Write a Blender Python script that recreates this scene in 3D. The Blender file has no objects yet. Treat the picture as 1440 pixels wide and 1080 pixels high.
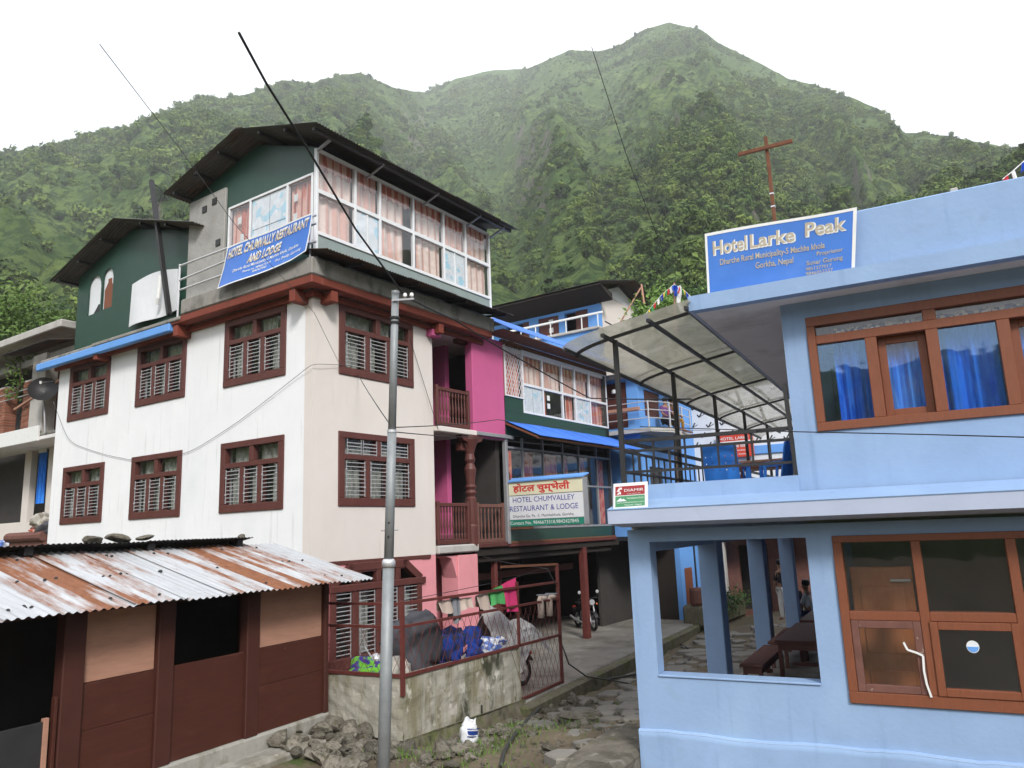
import bpy, math, random
import numpy as np
from mathutils import Vector, Matrix

# ------------------------------------------------------------------ camera, sky, sun, exposure
scene = bpy.context.scene
COL = scene.collection
F_PX, PITCH, ROLL, HEAD_W, HEAD_B = 1075.5, 0.188782, -0.0383317, 0.594783, 0.486528
cp, sp, cr, sr = math.cos(PITCH), math.sin(PITCH), math.cos(ROLL), math.sin(ROLL)
FW = np.array([0, cp, sp]); _up = np.array([0, -sp, cp]); _rt = np.array([1.0, 0, 0])
RT = cr * _rt + sr * _up; UP = cr * _up - sr * _rt
cam_data = bpy.data.cameras.new("camera")
cam_data.sensor_width = 36.0
cam_data.lens = F_PX / 1440 * 36
cam_data.clip_start = 0.1; cam_data.clip_end = 20000
cam = bpy.data.objects.new("camera", cam_data); COL.objects.link(cam)
cam.matrix_world = Matrix(((RT[0], UP[0], -FW[0], 0), (RT[1], UP[1], -FW[1], 0), (RT[2], UP[2], -FW[2], 0), (0, 0, 0, 1)))
scene.camera = cam

SUN_AZ, SUN_EL = math.radians(165), math.radians(37)      # azimuth clockwise from +Y; behind the camera, a little to the right
world = bpy.data.worlds.new("World"); scene.world = world; world.use_nodes = True
nt = world.node_tree; nt.nodes.clear()
w_out = nt.nodes.new("ShaderNodeOutputWorld"); w_bg = nt.nodes.new("ShaderNodeBackground")
sky = nt.nodes.new("ShaderNodeTexSky"); sky.sky_type = 'NISHITA'; sky.sun_disc = False
sky.sun_elevation = SUN_EL; sky.sun_rotation = SUN_AZ
sky.air_density = 1.0; sky.dust_density = 2.0; sky.ozone_density = 1.0
w_tc = nt.nodes.new("ShaderNodeTexCoord"); w_n = nt.nodes.new("ShaderNodeTexNoise")
w_n.inputs["Scale"].default_value = 2.6; w_n.inputs["Detail"].default_value = 6; w_n.inputs["Roughness"].default_value = 0.55
w_r = nt.nodes.new("ShaderNodeMapRange"); w_r.inputs[1].default_value = 0.36; w_r.inputs[2].default_value = 0.62
w_r.inputs[3].default_value = 0.72; w_r.inputs[4].default_value = 1.0
w_mix = nt.nodes.new("ShaderNodeMix"); w_mix.data_type = 'RGBA'
w_mix.inputs["B"].default_value = (8.9, 9.2, 9.7, 1)      # the bright cloud layer
nt.links.new(w_tc.outputs["Generated"], w_n.inputs["Vector"]); nt.links.new(w_n.outputs["Fac"], w_r.inputs[0])
nt.links.new(w_r.outputs[0], w_mix.inputs["Factor"]); nt.links.new(sky.outputs[0], w_mix.inputs["A"])
nt.links.new(w_mix.outputs["Result"], w_bg.inputs["Color"]); w_bg.inputs["Strength"].default_value = 0.1
nt.links.new(w_bg.outputs[0], w_out.inputs["Surface"])

sun_d = bpy.data.lights.new("sun", 'SUN'); sun_d.energy = 2.5; sun_d.angle = math.radians(12); sun_d.color = (1.0, 0.97, 0.93)
sun = bpy.data.objects.new("sun", sun_d); COL.objects.link(sun)
_sd = Vector((math.sin(SUN_AZ) * math.cos(SUN_EL), math.cos(SUN_AZ) * math.cos(SUN_EL), math.sin(SUN_EL)))
sun.rotation_euler = _sd.to_track_quat('Z', 'Y').to_euler(); sun.location = (0, -20, 60)

scene.view_settings.view_transform = 'Standard'; scene.view_settings.look = 'None'
scene.view_settings.gamma = 1.0; scene.view_settings.use_curve_mapping = False
scene.view_settings.exposure = 0.86
scene.render.engine = 'CYCLES'
cy = scene.cycles
cy.use_denoising = True; cy.max_bounces = 8; cy.diffuse_bounces = 3; cy.glossy_bounces = 3; cy.transmission_bounces = 4
cy.transparent_max_bounces = 24; cy.volume_bounces = 1; cy.caustics_reflective = False; cy.caustics_refractive = False
cy.sample_clamp_indirect = 6.0

# ------------------------------------------------------------------ frames: the two street directions
class Frame:
    def __init__(s, origin, rot):
        s.o = np.array(origin, float); s.r = rot
        c, q = math.cos(rot), math.sin(rot)
        s.x = np.array([c, q, 0]); s.y = np.array([-q, c, 0])
    def world(s, p): return s.o + p[0] * s.x + p[1] * s.y + np.array([0, 0, p[2]])
    def local(s, P): d = np.asarray(P) - s.o; return np.array([d @ s.x, d @ s.y, P[2]])
def ray(x, y): return FW + RT * (x - 720) / F_PX - UP * (y - 540) / F_PX
_d = ray(439, 600); _ow = _d * (15.5 / _d[1])
_d = ray(882, 745); _ob = _d * (10.7 / _d[1])
FRW = Frame((_ow[0], _ow[1], 0), math.pi / 2 - HEAD_W)     # white lodge: x along its alley side, y along its long side
FRB = Frame((_ob[0], _ob[1], 0), -HEAD_B)                  # blue hotel: x along its front, y into the depth
FR0 = Frame((0, 0, 0), 0.0)
def on_x(fr, X, x, y):                                     # point of the plane x = X of a frame seen along a direction
    d = ray(x, y); O = fr.world((X, 0, 0)); return fr.local(d * ((O @ fr.x) / (d @ fr.x)))
def on_y(fr, Y, x, y):
    d = ray(x, y); O = fr.world((0, Y, 0)); return fr.local(d * ((O @ fr.y) / (d @ fr.y)))
def on_z(fr, z, x, y):
    d = ray(x, y); return fr.local(d * (z / d[2]))

# ------------------------------------------------------------------ mesh builder
class MB:
    def __init__(s): s.v = []; s.f = []; s.mi = []; s.cur = 0
    def add(s, vs, fs):
        n = len(s.v); s.v.extend([tuple(map(float, p)) for p in vs])
        for q in fs: s.f.append(tuple(n + i for i in q)); s.mi.append(s.cur)
        return s
    def hexa(s, p): return s.add(p, [(0, 3, 2, 1), (4, 5, 6, 7), (0, 1, 5, 4), (1, 2, 6, 5), (2, 3, 7, 6), (3, 0, 4, 7)])
    def box(s, x0, x1, y0, y1, z0, z1):
        return s.hexa([(x0, y0, z0), (x1, y0, z0), (x1, y1, z0), (x0, y1, z0), (x0, y0, z1), (x1, y0, z1), (x1, y1, z1), (x0, y1, z1)])
    def bbox(s, x0, x1, y0, y1, z0, z1, b=0.01):            # box with chamfered long edges and corners
        b = min(b, (x1 - x0) * .45, (y1 - y0) * .45, (z1 - z0) * .45)
        vs = []; idx = {}
        for i, x in enumerate((x0, x1)):
            for j, y in enumerate((y0, y1)):
                for k, z in enumerate((z0, z1)):
                    sx, sy, sz = (1, -1)[i], (1, -1)[j], (1, -1)[k]
                    for a in range(3):
                        idx[i, j, k, a] = len(vs)
                        vs.append((x + (0 if a == 0 else sx * b), y + (0 if a == 1 else sy * b), z + (0 if a == 2 else sz * b)))
        F = []
        for a in range(3):
            o = [q for q in range(3) if q != a]
            for e in (0, 1):
                c = []
                for (m, n) in ((0, 0), (1, 0), (1, 1), (0, 1)):
                    k = [0, 0, 0]; k[a] = e; k[o[0]] = m; k[o[1]] = n; c.append(idx[k[0], k[1], k[2], a])
                F.append(c)
            for (m, n) in ((0, 0), (1, 0), (1, 1), (0, 1)):  # edge chamfers along axis a
                k0 = [0, 0, 0]; k0[o[0]] = m; k0[o[1]] = n; k1 = list(k0); k1[a] = 1
                F.append([idx[(*k0, o[0])], idx[(*k1, o[0])], idx[(*k1, o[1])], idx[(*k0, o[1])]])
        for i in (0, 1):
            for j in (0, 1):
                for k in (0, 1): F.append([idx[i, j, k, 0], idx[i, j, k, 1], idx[i, j, k, 2]])
        return s.add(vs, F)
    def bar(s, p, q, w, h=None, up=(0, 0, 1)):
        p, q = Vector(p), Vector(q); d = (q - p).normalized(); u = Vector(up)
        if abs(d.dot(u)) > .98: u = Vector((1, 0, 0))
        a = d.cross(u).normalized() * w / 2; b = a.cross(d).normalized() * (h or w) / 2
        return s.hexa([p - a - b, p + a - b, p + a + b, p - a + b, q - a - b, q + a - b, q + a + b, q - a + b])
    def tube(s, pts, r, n=7, cap=True):
        pts = [Vector(p) for p in pts]; m = len(pts); rs = r if isinstance(r, (list, tuple)) else [r] * m
        vs = []; prev = None
        for i in range(m):
            d = (pts[min(i + 1, m - 1)] - pts[max(i - 1, 0)])
            if d.length < 1e-9: d = Vector((0, 0, 1))
            d.normalize()
            u = prev if prev is not None else (Vector((0, 0, 1)) if abs(d.z) < .9 else Vector((1, 0, 0)))
            a = (u - d * u.dot(d)).normalized(); b = d.cross(a); prev = a
            for k in range(n):
                t = 2 * math.pi * k / n; vs.append(pts[i] + (a * math.cos(t) + b * math.sin(t)) * rs[i])
        fs = [(i * n + k, i * n + (k + 1) % n, (i + 1) * n + (k + 1) % n, (i + 1) * n + k) for i in range(m - 1) for k in range(n)]
        if cap: fs += [tuple(range(n - 1, -1, -1)), tuple((m - 1) * n + k for k in range(n))]
        return s.add(vs, fs)
    def lathe(s, c, prof, n=10, axis='z'):
        vs = []
        for r, h in prof:
            for k in range(n):
                t = 2 * math.pi * k / n; a, b = r * math.cos(t), r * math.sin(t)
                vs.append({'z': (c[0] + a, c[1] + b, c[2] + h), 'x': (c[0] + h, c[1] + a, c[2] + b), 'y': (c[0] + a, c[1] + h, c[2] + b)}[axis])
        m = len(prof)
        fs = [(i * n + k, i * n + (k + 1) % n, (i + 1) * n + (k + 1) % n, (i + 1) * n + k) for i in range(m - 1) for k in range(n)]
        fs += [tuple(range(n - 1, -1, -1)), tuple((m - 1) * n + k for k in range(n))]
        return s.add(vs, fs)
    def prism(s, poly, f0, f1):                             # poly of 2-D points, f0/f1 map a point to the two end faces
        n = len(poly); vs = [f0(*p) for p in poly] + [f1(*p) for p in poly]
        return s.add(vs, [tuple(range(n - 1, -1, -1)), tuple(range(n, 2 * n))] + [(i, (i + 1) % n, n + (i + 1) % n, n + i) for i in range(n)])
    def grid(s, f, nu, nv):
        vs = [f(i / nu, j / nv) for j in range(nv + 1) for i in range(nu + 1)]
        return s.add(vs, [(j * (nu + 1) + i, j * (nu + 1) + i + 1, (j + 1) * (nu + 1) + i + 1, (j + 1) * (nu + 1) + i) for j in range(nv) for i in range(nu)])
    def panel(s, a0, a1, z0, z1, d0, d1, holes=(), axis='x'):
        # wall of thickness d0..d1 along one axis with true openings (a0,a1,z0,z1)
        A = sorted({a0, a1, *[min(max(h[i], a0), a1) for h in holes for i in (0, 1)]}); Z = sorted({z0, z1, *[min(max(h[i], z0), z1) for h in holes for i in (2, 3)]})
        M = (lambda a, d, z: (a, d, z)) if axis == 'x' else (lambda a, d, z: (d, a, z))
        solid = lambda i, j: 0 <= i < len(A) - 1 and 0 <= j < len(Z) - 1 and not any(h[0] - 1e-6 <= A[i] and A[i + 1] <= h[1] + 1e-6 and h[2] - 1e-6 <= Z[j] and Z[j + 1] <= h[3] + 1e-6 for h in holes)
        for i in range(len(A) - 1):
            for j in range(len(Z) - 1):
                if not solid(i, j): continue
                p, q, r, t = A[i], A[i + 1], Z[j], Z[j + 1]
                for d in (d0, d1): s.add([M(p, d, r), M(q, d, r), M(q, d, t), M(p, d, t)], [(0, 1, 2, 3)])
                if not solid(i - 1, j): s.add([M(p, d0, r), M(p, d1, r), M(p, d1, t), M(p, d0, t)], [(0, 1, 2, 3)])
                if not solid(i + 1, j): s.add([M(q, d0, r), M(q, d1, r), M(q, d1, t), M(q, d0, t)], [(0, 1, 2, 3)])
                if not solid(i, j - 1): s.add([M(p, d0, r), M(q, d0, r), M(q, d1, r), M(p, d1, r)], [(0, 1, 2, 3)])
                if not solid(i, j + 1): s.add([M(p, d0, t), M(q, d0, t), M(q, d1, t), M(p, d1, t)], [(0, 1, 2, 3)])
        return s
    def mesh(s, name, mats, base=(0, 0, 0), smooth=False, fixn=True):
        me = bpy.data.meshes.new(name)
        V_ = np.array(s.v, float) - np.array(base, float)
        me.from_pydata(V_.tolist(), [], s.f)
        for m in (mats if isinstance(mats, (list, tuple)) else [mats]): me.materials.append(m)
        if any(s.mi): me.polygons.foreach_set('material_index', s.mi)
        if smooth: me.polygons.foreach_set('use_smooth', [True] * len(me.polygons))
        me.update()
        if fixn and len(s.f) < 6000:
            import bmesh
            b = bmesh.new(); b.from_mesh(me)
            bmesh.ops.remove_doubles(b, verts=b.verts, dist=1e-5)
            bmesh.ops.recalc_face_normals(b, faces=b.faces); b.to_mesh(me); b.free()
        return me
    def build(s, name, mats, parent, smooth=False, label=None, kind=None):
        o = bpy.data.objects.new(name, s.mesh(name, mats, BASE[parent.name], smooth)); COL.objects.link(o)
        o.parent = parent; BASE[o.name] = BASE[parent.name]
        if label: o['label'] = label
        if kind: o['kind'] = kind
        return o
BASE = {}
def tag(o, label=None, cat=None, group=None, kind=None):
    for k, v in (('label', label), ('category', cat), ('group', group), ('kind', kind)):
        if v: o[k] = v
    return o
def thing(name, label, cat, frame=FR0, base=(0, 0, 0), group=None, kind=None):
    o = bpy.data.objects.new(name, None); COL.objects.link(o); o.empty_display_size = .3
    o.location = frame.world(base); o.rotation_euler = (0, 0, frame.r); BASE[o.name] = tuple(base)
    return tag(o, label, cat, group, kind)
def solo(mb, name, mats, label=None, cat=None, frame=FR0, base=(0, 0, 0), group=None, kind=None, smooth=False):
    o = bpy.data.objects.new(name, mb.mesh(name, mats, base, smooth)); COL.objects.link(o)
    o.location = frame.world(base); o.rotation_euler = (0, 0, frame.r); BASE[o.name] = tuple(base)
    return tag(o, label, cat, group, kind)
def dup(o, parent=None, loc=None, rot=None, scale=None):
    c = o.copy(); COL.objects.link(c); BASE[c.name] = BASE.get(o.name, (0, 0, 0))
    if parent is not None: c.parent = parent
    if loc is not None: c.location = loc
    if rot is not None: c.rotation_euler = rot
    if scale is not None: c.scale = scale
    for ch in list(o.children): dup(ch, c)
    return c

# ------------------------------------------------------------------ materials
def _lnk(t, a, b): t.links.new(a, b)
def mat(name, col, rough=.75, var=.12, scale=2.5, bump=0.0, bscale=40, spec=.3, metal=0.0, stains=(), grain=None, sub=None, rnd=0.0):
    """base colour with mottling, optional stains (colour, (sx,sy,sz), lo, hi, strength) and fine relief"""
    m = bpy.data.materials.new(name); m.use_nodes = True; t = m.node_tree; N = t.nodes
    b = N["Principled BSDF"]; b.inputs["Roughness"].default_value = rough; b.inputs["Metallic"].default_value = metal
    b.inputs["Specular IOR Level"].default_value = spec
    tc = N.new("ShaderNodeTexCoord")
    n = N.new("ShaderNodeTexNoise"); n.inputs["Scale"].default_value = scale; n.inputs["Detail"].default_value = 8; n.inputs["Roughness"].default_value = .65
    if grain:
        mp = N.new("ShaderNodeMapping"); mp.inputs["Scale"].default_value = grain; _lnk(t, tc.outputs["Object"], mp.inputs[0]); _lnk(t, mp.outputs[0], n.inputs["Vector"])
    else: _lnk(t, tc.outputs["Object"], n.inputs["Vector"])
    mr = N.new("ShaderNodeMapRange"); mr.inputs[1].default_value = .25; mr.inputs[2].default_value = .75
    mr.inputs[3].default_value = 1 - var; mr.inputs[4].default_value = 1 + var; _lnk(t, n.outputs["Fac"], mr.inputs[0])
    fac = mr.outputs[0]
    if rnd:
        oi = N.new("ShaderNodeObjectInfo"); r2 = N.new("ShaderNodeMapRange"); r2.inputs[3].default_value = 1 - rnd; r2.inputs[4].default_value = 1 + rnd
        _lnk(t, oi.outputs["Random"], r2.inputs[0]); mm = N.new("ShaderNodeMath"); mm.operation = 'MULTIPLY'; _lnk(t, fac, mm.inputs[0]); _lnk(t, r2.outputs[0], mm.inputs[1]); fac = mm.outputs[0]
    vm = N.new("ShaderNodeVectorMath"); vm.operation = 'SCALE'; vm.inputs[0].default_value = col[:3]; _lnk(t, fac, vm.inputs["Scale"])
    cur = vm.outputs[0]
    for i, (sc, ss, lo, hi, st) in enumerate(stains):
        mp = N.new("ShaderNodeMapping"); mp.inputs["Scale"].default_value = ss; mp.inputs["Location"].default_value = (i * 7.3, i * 3.1, i * 5.7)
        _lnk(t, tc.outputs["Object"], mp.inputs[0])
        sn = N.new("ShaderNodeTexNoise"); sn.inputs["Scale"].default_value = 1; sn.inputs["Detail"].default_value = 7; sn.inputs["Roughness"].default_value = .6; _lnk(t, mp.outputs[0], sn.inputs["Vector"])
        sm = N.new("ShaderNodeMapRange"); sm.inputs[1].default_value = lo; sm.inputs[2].default_value = hi; sm.inputs[3].default_value = 0; sm.inputs[4].default_value = st
        _lnk(t, sn.outputs["Fac"], sm.inputs[0])
        mx = N.new("ShaderNodeMix"); mx.data_type = 'RGBA'; mx.inputs["B"].default_value = (*sc, 1); _lnk(t, sm.outputs[0], mx.inputs["Factor"]); _lnk(t, cur, mx.inputs["A"]); cur = mx.outputs["Result"]
    _lnk(t, cur, b.inputs["Base Color"])
    if bump:
        bn = N.new("ShaderNodeTexNoise"); bn.inputs["Scale"].default_value = bscale; bn.inputs["Detail"].default_value = 5; _lnk(t, tc.outputs["Object"], bn.inputs["Vector"])
        bp = N.new("ShaderNodeBump"); bp.inputs["Strength"].default_value = bump; bp.inputs["Distance"].default_value = .02; _lnk(t, bn.outputs["Fac"], bp.inputs["Height"]); _lnk(t, bp.outputs[0], b.inputs["Normal"])
    return m
def schlick(t, f0):
    """reflectance of one face of a thin pane, the same from either side"""
    N = t.nodes; g = N.new("ShaderNodeNewGeometry"); d = N.new("ShaderNodeVectorMath"); d.operation = 'DOT_PRODUCT'
    _lnk(t, g.outputs["Normal"], d.inputs[0]); _lnk(t, g.outputs["Incoming"], d.inputs[1])
    def op(o, a, b=None):
        n = N.new("ShaderNodeMath"); n.operation = o
        for i, q in enumerate((a, b)):
            if q is None: continue
            if isinstance(q, (int, float)): n.inputs[i].default_value = q
            else: _lnk(t, q, n.inputs[i])
        return n.outputs[0]
    c = op('ABSOLUTE', d.outputs["Value"]); p = op('POWER', op('SUBTRACT', 1.0, c), 5.0)
    return op('ADD', op('MULTIPLY', p, 1 - f0), f0)
def glass_mat(name, tint=(.9, .93, .95), rough=.02, ior=1.5, dirt=.06, dcol=(.5, .5, .48), f0=None, gcol=(1, 1, 1)):
    m = bpy.data.materials.new(name); m.use_nodes = True; t = m.node_tree; N = t.nodes; N.clear()
    o = N.new("ShaderNodeOutputMaterial"); tr = N.new("ShaderNodeBsdfTransparent"); tr.inputs[0].default_value = (*tint, 1)
    g = N.new("ShaderNodeBsdfGlossy"); g.inputs["Roughness"].default_value = rough; g.inputs[0].default_value = (*gcol, 1)
    fr = schlick(t, f0 or ((ior - 1) / (ior + 1)) ** 2)
    mx = N.new("ShaderNodeMixShader"); _lnk(t, fr, mx.inputs[0]); _lnk(t, tr.outputs[0], mx.inputs[1]); _lnk(t, g.outputs[0], mx.inputs[2])
    df = N.new("ShaderNodeBsdfDiffuse"); df.inputs[0].default_value = (*dcol, 1)
    tc = N.new("ShaderNodeTexCoord"); n = N.new("ShaderNodeTexNoise"); n.inputs["Scale"].default_value = 5; n.inputs["Detail"].default_value = 6; _lnk(t, tc.outputs["Object"], n.inputs["Vector"])
    mr = N.new("ShaderNodeMapRange"); mr.inputs[1].default_value = .35; mr.inputs[2].default_value = .75; mr.inputs[3].default_value = dirt * .3; mr.inputs[4].default_value = dirt * 2; _lnk(t, n.outputs["Fac"], mr.inputs[0])
    m2 = N.new("ShaderNodeMixShader"); _lnk(t, mr.outputs[0], m2.inputs[0]); _lnk(t, mx.outputs[0], m2.inputs[1]); _lnk(t, df.outputs[0], m2.inputs[2]); _lnk(t, m2.outputs[0], o.inputs[0])
    # slow waviness of cheap panes
    bn = N.new("ShaderNodeTexNoise"); bn.inputs["Scale"].default_value = 2.2; bp = N.new("ShaderNodeBump"); bp.inputs["Strength"].default_value = .05; bp.inputs["Distance"].default_value = .05
    _lnk(t, tc.outputs["Object"], bn.inputs["Vector"]); _lnk(t, bn.outputs["Fac"], bp.inputs["Height"]); _lnk(t, bp.outputs[0], g.inputs["Normal"])
    return m
def cloth_mat(name, col, col2=None, stripes=None, scale=6, rough=.9, pat=None, lo=.45, hi=.55):
    """cloth with an optional second colour in bands (period along x) and blotchy print"""
    m = mat(name, col, rough, .15, scale, .1, 60, .1)
    if col2:
        t = m.node_tree; N = t.nodes; b = N["Principled BSDF"]; src = b.inputs["Base Color"].links[0].from_socket
        tc = N.new("ShaderNodeTexCoord"); mp = N.new("ShaderNodeMapping"); mp.inputs["Scale"].default_value = stripes or (8, 8, 3); _lnk(t, tc.outputs["Object"], mp.inputs[0])
        w = N.new({'dots': "ShaderNodeTexVoronoi", 'stripe': "ShaderNodeTexWave"}.get(pat, "ShaderNodeTexNoise"))
        if pat == 'stripe': w.bands_direction = 'DIAGONAL'; w.inputs["Distortion"].default_value = 2.2; w.inputs["Detail"].default_value = 3; w.inputs["Detail Scale"].default_value = 4
        w.inputs["Scale"].default_value = 1; _lnk(t, mp.outputs[0], w.inputs["Vector"])
        mr = N.new("ShaderNodeMapRange"); mr.inputs[1].default_value = lo; mr.inputs[2].default_value = hi; _lnk(t, w.outputs[0], mr.inputs[0])
        mx = N.new("ShaderNodeMix"); mx.data_type = 'RGBA'; mx.inputs["B"].default_value = (*col2, 1); _lnk(t, mr.outputs[0], mx.inputs["Factor"]); _lnk(t, src, mx.inputs["A"]); _lnk(t, mx.outputs["Result"], b.inputs["Base Color"])
    return m
def sheet_mat(name, col, rust=None, slope='y', rough=.45, metal=.3, lo=.5, hi=.6, spec=.5, var=.15):
    """corrugated sheet: streaks along the slope, each sheet with its own amount of rust"""
    m = mat(name, col, rough, var, 3, .05, 30, spec, metal, grain=(6, .7, .7) if slope == 'y' else (.7, 6, .7), rnd=.08)
    if rust:
        t = m.node_tree; N = t.nodes; b = N["Principled BSDF"]; src = b.inputs["Base Color"].links[0].from_socket
        tc = N.new("ShaderNodeTexCoord"); oi = N.new("ShaderNodeObjectInfo")
        mp = N.new("ShaderNodeMapping"); mp.inputs["Scale"].default_value = (.55, 3.2, .55) if slope == 'x' else (3.2, .55, .55)
        cx = N.new("ShaderNodeCombineXYZ")
        m1 = N.new("ShaderNodeMath"); m1.operation = 'MULTIPLY'; m1.inputs[1].default_value = 40; _lnk(t, oi.outputs["Random"], m1.inputs[0])
        _lnk(t, m1.outputs[0], cx.inputs[2]); va = N.new("ShaderNodeVectorMath"); va.operation = 'ADD'; _lnk(t, tc.outputs["Object"], va.inputs[0]); _lnk(t, cx.outputs[0], va.inputs[1]); _lnk(t, va.outputs[0], mp.inputs[0])
        n = N.new("ShaderNodeTexNoise"); n.inputs["Scale"].default_value = 1; n.inputs["Detail"].default_value = 6; n.inputs["Roughness"].default_value = .7; _lnk(t, mp.outputs[0], n.inputs["Vector"])
        r = N.new("ShaderNodeMapRange"); r.inputs[3].default_value = -.12; r.inputs[4].default_value = .13; _lnk(t, oi.outputs["Random"], r.inputs[0])
        ad = N.new("ShaderNodeMath"); _lnk(t, n.outputs["Fac"], ad.inputs[0]); _lnk(t, r.outputs[0], ad.inputs[1])
        mr = N.new("ShaderNodeMapRange"); mr.inputs[1].default_value = lo; mr.inputs[2].default_value = hi; _lnk(t, ad.outputs[0], mr.inputs[0])
        n2 = N.new("ShaderNodeTexNoise"); n2.inputs["Scale"].default_value = 9; n2.inputs["Detail"].default_value = 8; _lnk(t, tc.outputs["Object"], n2.inputs["Vector"])
        rc = N.new("ShaderNodeMix"); rc.data_type = 'RGBA'; rc.inputs["A"].default_value = (rust[0] * .6, rust[1] * .5, rust[2] * .5, 1); rc.inputs["B"].default_value = (rust[0] * 1.35, rust[1] * 1.5, rust[2] * 1.6, 1); _lnk(t, n2.outputs["Fac"], rc.inputs["Factor"])
        mx = N.new("ShaderNodeMix"); mx.data_type = 'RGBA'; _lnk(t, mr.outputs[0], mx.inputs["Factor"]); _lnk(t, src, mx.inputs["A"]); _lnk(t, rc.outputs["Result"], mx.inputs["B"]); _lnk(t, mx.outputs["Result"], b.inputs["Base Color"])
        ro = N.new("ShaderNodeMapRange"); ro.inputs[3].default_value = rough; ro.inputs[4].default_value = .9; _lnk(t, mr.outputs[0], ro.inputs[0]); _lnk(t, ro.outputs[0], b.inputs["Roughness"])
        me_ = N.new("ShaderNodeMapRange"); me_.inputs[3].default_value = metal; me_.inputs[4].default_value = 0; _lnk(t, mr.outputs[0], me_.inputs[0]); _lnk(t, me_.outputs[0], b.inputs["Metallic"])
    return m
GRIME = (.22, .2, .17)
M = {}
M['white'] = mat('white_paint', (.80, .805, .81), .85, .04, 1.2, .12, 14, .2, stains=[((.62, .64, .68), (.8, .8, .3), .52, .78, .4), ((.36, .35, .34), (9, 9, .5), .59, .74, .34), ((.55, .5, .45), (3, 3, 3), .64, .8, .3), ((.45, .44, .42), (14, 14, 14), .73, .76, .5)])
M['cream_dimmed'] = mat('dimmed_cream_paint', (.68, .625, .58), .85, .04, 1.2, .06, 25, .2, stains=[((.6, .52, .46), (.9, .9, .3), .52, .78, .45), ((.35, .3, .27), (9, 9, .6), .63, .78, .3), ((.45, .4, .36), (14, 14, 14), .73, .76, .5)])  # cream paint, darkened so the alley face reads as less lit
M['pink'] = mat('pink_paint', (.74, .30, .33), .8, .06, 2, .04, stains=[((.5, .25, .24), (2, 2, .6), .55, .8, .5)])
M['magenta'] = mat('magenta_paint', (.53, .105, .25), .75, .06, 1.5, .04, stains=[((.45, .1, .2), (2, 2, .5), .58, .8, .4)])
M['blue'] = mat('pale_blue_paint', (.275, .395, .60), .82, .07, 1.6, .16, 16, .2, stains=[((.34, .49, .68), (1.3, 1.3, .7), .52, .72, .4), ((.17, .27, .43), (7, 7, .5), .57, .74, .45), ((.22, .30, .40), (2.2, 2.2, 2.2), .62, .8, .4), ((.38, .47, .58), (11, 11, 11), .70, .74, .5)])
M['blue_pale'] = mat('pale_paint_run', (.42, .53, .68), .8, .15, 6, .3, 20)
M['blue_band'] = mat('grey_blue_paint', (.42, .47, .60), .8, .06, 1.6, .08, 20, stains=[((.3, .33, .4), (3, 3, 1.2), .58, .8, .4)])
M['soffit'] = mat('unpainted_soffit', (.74, .71, .70), .9, .08, 1.5, .05, stains=[((.3, .28, .25), (1.5, 1.5, 1.5), .55, .7, .4)])
M['clear_pane'] = glass_mat('clear_reflective_glass', (.8, .9, 1.0), f0=.10, gcol=(.6, .8, 1.0), dirt=.01)
M['deepblue'] = mat('bright_blue_paint', (.075, .23, .66), .75, .06, 2, .05, stains=[((.15, .25, .45), (2, 2, .8), .6, .8, .4)])
M['midblue'] = mat('blue_paint', (.14, .34, .74), .75, .06, 2, .05, stains=[((.2, .3, .45), (2, 2, .8), .6, .8, .4)])
M['brownframe'] = mat('dark_brown_paint', (.105, .034, .028), .5, .15, 5, .1, 60, .35, stains=[((.16, .07, .055), (5, 5, 2), .6, .8, .4)])
M['orangewood'] = mat('varnished_brown_wood', (.205, .066, .031), .5, .15, 4, .06, 60, .4, grain=(9, 9, 1.6), stains=[((.20, .08, .05), (3, 3, 1), .55, .8, .5)])
M['oldwood'] = mat('worn_brown_wood', (.16, .075, .06), .8, .2, 6, .1, 60, .2, stains=[((.42, .36, .32), (14, 14, 14), .66, .72, .7)])
M['cornice'] = mat('red_brown_trim', (.20, .046, .028), .7, .15, 4, .06, stains=[((.1, .03, .02), (4, 4, 2), .55, .75, .5)])
M['concrete'] = mat('stained_concrete', (.27, .255, .23), .9, .14, 3, .25, 22, .2, stains=[((.06, .06, .05), (2.2, 2.2, 1.2), .52, .68, .75), ((.5, .49, .46), (3, 3, 1.2), .6, .75, .5)])
M['plinth'] = mat('splashed_concrete', (.34, .325, .29), .9, .18, 3, .35, 18, .2, stains=[((.15, .13, .09), (2, 2, 1.2), .48, .64, .75), ((.10, .11, .05), (3, 3, 3), .58, .68, .7), ((.48, .46, .42), (4, 4, 3), .62, .72, .6)])
M['pale_concrete'] = mat('pale_concrete', (.46, .44, .41), .9, .12, 3, .25, 22, .2, stains=[((.24, .22, .19), (2, 2, 1), .52, .75, .5)])
M['block'] = mat('rough_block_render', (.36, .35, .33), .95, .16, 4, .5, 14, .1, stains=[((.2, .19, .17), (2, 2, 2), .5, .7, .5)])
M['green'] = mat('dark_green_sheet', (.016, .055, .038), .42, .12, 2, .03, 12, .45, stains=[((.03, .07, .055), (.8, .8, 2.5), .55, .75, .5)])
M['greygreen'] = mat('grey_green_sheet', (.25, .30, .29), .45, .1, 2, .03, 12, .45)
M['tin_dark'] = sheet_mat('dark_roof_tin', (.045, .04, .038), (.09, .05, .03), 'y', .55, .25, .5, .62, .4)
M['tin_under'] = sheet_mat('grey_roof_tin', (.10, .095, .09), (.12, .07, .05), 'y', .5, .25, .6, .75, .4)
M['tin_blue'] = sheet_mat('blue_roof_tin', (.06, .19, .66), None, 'y', .4, .05, spec=.45, var=.1)
M['tin_shed'] = sheet_mat('weathered_galvanised_tin', (.44, .45, .465), (.21, .082, .038), 'x', .5, .2, .47, .62, .45, var=.16)
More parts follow.
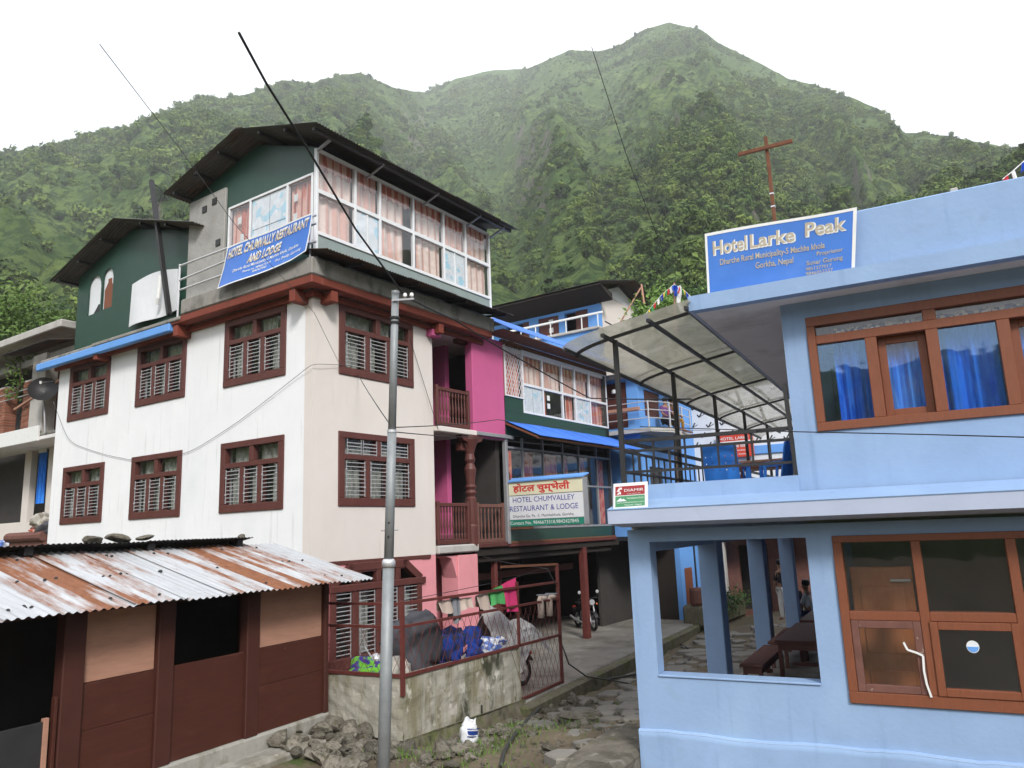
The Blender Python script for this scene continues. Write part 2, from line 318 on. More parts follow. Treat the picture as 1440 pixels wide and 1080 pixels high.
M['tin_black'] = mat('shade_black_tin', (.02, .019, .018), .7, .2, 4)  # near-black tin; paints the shade in the gap under the back sheets
M['grille'] = mat('grey_painted_bars', (.36, .36, .37), .5, .1, 5, spec=.3)
M['whiteframe'] = mat('white_window_frame', (.74, .75, .77), .4, .06, 4, .03, spec=.4, stains=[((.5, .48, .45), (5, 5, 2), .62, .8, .3)])
M['galv'] = mat('galvanised_steel', (.25, .265, .272), .55, .16, 6, .08, 50, .4, .3, stains=[((.28, .28, .27), (6, 6, 1), .55, .75, .5)])
M['steel'] = mat('painted_grey_steel', (.33, .33, .34), .5, .1, 5, .03, spec=.4, metal=.3)
M['silver'] = mat('bright_steel_rail', (.66, .66, .68), .35, .08, 5, spec=.5, metal=.5)
M['black'] = mat('dark_steel_paint', (.028, .027, .028), .5, .2, 5, .04, spec=.4)
M['maroon'] = mat('maroon_steel_paint', (.13, .033, .028), .55, .2, 6, .08, spec=.35, stains=[((.2, .08, .04), (10, 10, 10), .62, .72, .7)])
M['rust'] = mat('rusty_steel', (.16, .065, .035), .8, .25, 8, .15, stains=[((.32, .25, .22), (8, 8, 3), .66, .72, .6)])
M['shedwood'] = mat('red_brown_board', (.066, .019, .0115), .6, .2, 2.5, .12, 30, .3, grain=(5, .8, 7), stains=[((.12, .045, .032), (1.5, 1.5, 5), .55, .8, .5), ((.3, .24, .2), (14, 14, 10), .71, .76, .55)])
M['shedpost'] = mat('red_brown_post', (.062, .019, .013), .6, .15, 3, .08, spec=.3)
M['ply'] = mat('faded_plywood', (.40, .215, .15), .75, .12, 3, .1, 40, .2, grain=(6, 1.2, 7), stains=[((.22, .12, .09), (1.6, 1.6, 6), .58, .8, .5)])
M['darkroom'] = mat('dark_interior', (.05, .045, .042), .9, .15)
M['room'] = mat('plain_interior', (.22, .2, .19), .9, .1)
M['garage'] = mat('shade_dark_surface', (.028, .022, .019), .9, .2)  # near-black colour paints the shade inside the garage and under an eave
M['curtain_white'] = cloth_mat('sheer_curtain', (.42, .42, .38), (.28, .29, .25), (14, 14, 5))
M['curtain_red'] = cloth_mat('red_printed_curtain', (.50, .13, .085), (.68, .38, .30), (2.7, 2.7, .15), pat='stripe', lo=.4, hi=.75)
M['door_lit'] = mat('lit_orange_door_wood', (.42, .145, .055), .45, .15, 4, .06, 60, .4, grain=(9, 9, 1.6))  # lighter copy of the brown wood; light on the door is in the colour
M['curtain_deep'] = cloth_mat('deep_red_curtain', (.50, .075, .035), (.62, .22, .12), (9, 9, 5))
M['curtain_sunlit'] = cloth_mat('sunlit_pink_curtain', (.84, .66, .58), (.74, .44, .37), (2.5, 2.5, .12), pat='stripe', lo=.35, hi=.7)  # red and pale bands, lightened to paint sunlight and sky reflection
M['curtain_blue'] = cloth_mat('blue_curtain', (.02, .15, .62), (.05, .25, .78), (12, 12, 1.5))
M['curtain_lace'] = cloth_mat('blue_print_valance', (.62, .60, .56), (.1, .16, .34), (16, 16, 16), pat='dots')
M['paper'] = cloth_mat('protective_film', (.82, .84, .86), (.48, .74, .86), (3.2, 3.2, 4.5), rough=.5, lo=.57, hi=.6)
M['glass'] = glass_mat('window_glass', tint=(.96, .97, .98), dirt=.025)
M['mirror_glass'] = glass_mat('blue_reflective_glass', (.55, .66, .85), f0=.16, gcol=(.55, .76, 1.0))
M['glass_dim'] = glass_mat('dusty_window_glass', (.95, .96, .96), .03, 1.5, .006, (.42, .4, .37))
M['poly'] = None
M['stone'] = mat('grey_stone', (.165, .148, .12), .9, .35, 4, .8, 12, .2, stains=[((.06, .05, .035), (2.5, 2.5, 2.5), .45, .62, .75), ((.30, .28, .24), (5, 5, 5), .58, .68, .6), ((.075, .09, .02), (3, 3, 3), .58, .68, .8)], rnd=.45)
M['flag'] = mat('flagstone', (.20, .187, .165), .80, .16, 3, .35, 16, .25, stains=[((.2, .17, .13), (2.5, 2.5, 2.5), .5, .72, .6), ((.40, .39, .36), (4, 4, 4), .6, .75, .4)], rnd=.2)
M['mosswall'] = mat('mossy_render', (.43, .41, .35), .9, .18, 3, .4, 18, .2, stains=[((.17, .145, .06), (2.2, 2.2, .6), .46, .64, .7), ((.10, .095, .035), (4, 4, .9), .55, .68, .6), ((.035, .038, .018), (1.5, 1.5, 1.0), .56, .66, .9), ((.62, .6, .53), (3.5, 3.5, 2.2), .60, .66, .8), ((.14, .15, .03), (5, 5, 5), .64, .70, .8)])
M['mossstone'] = mat('mossy_stone', (.16, .145, .105), .95, .3, 5, .6, 14, .1, stains=[((.10, .12, .03), (3, 3, 3), .5, .65, .7), ((.03, .03, .022), (4, 4, 4), .55, .7, .7)])
M['platform'] = mat('worn_concrete_floor', (.27, .25, .22), .8, .2, 2, .35, 16, .3, stains=[((.13, .115, .095), (1.0, 1.0, 1.0), .46, .62, .75), ((.40, .38, .35), (1.6, 1.6, 1.6), .56, .68, .6), ((.09, .08, .065), (6, 6, 6), .64, .70, .6)])
M['white_sign'] = mat('white_sign_face', (.72, .74, .76), .45, .05, 3, spec=.35)
M['yellow_sign'] = mat('cream_sign_face', (.76, .73, .52), .45, .06, 3, spec=.35)
M['sign_blue'] = mat('blue_sign_paint', (.055, .185, .58), .5, .1, 2, .03, spec=.35, stains=[((.12, .27, .66), (1.5, 1.5, 2.5), .52, .8, .5)])
M['banner_blue'] = mat('blue_banner_vinyl', (.035, .155, .56), .4, .1, 2, .03, spec=.4, stains=[((.12, .3, .66), (1.5, 1.5, 2), .55, .8, .5)])
M['txt_white'] = mat('white_lettering', (.76, .76, .74), .6, .06, 9)
M['txt_gold'] = mat('gold_lettering', (.50, .37, .19), .6, .2, 9)
M['txt_tan'] = mat('tan_lettering', (.46, .40, .30), .7, .2, 12)
M['txt_navy'] = mat('navy_lettering', (.035, .035, .30), .5, .06, 9)
M['txt_red'] = mat('red_lettering', (.62, .05, .045), .5, .06, 9)
M['txt_black'] = mat('black_lettering', (.03, .03, .035), .6, .06, 9)
M['sign_green'] = mat('green_sign_strip', (.02, .22, .15), .5, .06, 4)
M['sign_red'] = mat('red_sign_face', (.60, .06, .035), .5, .1, 4)
M['sign_maroon'] = mat('maroon_sign_face', (.32, .03, .035), .5, .1, 4)
M['sign_green2'] = mat('mid_green_sign_face', (.07, .26, .12), .5, .1, 4)
M['plastic_blue'] = mat('blue_plastic', (.03, .19, .62), .35, .05, 4, spec=.5)
M['rubber'] = mat('black_rubber', (.018, .018, .018), .6, .2, 6, .05, spec=.3)
M['hose'] = mat('dark_hose', (.045, .043, .042), .5, .15, 6, spec=.4)
M['cable'] = mat('black_cable', (.02, .02, .021), .6, .1, 6)
M['cable_grey'] = mat('grey_cable', (.12, .12, .12), .6, .1, 6)
M['brick'] = mat('red_brick', (.27, .115, .075), .9, .2, 5, .3, 30, .1, rnd=.25)
M['skin'] = mat('brown_skin', (.30, .16, .10), .55, .05, 8)
M['hair'] = mat('black_hair', (.012, .010, .009), .5, .1, 20)
M['leaf_light'] = mat('light_leaf', (.11, .19, .035), .6, .35, 3, spec=.3, rnd=.25)
M['leaf_dark'] = mat('dark_leaf', (.045, .095, .022), .6, .35, 3, spec=.3, rnd=.25)
M['bark'] = mat('bark', (.10, .075, .055), .9, .25, 6, .4)
M['tarp_grey'] = mat('silver_tarp', (.42, .41, .40), .42, .2, 4, .15, 14, .5, stains=[((.25, .22, .21), (3, 3, 3), .5, .65, .6), ((.6, .6, .6), (6, 6, 6), .6, .7, .5)])
M['tarp_white'] = mat('white_tarp', (.70, .71, .73), .55, .06, 3, .08, 8, .3, stains=[((.5, .48, .46), (2, 2, 2), .6, .8, .4)])
def poly_mat():
    m = bpy.data.materials.new('clouded_fibreglass_sheet'); m.use_nodes = True; t = m.node_tree; N = t.nodes; N.clear()
    o = N.new("ShaderNodeOutputMaterial"); tc = N.new("ShaderNodeTexCoord")
    mp = N.new("ShaderNodeMapping"); mp.inputs["Scale"].default_value = (1.2, .8, 1); _lnk(t, tc.outputs["Object"], mp.inputs[0])
    n = N.new("ShaderNodeTexNoise"); n.inputs["Scale"].default_value = 1.6; n.inputs["Detail"].default_value = 9; n.inputs["Roughness"].default_value = .7; n.inputs["Distortion"].default_value = .8; _lnk(t, mp.outputs[0], n.inputs["Vector"])
    cr_ = N.new("ShaderNodeMix"); cr_.data_type = 'RGBA'; cr_.inputs["A"].default_value = (.20, .18, .13, 1); cr_.inputs["B"].default_value = (.58, .555, .47, 1); _lnk(t, n.outputs["Fac"], cr_.inputs["Factor"])
    tl = N.new("ShaderNodeBsdfTranslucent"); df = N.new("ShaderNodeBsdfDiffuse"); tr = N.new("ShaderNodeBsdfTransparent"); tr.inputs[0].default_value = (.85, .85, .82, 1)
    gl = N.new("ShaderNodeBsdfGlossy"); gl.inputs["Roughness"].default_value = .12
    _lnk(t, cr_.outputs["Result"], tl.inputs[0]); _lnk(t, cr_.outputs["Result"], df.inputs[0])
    a = N.new("ShaderNodeMixShader"); a.inputs[0].default_value = .35; _lnk(t, tl.outputs[0], a.inputs[1]); _lnk(t, df.outputs[0], a.inputs[2])
    mr = N.new("ShaderNodeMapRange"); mr.inputs[1].default_value = .3; mr.inputs[2].default_value = .7; mr.inputs[3].default_value = .34; mr.inputs[4].default_value = .12; _lnk(t, n.outputs["Fac"], mr.inputs[0])
    b = N.new("ShaderNodeMixShader"); _lnk(t, mr.outputs[0], b.inputs[0]); _lnk(t, a.outputs[0], b.inputs[1]); _lnk(t, tr.outputs[0], b.inputs[2])
    fr = schlick(t, .04)
    c = N.new("ShaderNodeMixShader"); _lnk(t, fr, c.inputs[0]); _lnk(t, b.outputs[0], c.inputs[1]); _lnk(t, gl.outputs[0], c.inputs[2]); _lnk(t, c.outputs[0], o.inputs[0])
    return m
M['poly'] = poly_mat()

# ------------------------------------------------------------------ lettering
def letter_mb(txt, size, bold=0.0, width=None, align='CENTER', shear=0.0, to=None, height=None, spacing=1.0):
    """text as a flat mesh; 'to' maps (x, y) in the sign's own plane to frame coordinates"""
    cu = bpy.data.curves.new('lettering', 'FONT'); cu.body = txt; cu.size = size; cu.align_x = align; cu.align_y = 'BOTTOM_BASELINE'
    cu.offset = bold * size; cu.shear = shear; cu.resolution_u = 3; cu.space_character = spacing
    o = bpy.data.objects.new('lettering', cu); COL.objects.link(o)
    bpy.context.view_layer.update()
    me = bpy.data.meshes.new_from_object(o.evaluated_get(bpy.context.evaluated_depsgraph_get()))
    co = np.empty(len(me.vertices) * 3); me.vertices.foreach_get('co', co); co = co.reshape(-1, 3)
    fs = [tuple(p.vertices) for p in me.polygons]
    bpy.data.objects.remove(o); bpy.data.curves.remove(cu); bpy.data.meshes.remove(me)
    mb = MB()
    if len(co) == 0: return mb
    if width: co[:, 0] *= width / max(1e-6, co[:, 0].max() - co[:, 0].min())
    if height: co[:, 1] *= height / max(1e-6, co[:, 1].max() - co[:, 1].min())
    mb.add([to(x, y) for x, y, _ in co], fs)
    return mb
def letters(parent, txt, size, m, to, **k):
    mb = letter_mb(txt, size, to=to, **k)
    o = bpy.data.objects.new('lettering', mb.mesh('lettering', m, BASE[parent.name], fixn=False)); COL.objects.link(o); o.parent = parent; BASE[o.name] = BASE[parent.name]
    return o
def corr(mb, o, a, s, L, S, wave=.08, amp=.011, ns=2, sag=0.0, up=None):
    """corrugated sheet: origin o, unit a across the waves (length L), unit s down the slope (length S)"""
    o, a, s = Vector(o), Vector(a), Vector(s); n = a.cross(s).normalized()
    if n.z < 0: n = -n
    k = max(4, int(round(L / wave)) * 4)
    def f(i, j):
        t = i * L
        return o + a * t + s * (j * S) + n * (amp * math.sin(2 * math.pi * t / wave) - sag * math.sin(math.pi * j))
    return mb.grid(f, k, ns)
rng = random.Random(7)

# ================================================================== terrain
def _hash(ix, iy, s):
    h = (ix.astype(np.int64) * 374761393 + iy.astype(np.int64) * 668265263 + s * 1274126177) & 0x7fffffff
    h = ((h ^ (h >> 13)) * 1103515245) & 0x7fffffff
    return ((h ^ (h >> 16)) & 0xffff) / 65535.0
def vnoise(x, y, s=0):
    ix, iy = np.floor(x), np.floor(y); fx, fy = x - ix, y - iy
    fx = fx * fx * (3 - 2 * fx); fy = fy * fy * (3 - 2 * fy)
    a, b = _hash(ix, iy, s), _hash(ix + 1, iy, s); c, d = _hash(ix, iy + 1, s), _hash(ix + 1, iy + 1, s)
    return (a * (1 - fx) + b * fx) * (1 - fy) + (c * (1 - fx) + d * fx) * fy
def fbm(x, y, s=0, o=5, ridge=False):
    t = np.zeros_like(np.asarray(x, float)); a, f, n = .5, 1.0, 0
    for k in range(o):
        v = vnoise(x * f + 17.3 * k, y * f - 9.1 * k, s + k)
        if ridge: v = 1 - np.abs(2 * v - 1)
        t = t + a * v; n += a; a *= .5; f *= 2.03
    return t / n
RIDGE = [(-60, 232), (0, 214), (60, 203), (150, 184), (230, 160), (285, 134), (320, 138), (345, 133), (400, 112), (440, 114), (505, 101), (560, 124), (600, 126), (640, 108), (690, 98), (740, 95), (780, 76), (800, 66), (840, 70), (870, 62), (905, 40), (940, 29), (985, 39), (1010, 60), (1060, 84), (1110, 108), (1150, 118), (1200, 136), (1240, 155), (1272, 186), (1300, 184), (1350, 192), (1400, 200), (1440, 214), (1500, 225)]
RDIST = [(-60, 620), (200, 700), (420, 800), (560, 900), (600, 1150), (720, 1150), (780, 960), (940, 900), (1100, 800), (1200, 640), (1272, 620), (1300, 600), (1500, 540)]
_ra = []; _re = []; _rr = []
for x_, y_ in RIDGE:
    d = ray(x_, y_); _ra.append(math.atan2(d[0], d[1])); _re.append(d[2] / math.hypot(d[0], d[1]))
for x_, r_ in RDIST: d = ray(x_, 200); _rr.append((math.atan2(d[0], d[1]), r_))
RA = [-math.pi, -2.3, -1.3] + _ra + [1.3, 2.2, math.pi]; REL = [.195, .185, .34] + _re + [.40, .26, .195]
RRA = [-math.pi, -1.3] + [q[0] for q in _rr] + [1.3, math.pi]; RRR = [500, 520] + [q[1] for q in _rr] + [420, 500]
R0 = 46.0
def terrain_z(az, r):
    """height of the hillsides by bearing and distance; level valley floor inside R0"""
    az = np.asarray(az, float); r = np.asarray(r, float)
    el = np.interp(az, RA, REL); rr = np.interp(az, RRA, RRR)
    t = np.clip((r - R0) / (rr - R0), 0, 1.5)
    x, y = r * np.sin(az), r * np.cos(az)
    tt = np.minimum(t, 1)
    z = -3.2 + el * rr * (tt * (.66 + .34 * tt)) - np.maximum(t - 1, 0) * 180
    # spurs and gullies that run down the slopes, leaning as they fall
    q = az * 7.5 + 1.1 * tt + .9 * fbm(x / 330, y / 330, 5, 3)
    sp_ = fbm(q, tt * 1.9 + 3, 11, 3, True) - .55
    sp2 = fbm(x / 95 + .2 * y / 95, y / 95, 23, 4, True) - .55
    sp3 = fbm(x / 30, y / 30, 31, 4, True) - .5
    env = np.clip(tt * 3, 0, 1) * np.clip((1 - tt) * 3.2, .10, 1)
    z = z + env * (sp_ * 62 + sp2 * 40 + sp3 * 13)
    # the valley between the left hill and the middle mountain
    va = np.interp(tt, [0, .5, 1], [.02, -.035, -.10]); z = z - env * 34 * np.exp(-((az - va) / .055) ** 2)
    lim = r * el * .993
    z = np.where((t < 1) & (z > lim), lim - .15 * (z - lim), z)
    return np.where(r <= R0, -3.2, z)
def build_terrain():
    azs = np.concatenate([np.linspace(-math.pi, -.78, 90, endpoint=False), np.linspace(-.78, .78, 560, endpoint=False), np.linspace(.78, math.pi, 91)])
    ts = np.concatenate([np.linspace(0, 1, 250) ** 1.25, [1.02, 1.06, 1.12, 1.25]])
    A, T = np.meshgrid(azs, ts); rr = np.interp(A, RRA, RRR); R = R0 * .8 + (rr - R0 * .8) * T
    Z = terrain_z(A, R)
    V = np.stack([R * np.sin(A), R * np.cos(A), Z], -1).reshape(-1, 3); na = len(azs); n = len(ts)
    j, i = np.meshgrid(np.arange(n - 1), np.arange(na - 1), indexing='ij')
    a = (j * na + i).ravel(); F = np.stack([a, a + 1, a + na + 1, a + na], -1)
    me = bpy.data.meshes.new('mountain'); me.vertices.add(len(V)); me.vertices.foreach_set('co', V.ravel())
    me.loops.add(F.size); me.loops.foreach_set('vertex_index', F.ravel().astype(np.int32)); me.polygons.add(len(F))
    me.polygons.foreach_set('loop_start', np.arange(0, F.size, 4, dtype=np.int32)); me.polygons.foreach_set('loop_total', np.full(len(F), 4, np.int32))
    me.polygons.foreach_set('use_smooth', np.ones(len(F), bool)); me.update(); me.validate()
    m = bpy.data.materials.new('hillside_vegetation'); m.use_nodes = True; t = m.node_tree; N = t.nodes; b = N["Principled BSDF"]
    b.inputs["Roughness"].default_value = .95; b.inputs["Specular IOR Level"].default_value = .05
    tc = N.new("ShaderNodeTexCoord")
    def noise(sc, det=8, ro=.65): q = N.new("ShaderNodeTexNoise"); q.inputs["Scale"].default_value = sc; q.inputs["Detail"].default_value = det; q.inputs["Roughness"].default_value = ro; _lnk(t, tc.outputs["Object"], q.inputs["Vector"]); return q.outputs["Fac"]
    def mix(f, a_, b_, lo, hi):
        r = N.new("ShaderNodeMapRange"); r.inputs[1].default_value = lo; r.inputs[2].default_value = hi; _lnk(t, f, r.inputs[0])
        x = N.new("ShaderNodeMix"); x.data_type = 'RGBA'; _lnk(t, r.outputs[0], x.inputs["Factor"])
        for s_, c_ in (("A", a_), ("B", b_)):
            if isinstance(c_, tuple): x.inputs[s_].default_value = (*c_, 1)
            else: _lnk(t, c_, x.inputs[s_])
        return x.outputs["Result"]
    g = mix(noise(.035), (.062, .108, .027), (.140, .188, .052), .35, .65)
    g = mix(noise(.20, 10, .72), g, (.022, .047, .015), .46, .56)
    g = mix(noise(.012), g, (.048, .090, .024), .48, .7)
    geo = N.new("ShaderNodeNewGeometry"); sx = N.new("ShaderNodeSeparateXYZ"); _lnk(t, geo.outputs["True Normal"], sx.inputs[0])
    nn = N.new("ShaderNodeMath"); nn.operation = 'MULTIPLY_ADD'; nn.inputs[1].default_value = .55; _lnk(t, noise(.05, 9, .7), nn.inputs[0])
    iv = N.new("ShaderNodeMath"); iv.operation = 'SUBTRACT'; iv.inputs[0].default_value = 1; _lnk(t, sx.outputs[2], iv.inputs[1]); _lnk(t, iv.outputs[0], nn.inputs[2])
    rock = mix(noise(.6, 8), (.10, .085, .075), (.20, .175, .155), .3, .7)
    g = mix(nn.outputs[0], g, rock, .93, 1.03)
    _lnk(t, g, b.inputs["Base Color"])
    bp = N.new("ShaderNodeBump"); bp.inputs["Strength"].default_value = 1.0; bp.inputs["Distance"].default_value = 3.0; _lnk(t, noise(.22, 10, .7), bp.inputs["Height"]); _lnk(t, bp.outputs[0], b.inputs["Normal"])
    me.materials.append(m); o = bpy.data.objects.new('mountain', me); COL.objects.link(o); tag(o, kind='structure')
    return o
mountain = build_terrain()

# ---- crowns: lobes of many leaf-sized faces round a few boughs
def crown_mesh(name, seed, m, lobes=11, leaves=42, leaf=.15, squash=.85, core=True):
    r = random.Random(seed); mb = MB()
    for L in range(lobes):
        th = r.uniform(0, 2 * math.pi); rad = r.uniform(.1, .72); h = r.uniform(-.55, .75) * (1 - .45 * rad)
        c = Vector((rad * math.cos(th), rad * math.sin(th), h * squash)); R = r.uniform(.26, .46)
        if core:
            k = MB(); vs = []
            for (a, b, d) in ((1, 0, 0), (-1, 0, 0), (0, 1, 0), (0, -1, 0), (0, 0, 1), (0, 0, -1)): vs.append(c + Vector((a, b, d)) * R * r.uniform(.55, .85))
            mb.add(vs, [(0, 2, 4), (2, 1, 4), (1, 3, 4), (3, 0, 4), (2, 0, 5), (1, 2, 5), (3, 1, 5), (0, 3, 5)])
        for i in range(leaves):
            d = Vector((r.gauss(0, 1), r.gauss(0, 1), r.gauss(0, 1) + .25)).normalized(); p = c + d * R * r.uniform(.72, 1.12)
            n = (d + Vector((r.uniform(-.7, .7), r.uniform(-.7, .7), r.uniform(-.3, .9)))).normalized()
            a = n.orthogonal().normalized(); a.rotate(Matrix.Rotation(r.uniform(0, 6.28), 3, n)); b = n.cross(a); s = leaf * r.uniform(.6, 1.3)
            mb.add([p - a * s, p - b * s * .55 + n * s * .15, p + a * s, p + b * s * .55 + n * s * .15], [(0, 1, 2, 3)])
    return mb.mesh(name, m, fixn=False)
def far_leaf(name, a, b):
    m = mat(name, a, .8, .3, 1.3, spec=.15, rnd=.45); t = m.node_tree; N = t.nodes; bs = N["Principled BSDF"]; src = bs.inputs["Base Color"].links[0].from_socket
    oi = N.new("ShaderNodeObjectInfo"); mx = N.new("ShaderNodeMix"); mx.data_type = 'RGBA'; mx.inputs["B"].default_value = (*b, 1)
    w = N.new("ShaderNodeMath"); w.operation = 'FRACT'; k = N.new("ShaderNodeMath"); k.operation = 'MULTIPLY'; k.inputs[1].default_value = 7.31; _lnk(t, oi.outputs["Random"], k.inputs[0]); _lnk(t, k.outputs[0], w.inputs[0])
    _lnk(t, w.outputs[0], mx.inputs["Factor"]); _lnk(t, src, mx.inputs["A"]); _lnk(t, mx.outputs["Result"], bs.inputs["Base Color"]); return m
M['far_leaf'] = far_leaf('slope_leaf', (.036, .074, .017), (.155, .215, .048))
PROTO = []
for i in range(4):
    me = crown_mesh('crown', 40 + i, M['far_leaf'], lobes=9 + i, leaves=30, leaf=.17, squash=(.8, .95, .7, 1.1)[i])
    PROTO.append(bpy.data.objects.new('crown', me))
def scatter(name, pts, scl, rot):
    """one mass of far shrubs and trees: points that carry copies of the crowns"""
    me = bpy.data.meshes.new(name); me.from_pydata([tuple(p) for p in pts], [], [])
    for an, dt in (('scl', scl), ('rot', rot)):
        at = me.attributes.new(an, 'FLOAT', 'POINT'); at.data.foreach_set('value', np.asarray(dt, np.float32))
    o = bpy.data.objects.new(name, me); COL.objects.link(o); tag(o, kind='stuff')
    g = bpy.data.node_groups.new(name, 'GeometryNodeTree'); g.interface.new_socket('Geometry', in_out='INPUT', socket_type='NodeSocketGeometry'); g.interface.new_socket('Geometry', in_out='OUTPUT', socket_type='NodeSocketGeometry')
    N = g.nodes; gi, go = N.new('NodeGroupInput'), N.new('NodeGroupOutput'); ip = N.new('GeometryNodeInstanceOnPoints'); ji = N.new('GeometryNodeJoinGeometry')
    for p in PROTO:
        oi = N.new('GeometryNodeObjectInfo'); oi.inputs['Object'].default_value = p; oi.inputs['As Instance'].default_value = True; g.links.new(oi.outputs['Geometry'], ji.inputs[0])
    rv = N.new('FunctionNodeRandomValue'); rv.data_type = 'INT'; rv.inputs[4].default_value = 0; rv.inputs[5].default_value = len(PROTO) - 1
    na = N.new('GeometryNodeInputNamedAttribute'); na.data_type = 'FLOAT'; na.inputs[0].default_value = 'scl'
    nr = N.new('GeometryNodeInputNamedAttribute'); nr.data_type = 'FLOAT'; nr.inputs[0].default_value = 'rot'
    cx = N.new('ShaderNodeCombineXYZ'); g.links.new(nr.outputs[0], cx.inputs[2])
    g.links.new(gi.outputs[0], ip.inputs['Points']); g.links.new(ji.outputs[0], ip.inputs['Instance']); ip.inputs['Pick Instance'].default_value = True
    g.links.new(rv.outputs[2], ip.inputs['Instance Index']); g.links.new(na.outputs[0], ip.inputs['Scale']); g.links.new(cx.outputs[0], ip.inputs['Rotation']); g.links.new(ip.outputs[0], go.inputs[0])
    md = o.modifiers.new('scatter', 'NODES'); md.node_group = g
    return o
_rs = np.random.RandomState(3)
def slope_points(n, a0, a1, t0, t1, keep):
    az = _rs.uniform(a0, a1, n); t = np.sqrt(_rs.uniform(t0 * t0, t1 * t1, n)); rr = np.interp(az, RRA, RRR); r = R0 + (rr - R0) * t
    k = _rs.uniform(0, 1, n) < keep(az, r, t); az, r, t = az[k], r[k], t[k]
    return np.stack([r * np.sin(az), r * np.cos(az), terrain_z(az, r)], -1), az, r, t
def clump(az, r): x, y = r * np.sin(az), r * np.cos(az); return np.clip((fbm(x / 60, y / 60, 77, 4) - .42) * 5, 0.05, 1)
P, az, r, t = slope_points(110000, -.80, .80, .05, .995, lambda a, r, t: clump(a, r) * np.where(a > .18, .95, .8))
S = _rs.uniform(.7, 2.1, len(P)) * np.where(_rs.uniform(0, 1, len(P)) < .10, 2.3, 1)
S = S * np.where(az < -.05, 1.45, 1.0)
P[:, 2] += S * .35
scatter('hillside_shrubs', P, S, _rs.uniform(0, 6.3, len(P)))
# dense wood low on the right-hand slope
P2, az, r, t = slope_points(17000, .10, .86, .08, .50, lambda a, r, t: np.clip(.95 - np.clip((r - 230) / 160, 0, .9), 0, 1) * np.clip((a - .08) * 6, .1, 1) * np.where((a > .55) & (r < 230), 0, 1) * np.clip(clump(a, r * .9 + 50) + .25, 0, 1))
order = np.argsort(r); S2 = _rs.uniform(1.3, 3.3, len(P2))
NEAR_TREES = [(P2[i], S2[i]) for i in order if 75 < r[i] < 330 and .20 < az[i] < .62][:150]
_near = {tuple(p) for p, _ in NEAR_TREES}
rest = np.array([i for i in range(len(P2)) if tuple(P2[i]) not in _near])
Q = P2[rest].copy(); Q[:, 2] += S2[rest] * .75
scatter('hillside_wood', Q, S2[rest], _rs.uniform(0, 6.3, len(rest)))
def tree_parts(scale, crown_me, trunk_h, seed):
    r = random.Random(seed); mb = MB(); top = Vector((r.uniform(-.1, .1), r.uniform(-.1, .1), trunk_h))
    mb.tube([(0, 0, -.5), (top.x * .4, top.y * .4, trunk_h * .45), top, top + Vector((.05, .03, .5))], [.11, .085, .06, .03], 6)
    for k in range(4):
        a = r.uniform(0, 6.28); mb.tube([top * .8, top * .9 + Vector((math.cos(a) * .3, math.sin(a) * .3, .28)), top + Vector((math.cos(a) * .55, math.sin(a) * .55, .5))], [.05, .035, .015], 5)
    return mb.mesh('trunk', M['bark'])
TRUNK = [tree_parts(1, None, .55, 5 + k) for k in range(2)]
CROWNS = [crown_mesh('crown', 60 + i, M['far_leaf'], lobes=13, leaves=46, leaf=.13, squash=.9) for i in range(4)]
for k, (p, s) in enumerate(NEAR_TREES):
    o = bpy.data.objects.new('tree', None); COL.objects.link(o); o.location = p; o.scale = (s, s, s); o.rotation_euler = (0, 0, rng.uniform(0, 6.28))
    tag(o, 'leafy green tree in the dense wood low on the hillside', 'tree', 'trees of the wood low on the slope')
    for nm, me, dz in (('trunk', TRUNK[k % 2], 0), ('crown', CROWNS[k % 4], .95)):
        c = bpy.data.objects.new(nm, me); COL.objects.link(c); c.parent = o; c.location = (0, 0, dz)

# ================================================================== village ground
def hg(X, Y):
    X = np.asarray(X, float); Y = np.asarray(Y, float)
    L = np.interp(Y, [-14, -4, -1, .2, 4, 6, 11, 20, 34], [-1.85, -2.95, -3.1, -3.28, -3.6, -3.7, -3.8, -3.6, -3.0])
    R = np.interp(Y, [-14, -9, -4, -1, 0, 4, 8, 12, 20, 34], [-1.75, -2.3, -3.1, -3.2, -3.1, -3.1, -3.2, -3.28, -3.2, -2.8])
    w = np.clip((X + 3.9) / 3.7, 0, 1); z = L + (R - L) * w * w * (3 - 2 * w)
    shed = np.clip((-X - 4.1) / .9, 0, 1) * np.clip((.6 - Y) / .6, 0, 1); z = z * (1 - shed) + shed * np.maximum(z, -2.92 + .02 * Y)
    return z
def build_ground():
    xs = np.concatenate([np.linspace(-44, -8, 30, endpoint=False), np.linspace(-8, 4, 130, endpoint=False), np.linspace(4, 44, 30)])
    ys = np.concatenate([np.linspace(-40, -6, 24, endpoint=False), np.linspace(-6, 14, 200, endpoint=False), np.linspace(14, 44, 30)])
    X, Y = np.meshgrid(xs, ys); Z = hg(X, Y) + (fbm(X * 1.3, Y * 1.3, 3, 5) - .5) * .16 + (fbm(X * 6, Y * 6, 9, 3) - .5) * .05
    edge = np.clip((np.hypot(X, Y - 5) - 30) / 10, 0, 1); Z = Z - edge * .9
    n = len(xs); V = np.stack([X, Y, Z], -1).reshape(-1, 3).tolist()
    F = [(j * n + i, j * n + i + 1, (j + 1) * n + i + 1, (j + 1) * n + i) for j in range(len(ys) - 1) for i in range(n - 1)]
    m = mat('damp_earth', (.155, .125, .085), .92, .3, 2.2, .6, 9, .2, stains=[((.085, .065, .042), (1.1, 1.1, 1.1), .45, .65, .7), ((.26, .24, .2), (3.5, 3.5, 3.5), .58, .7, .7), ((.055, .085, .02), (1.6, 1.6, 1.6), .58, .68, .85)])
    mb = MB(); mb.v = V; mb.f = F; mb.mi = [0] * len(F)
    return solo(mb, 'ground', m, frame=FRB, kind='structure', smooth=True)
ground = build_ground()
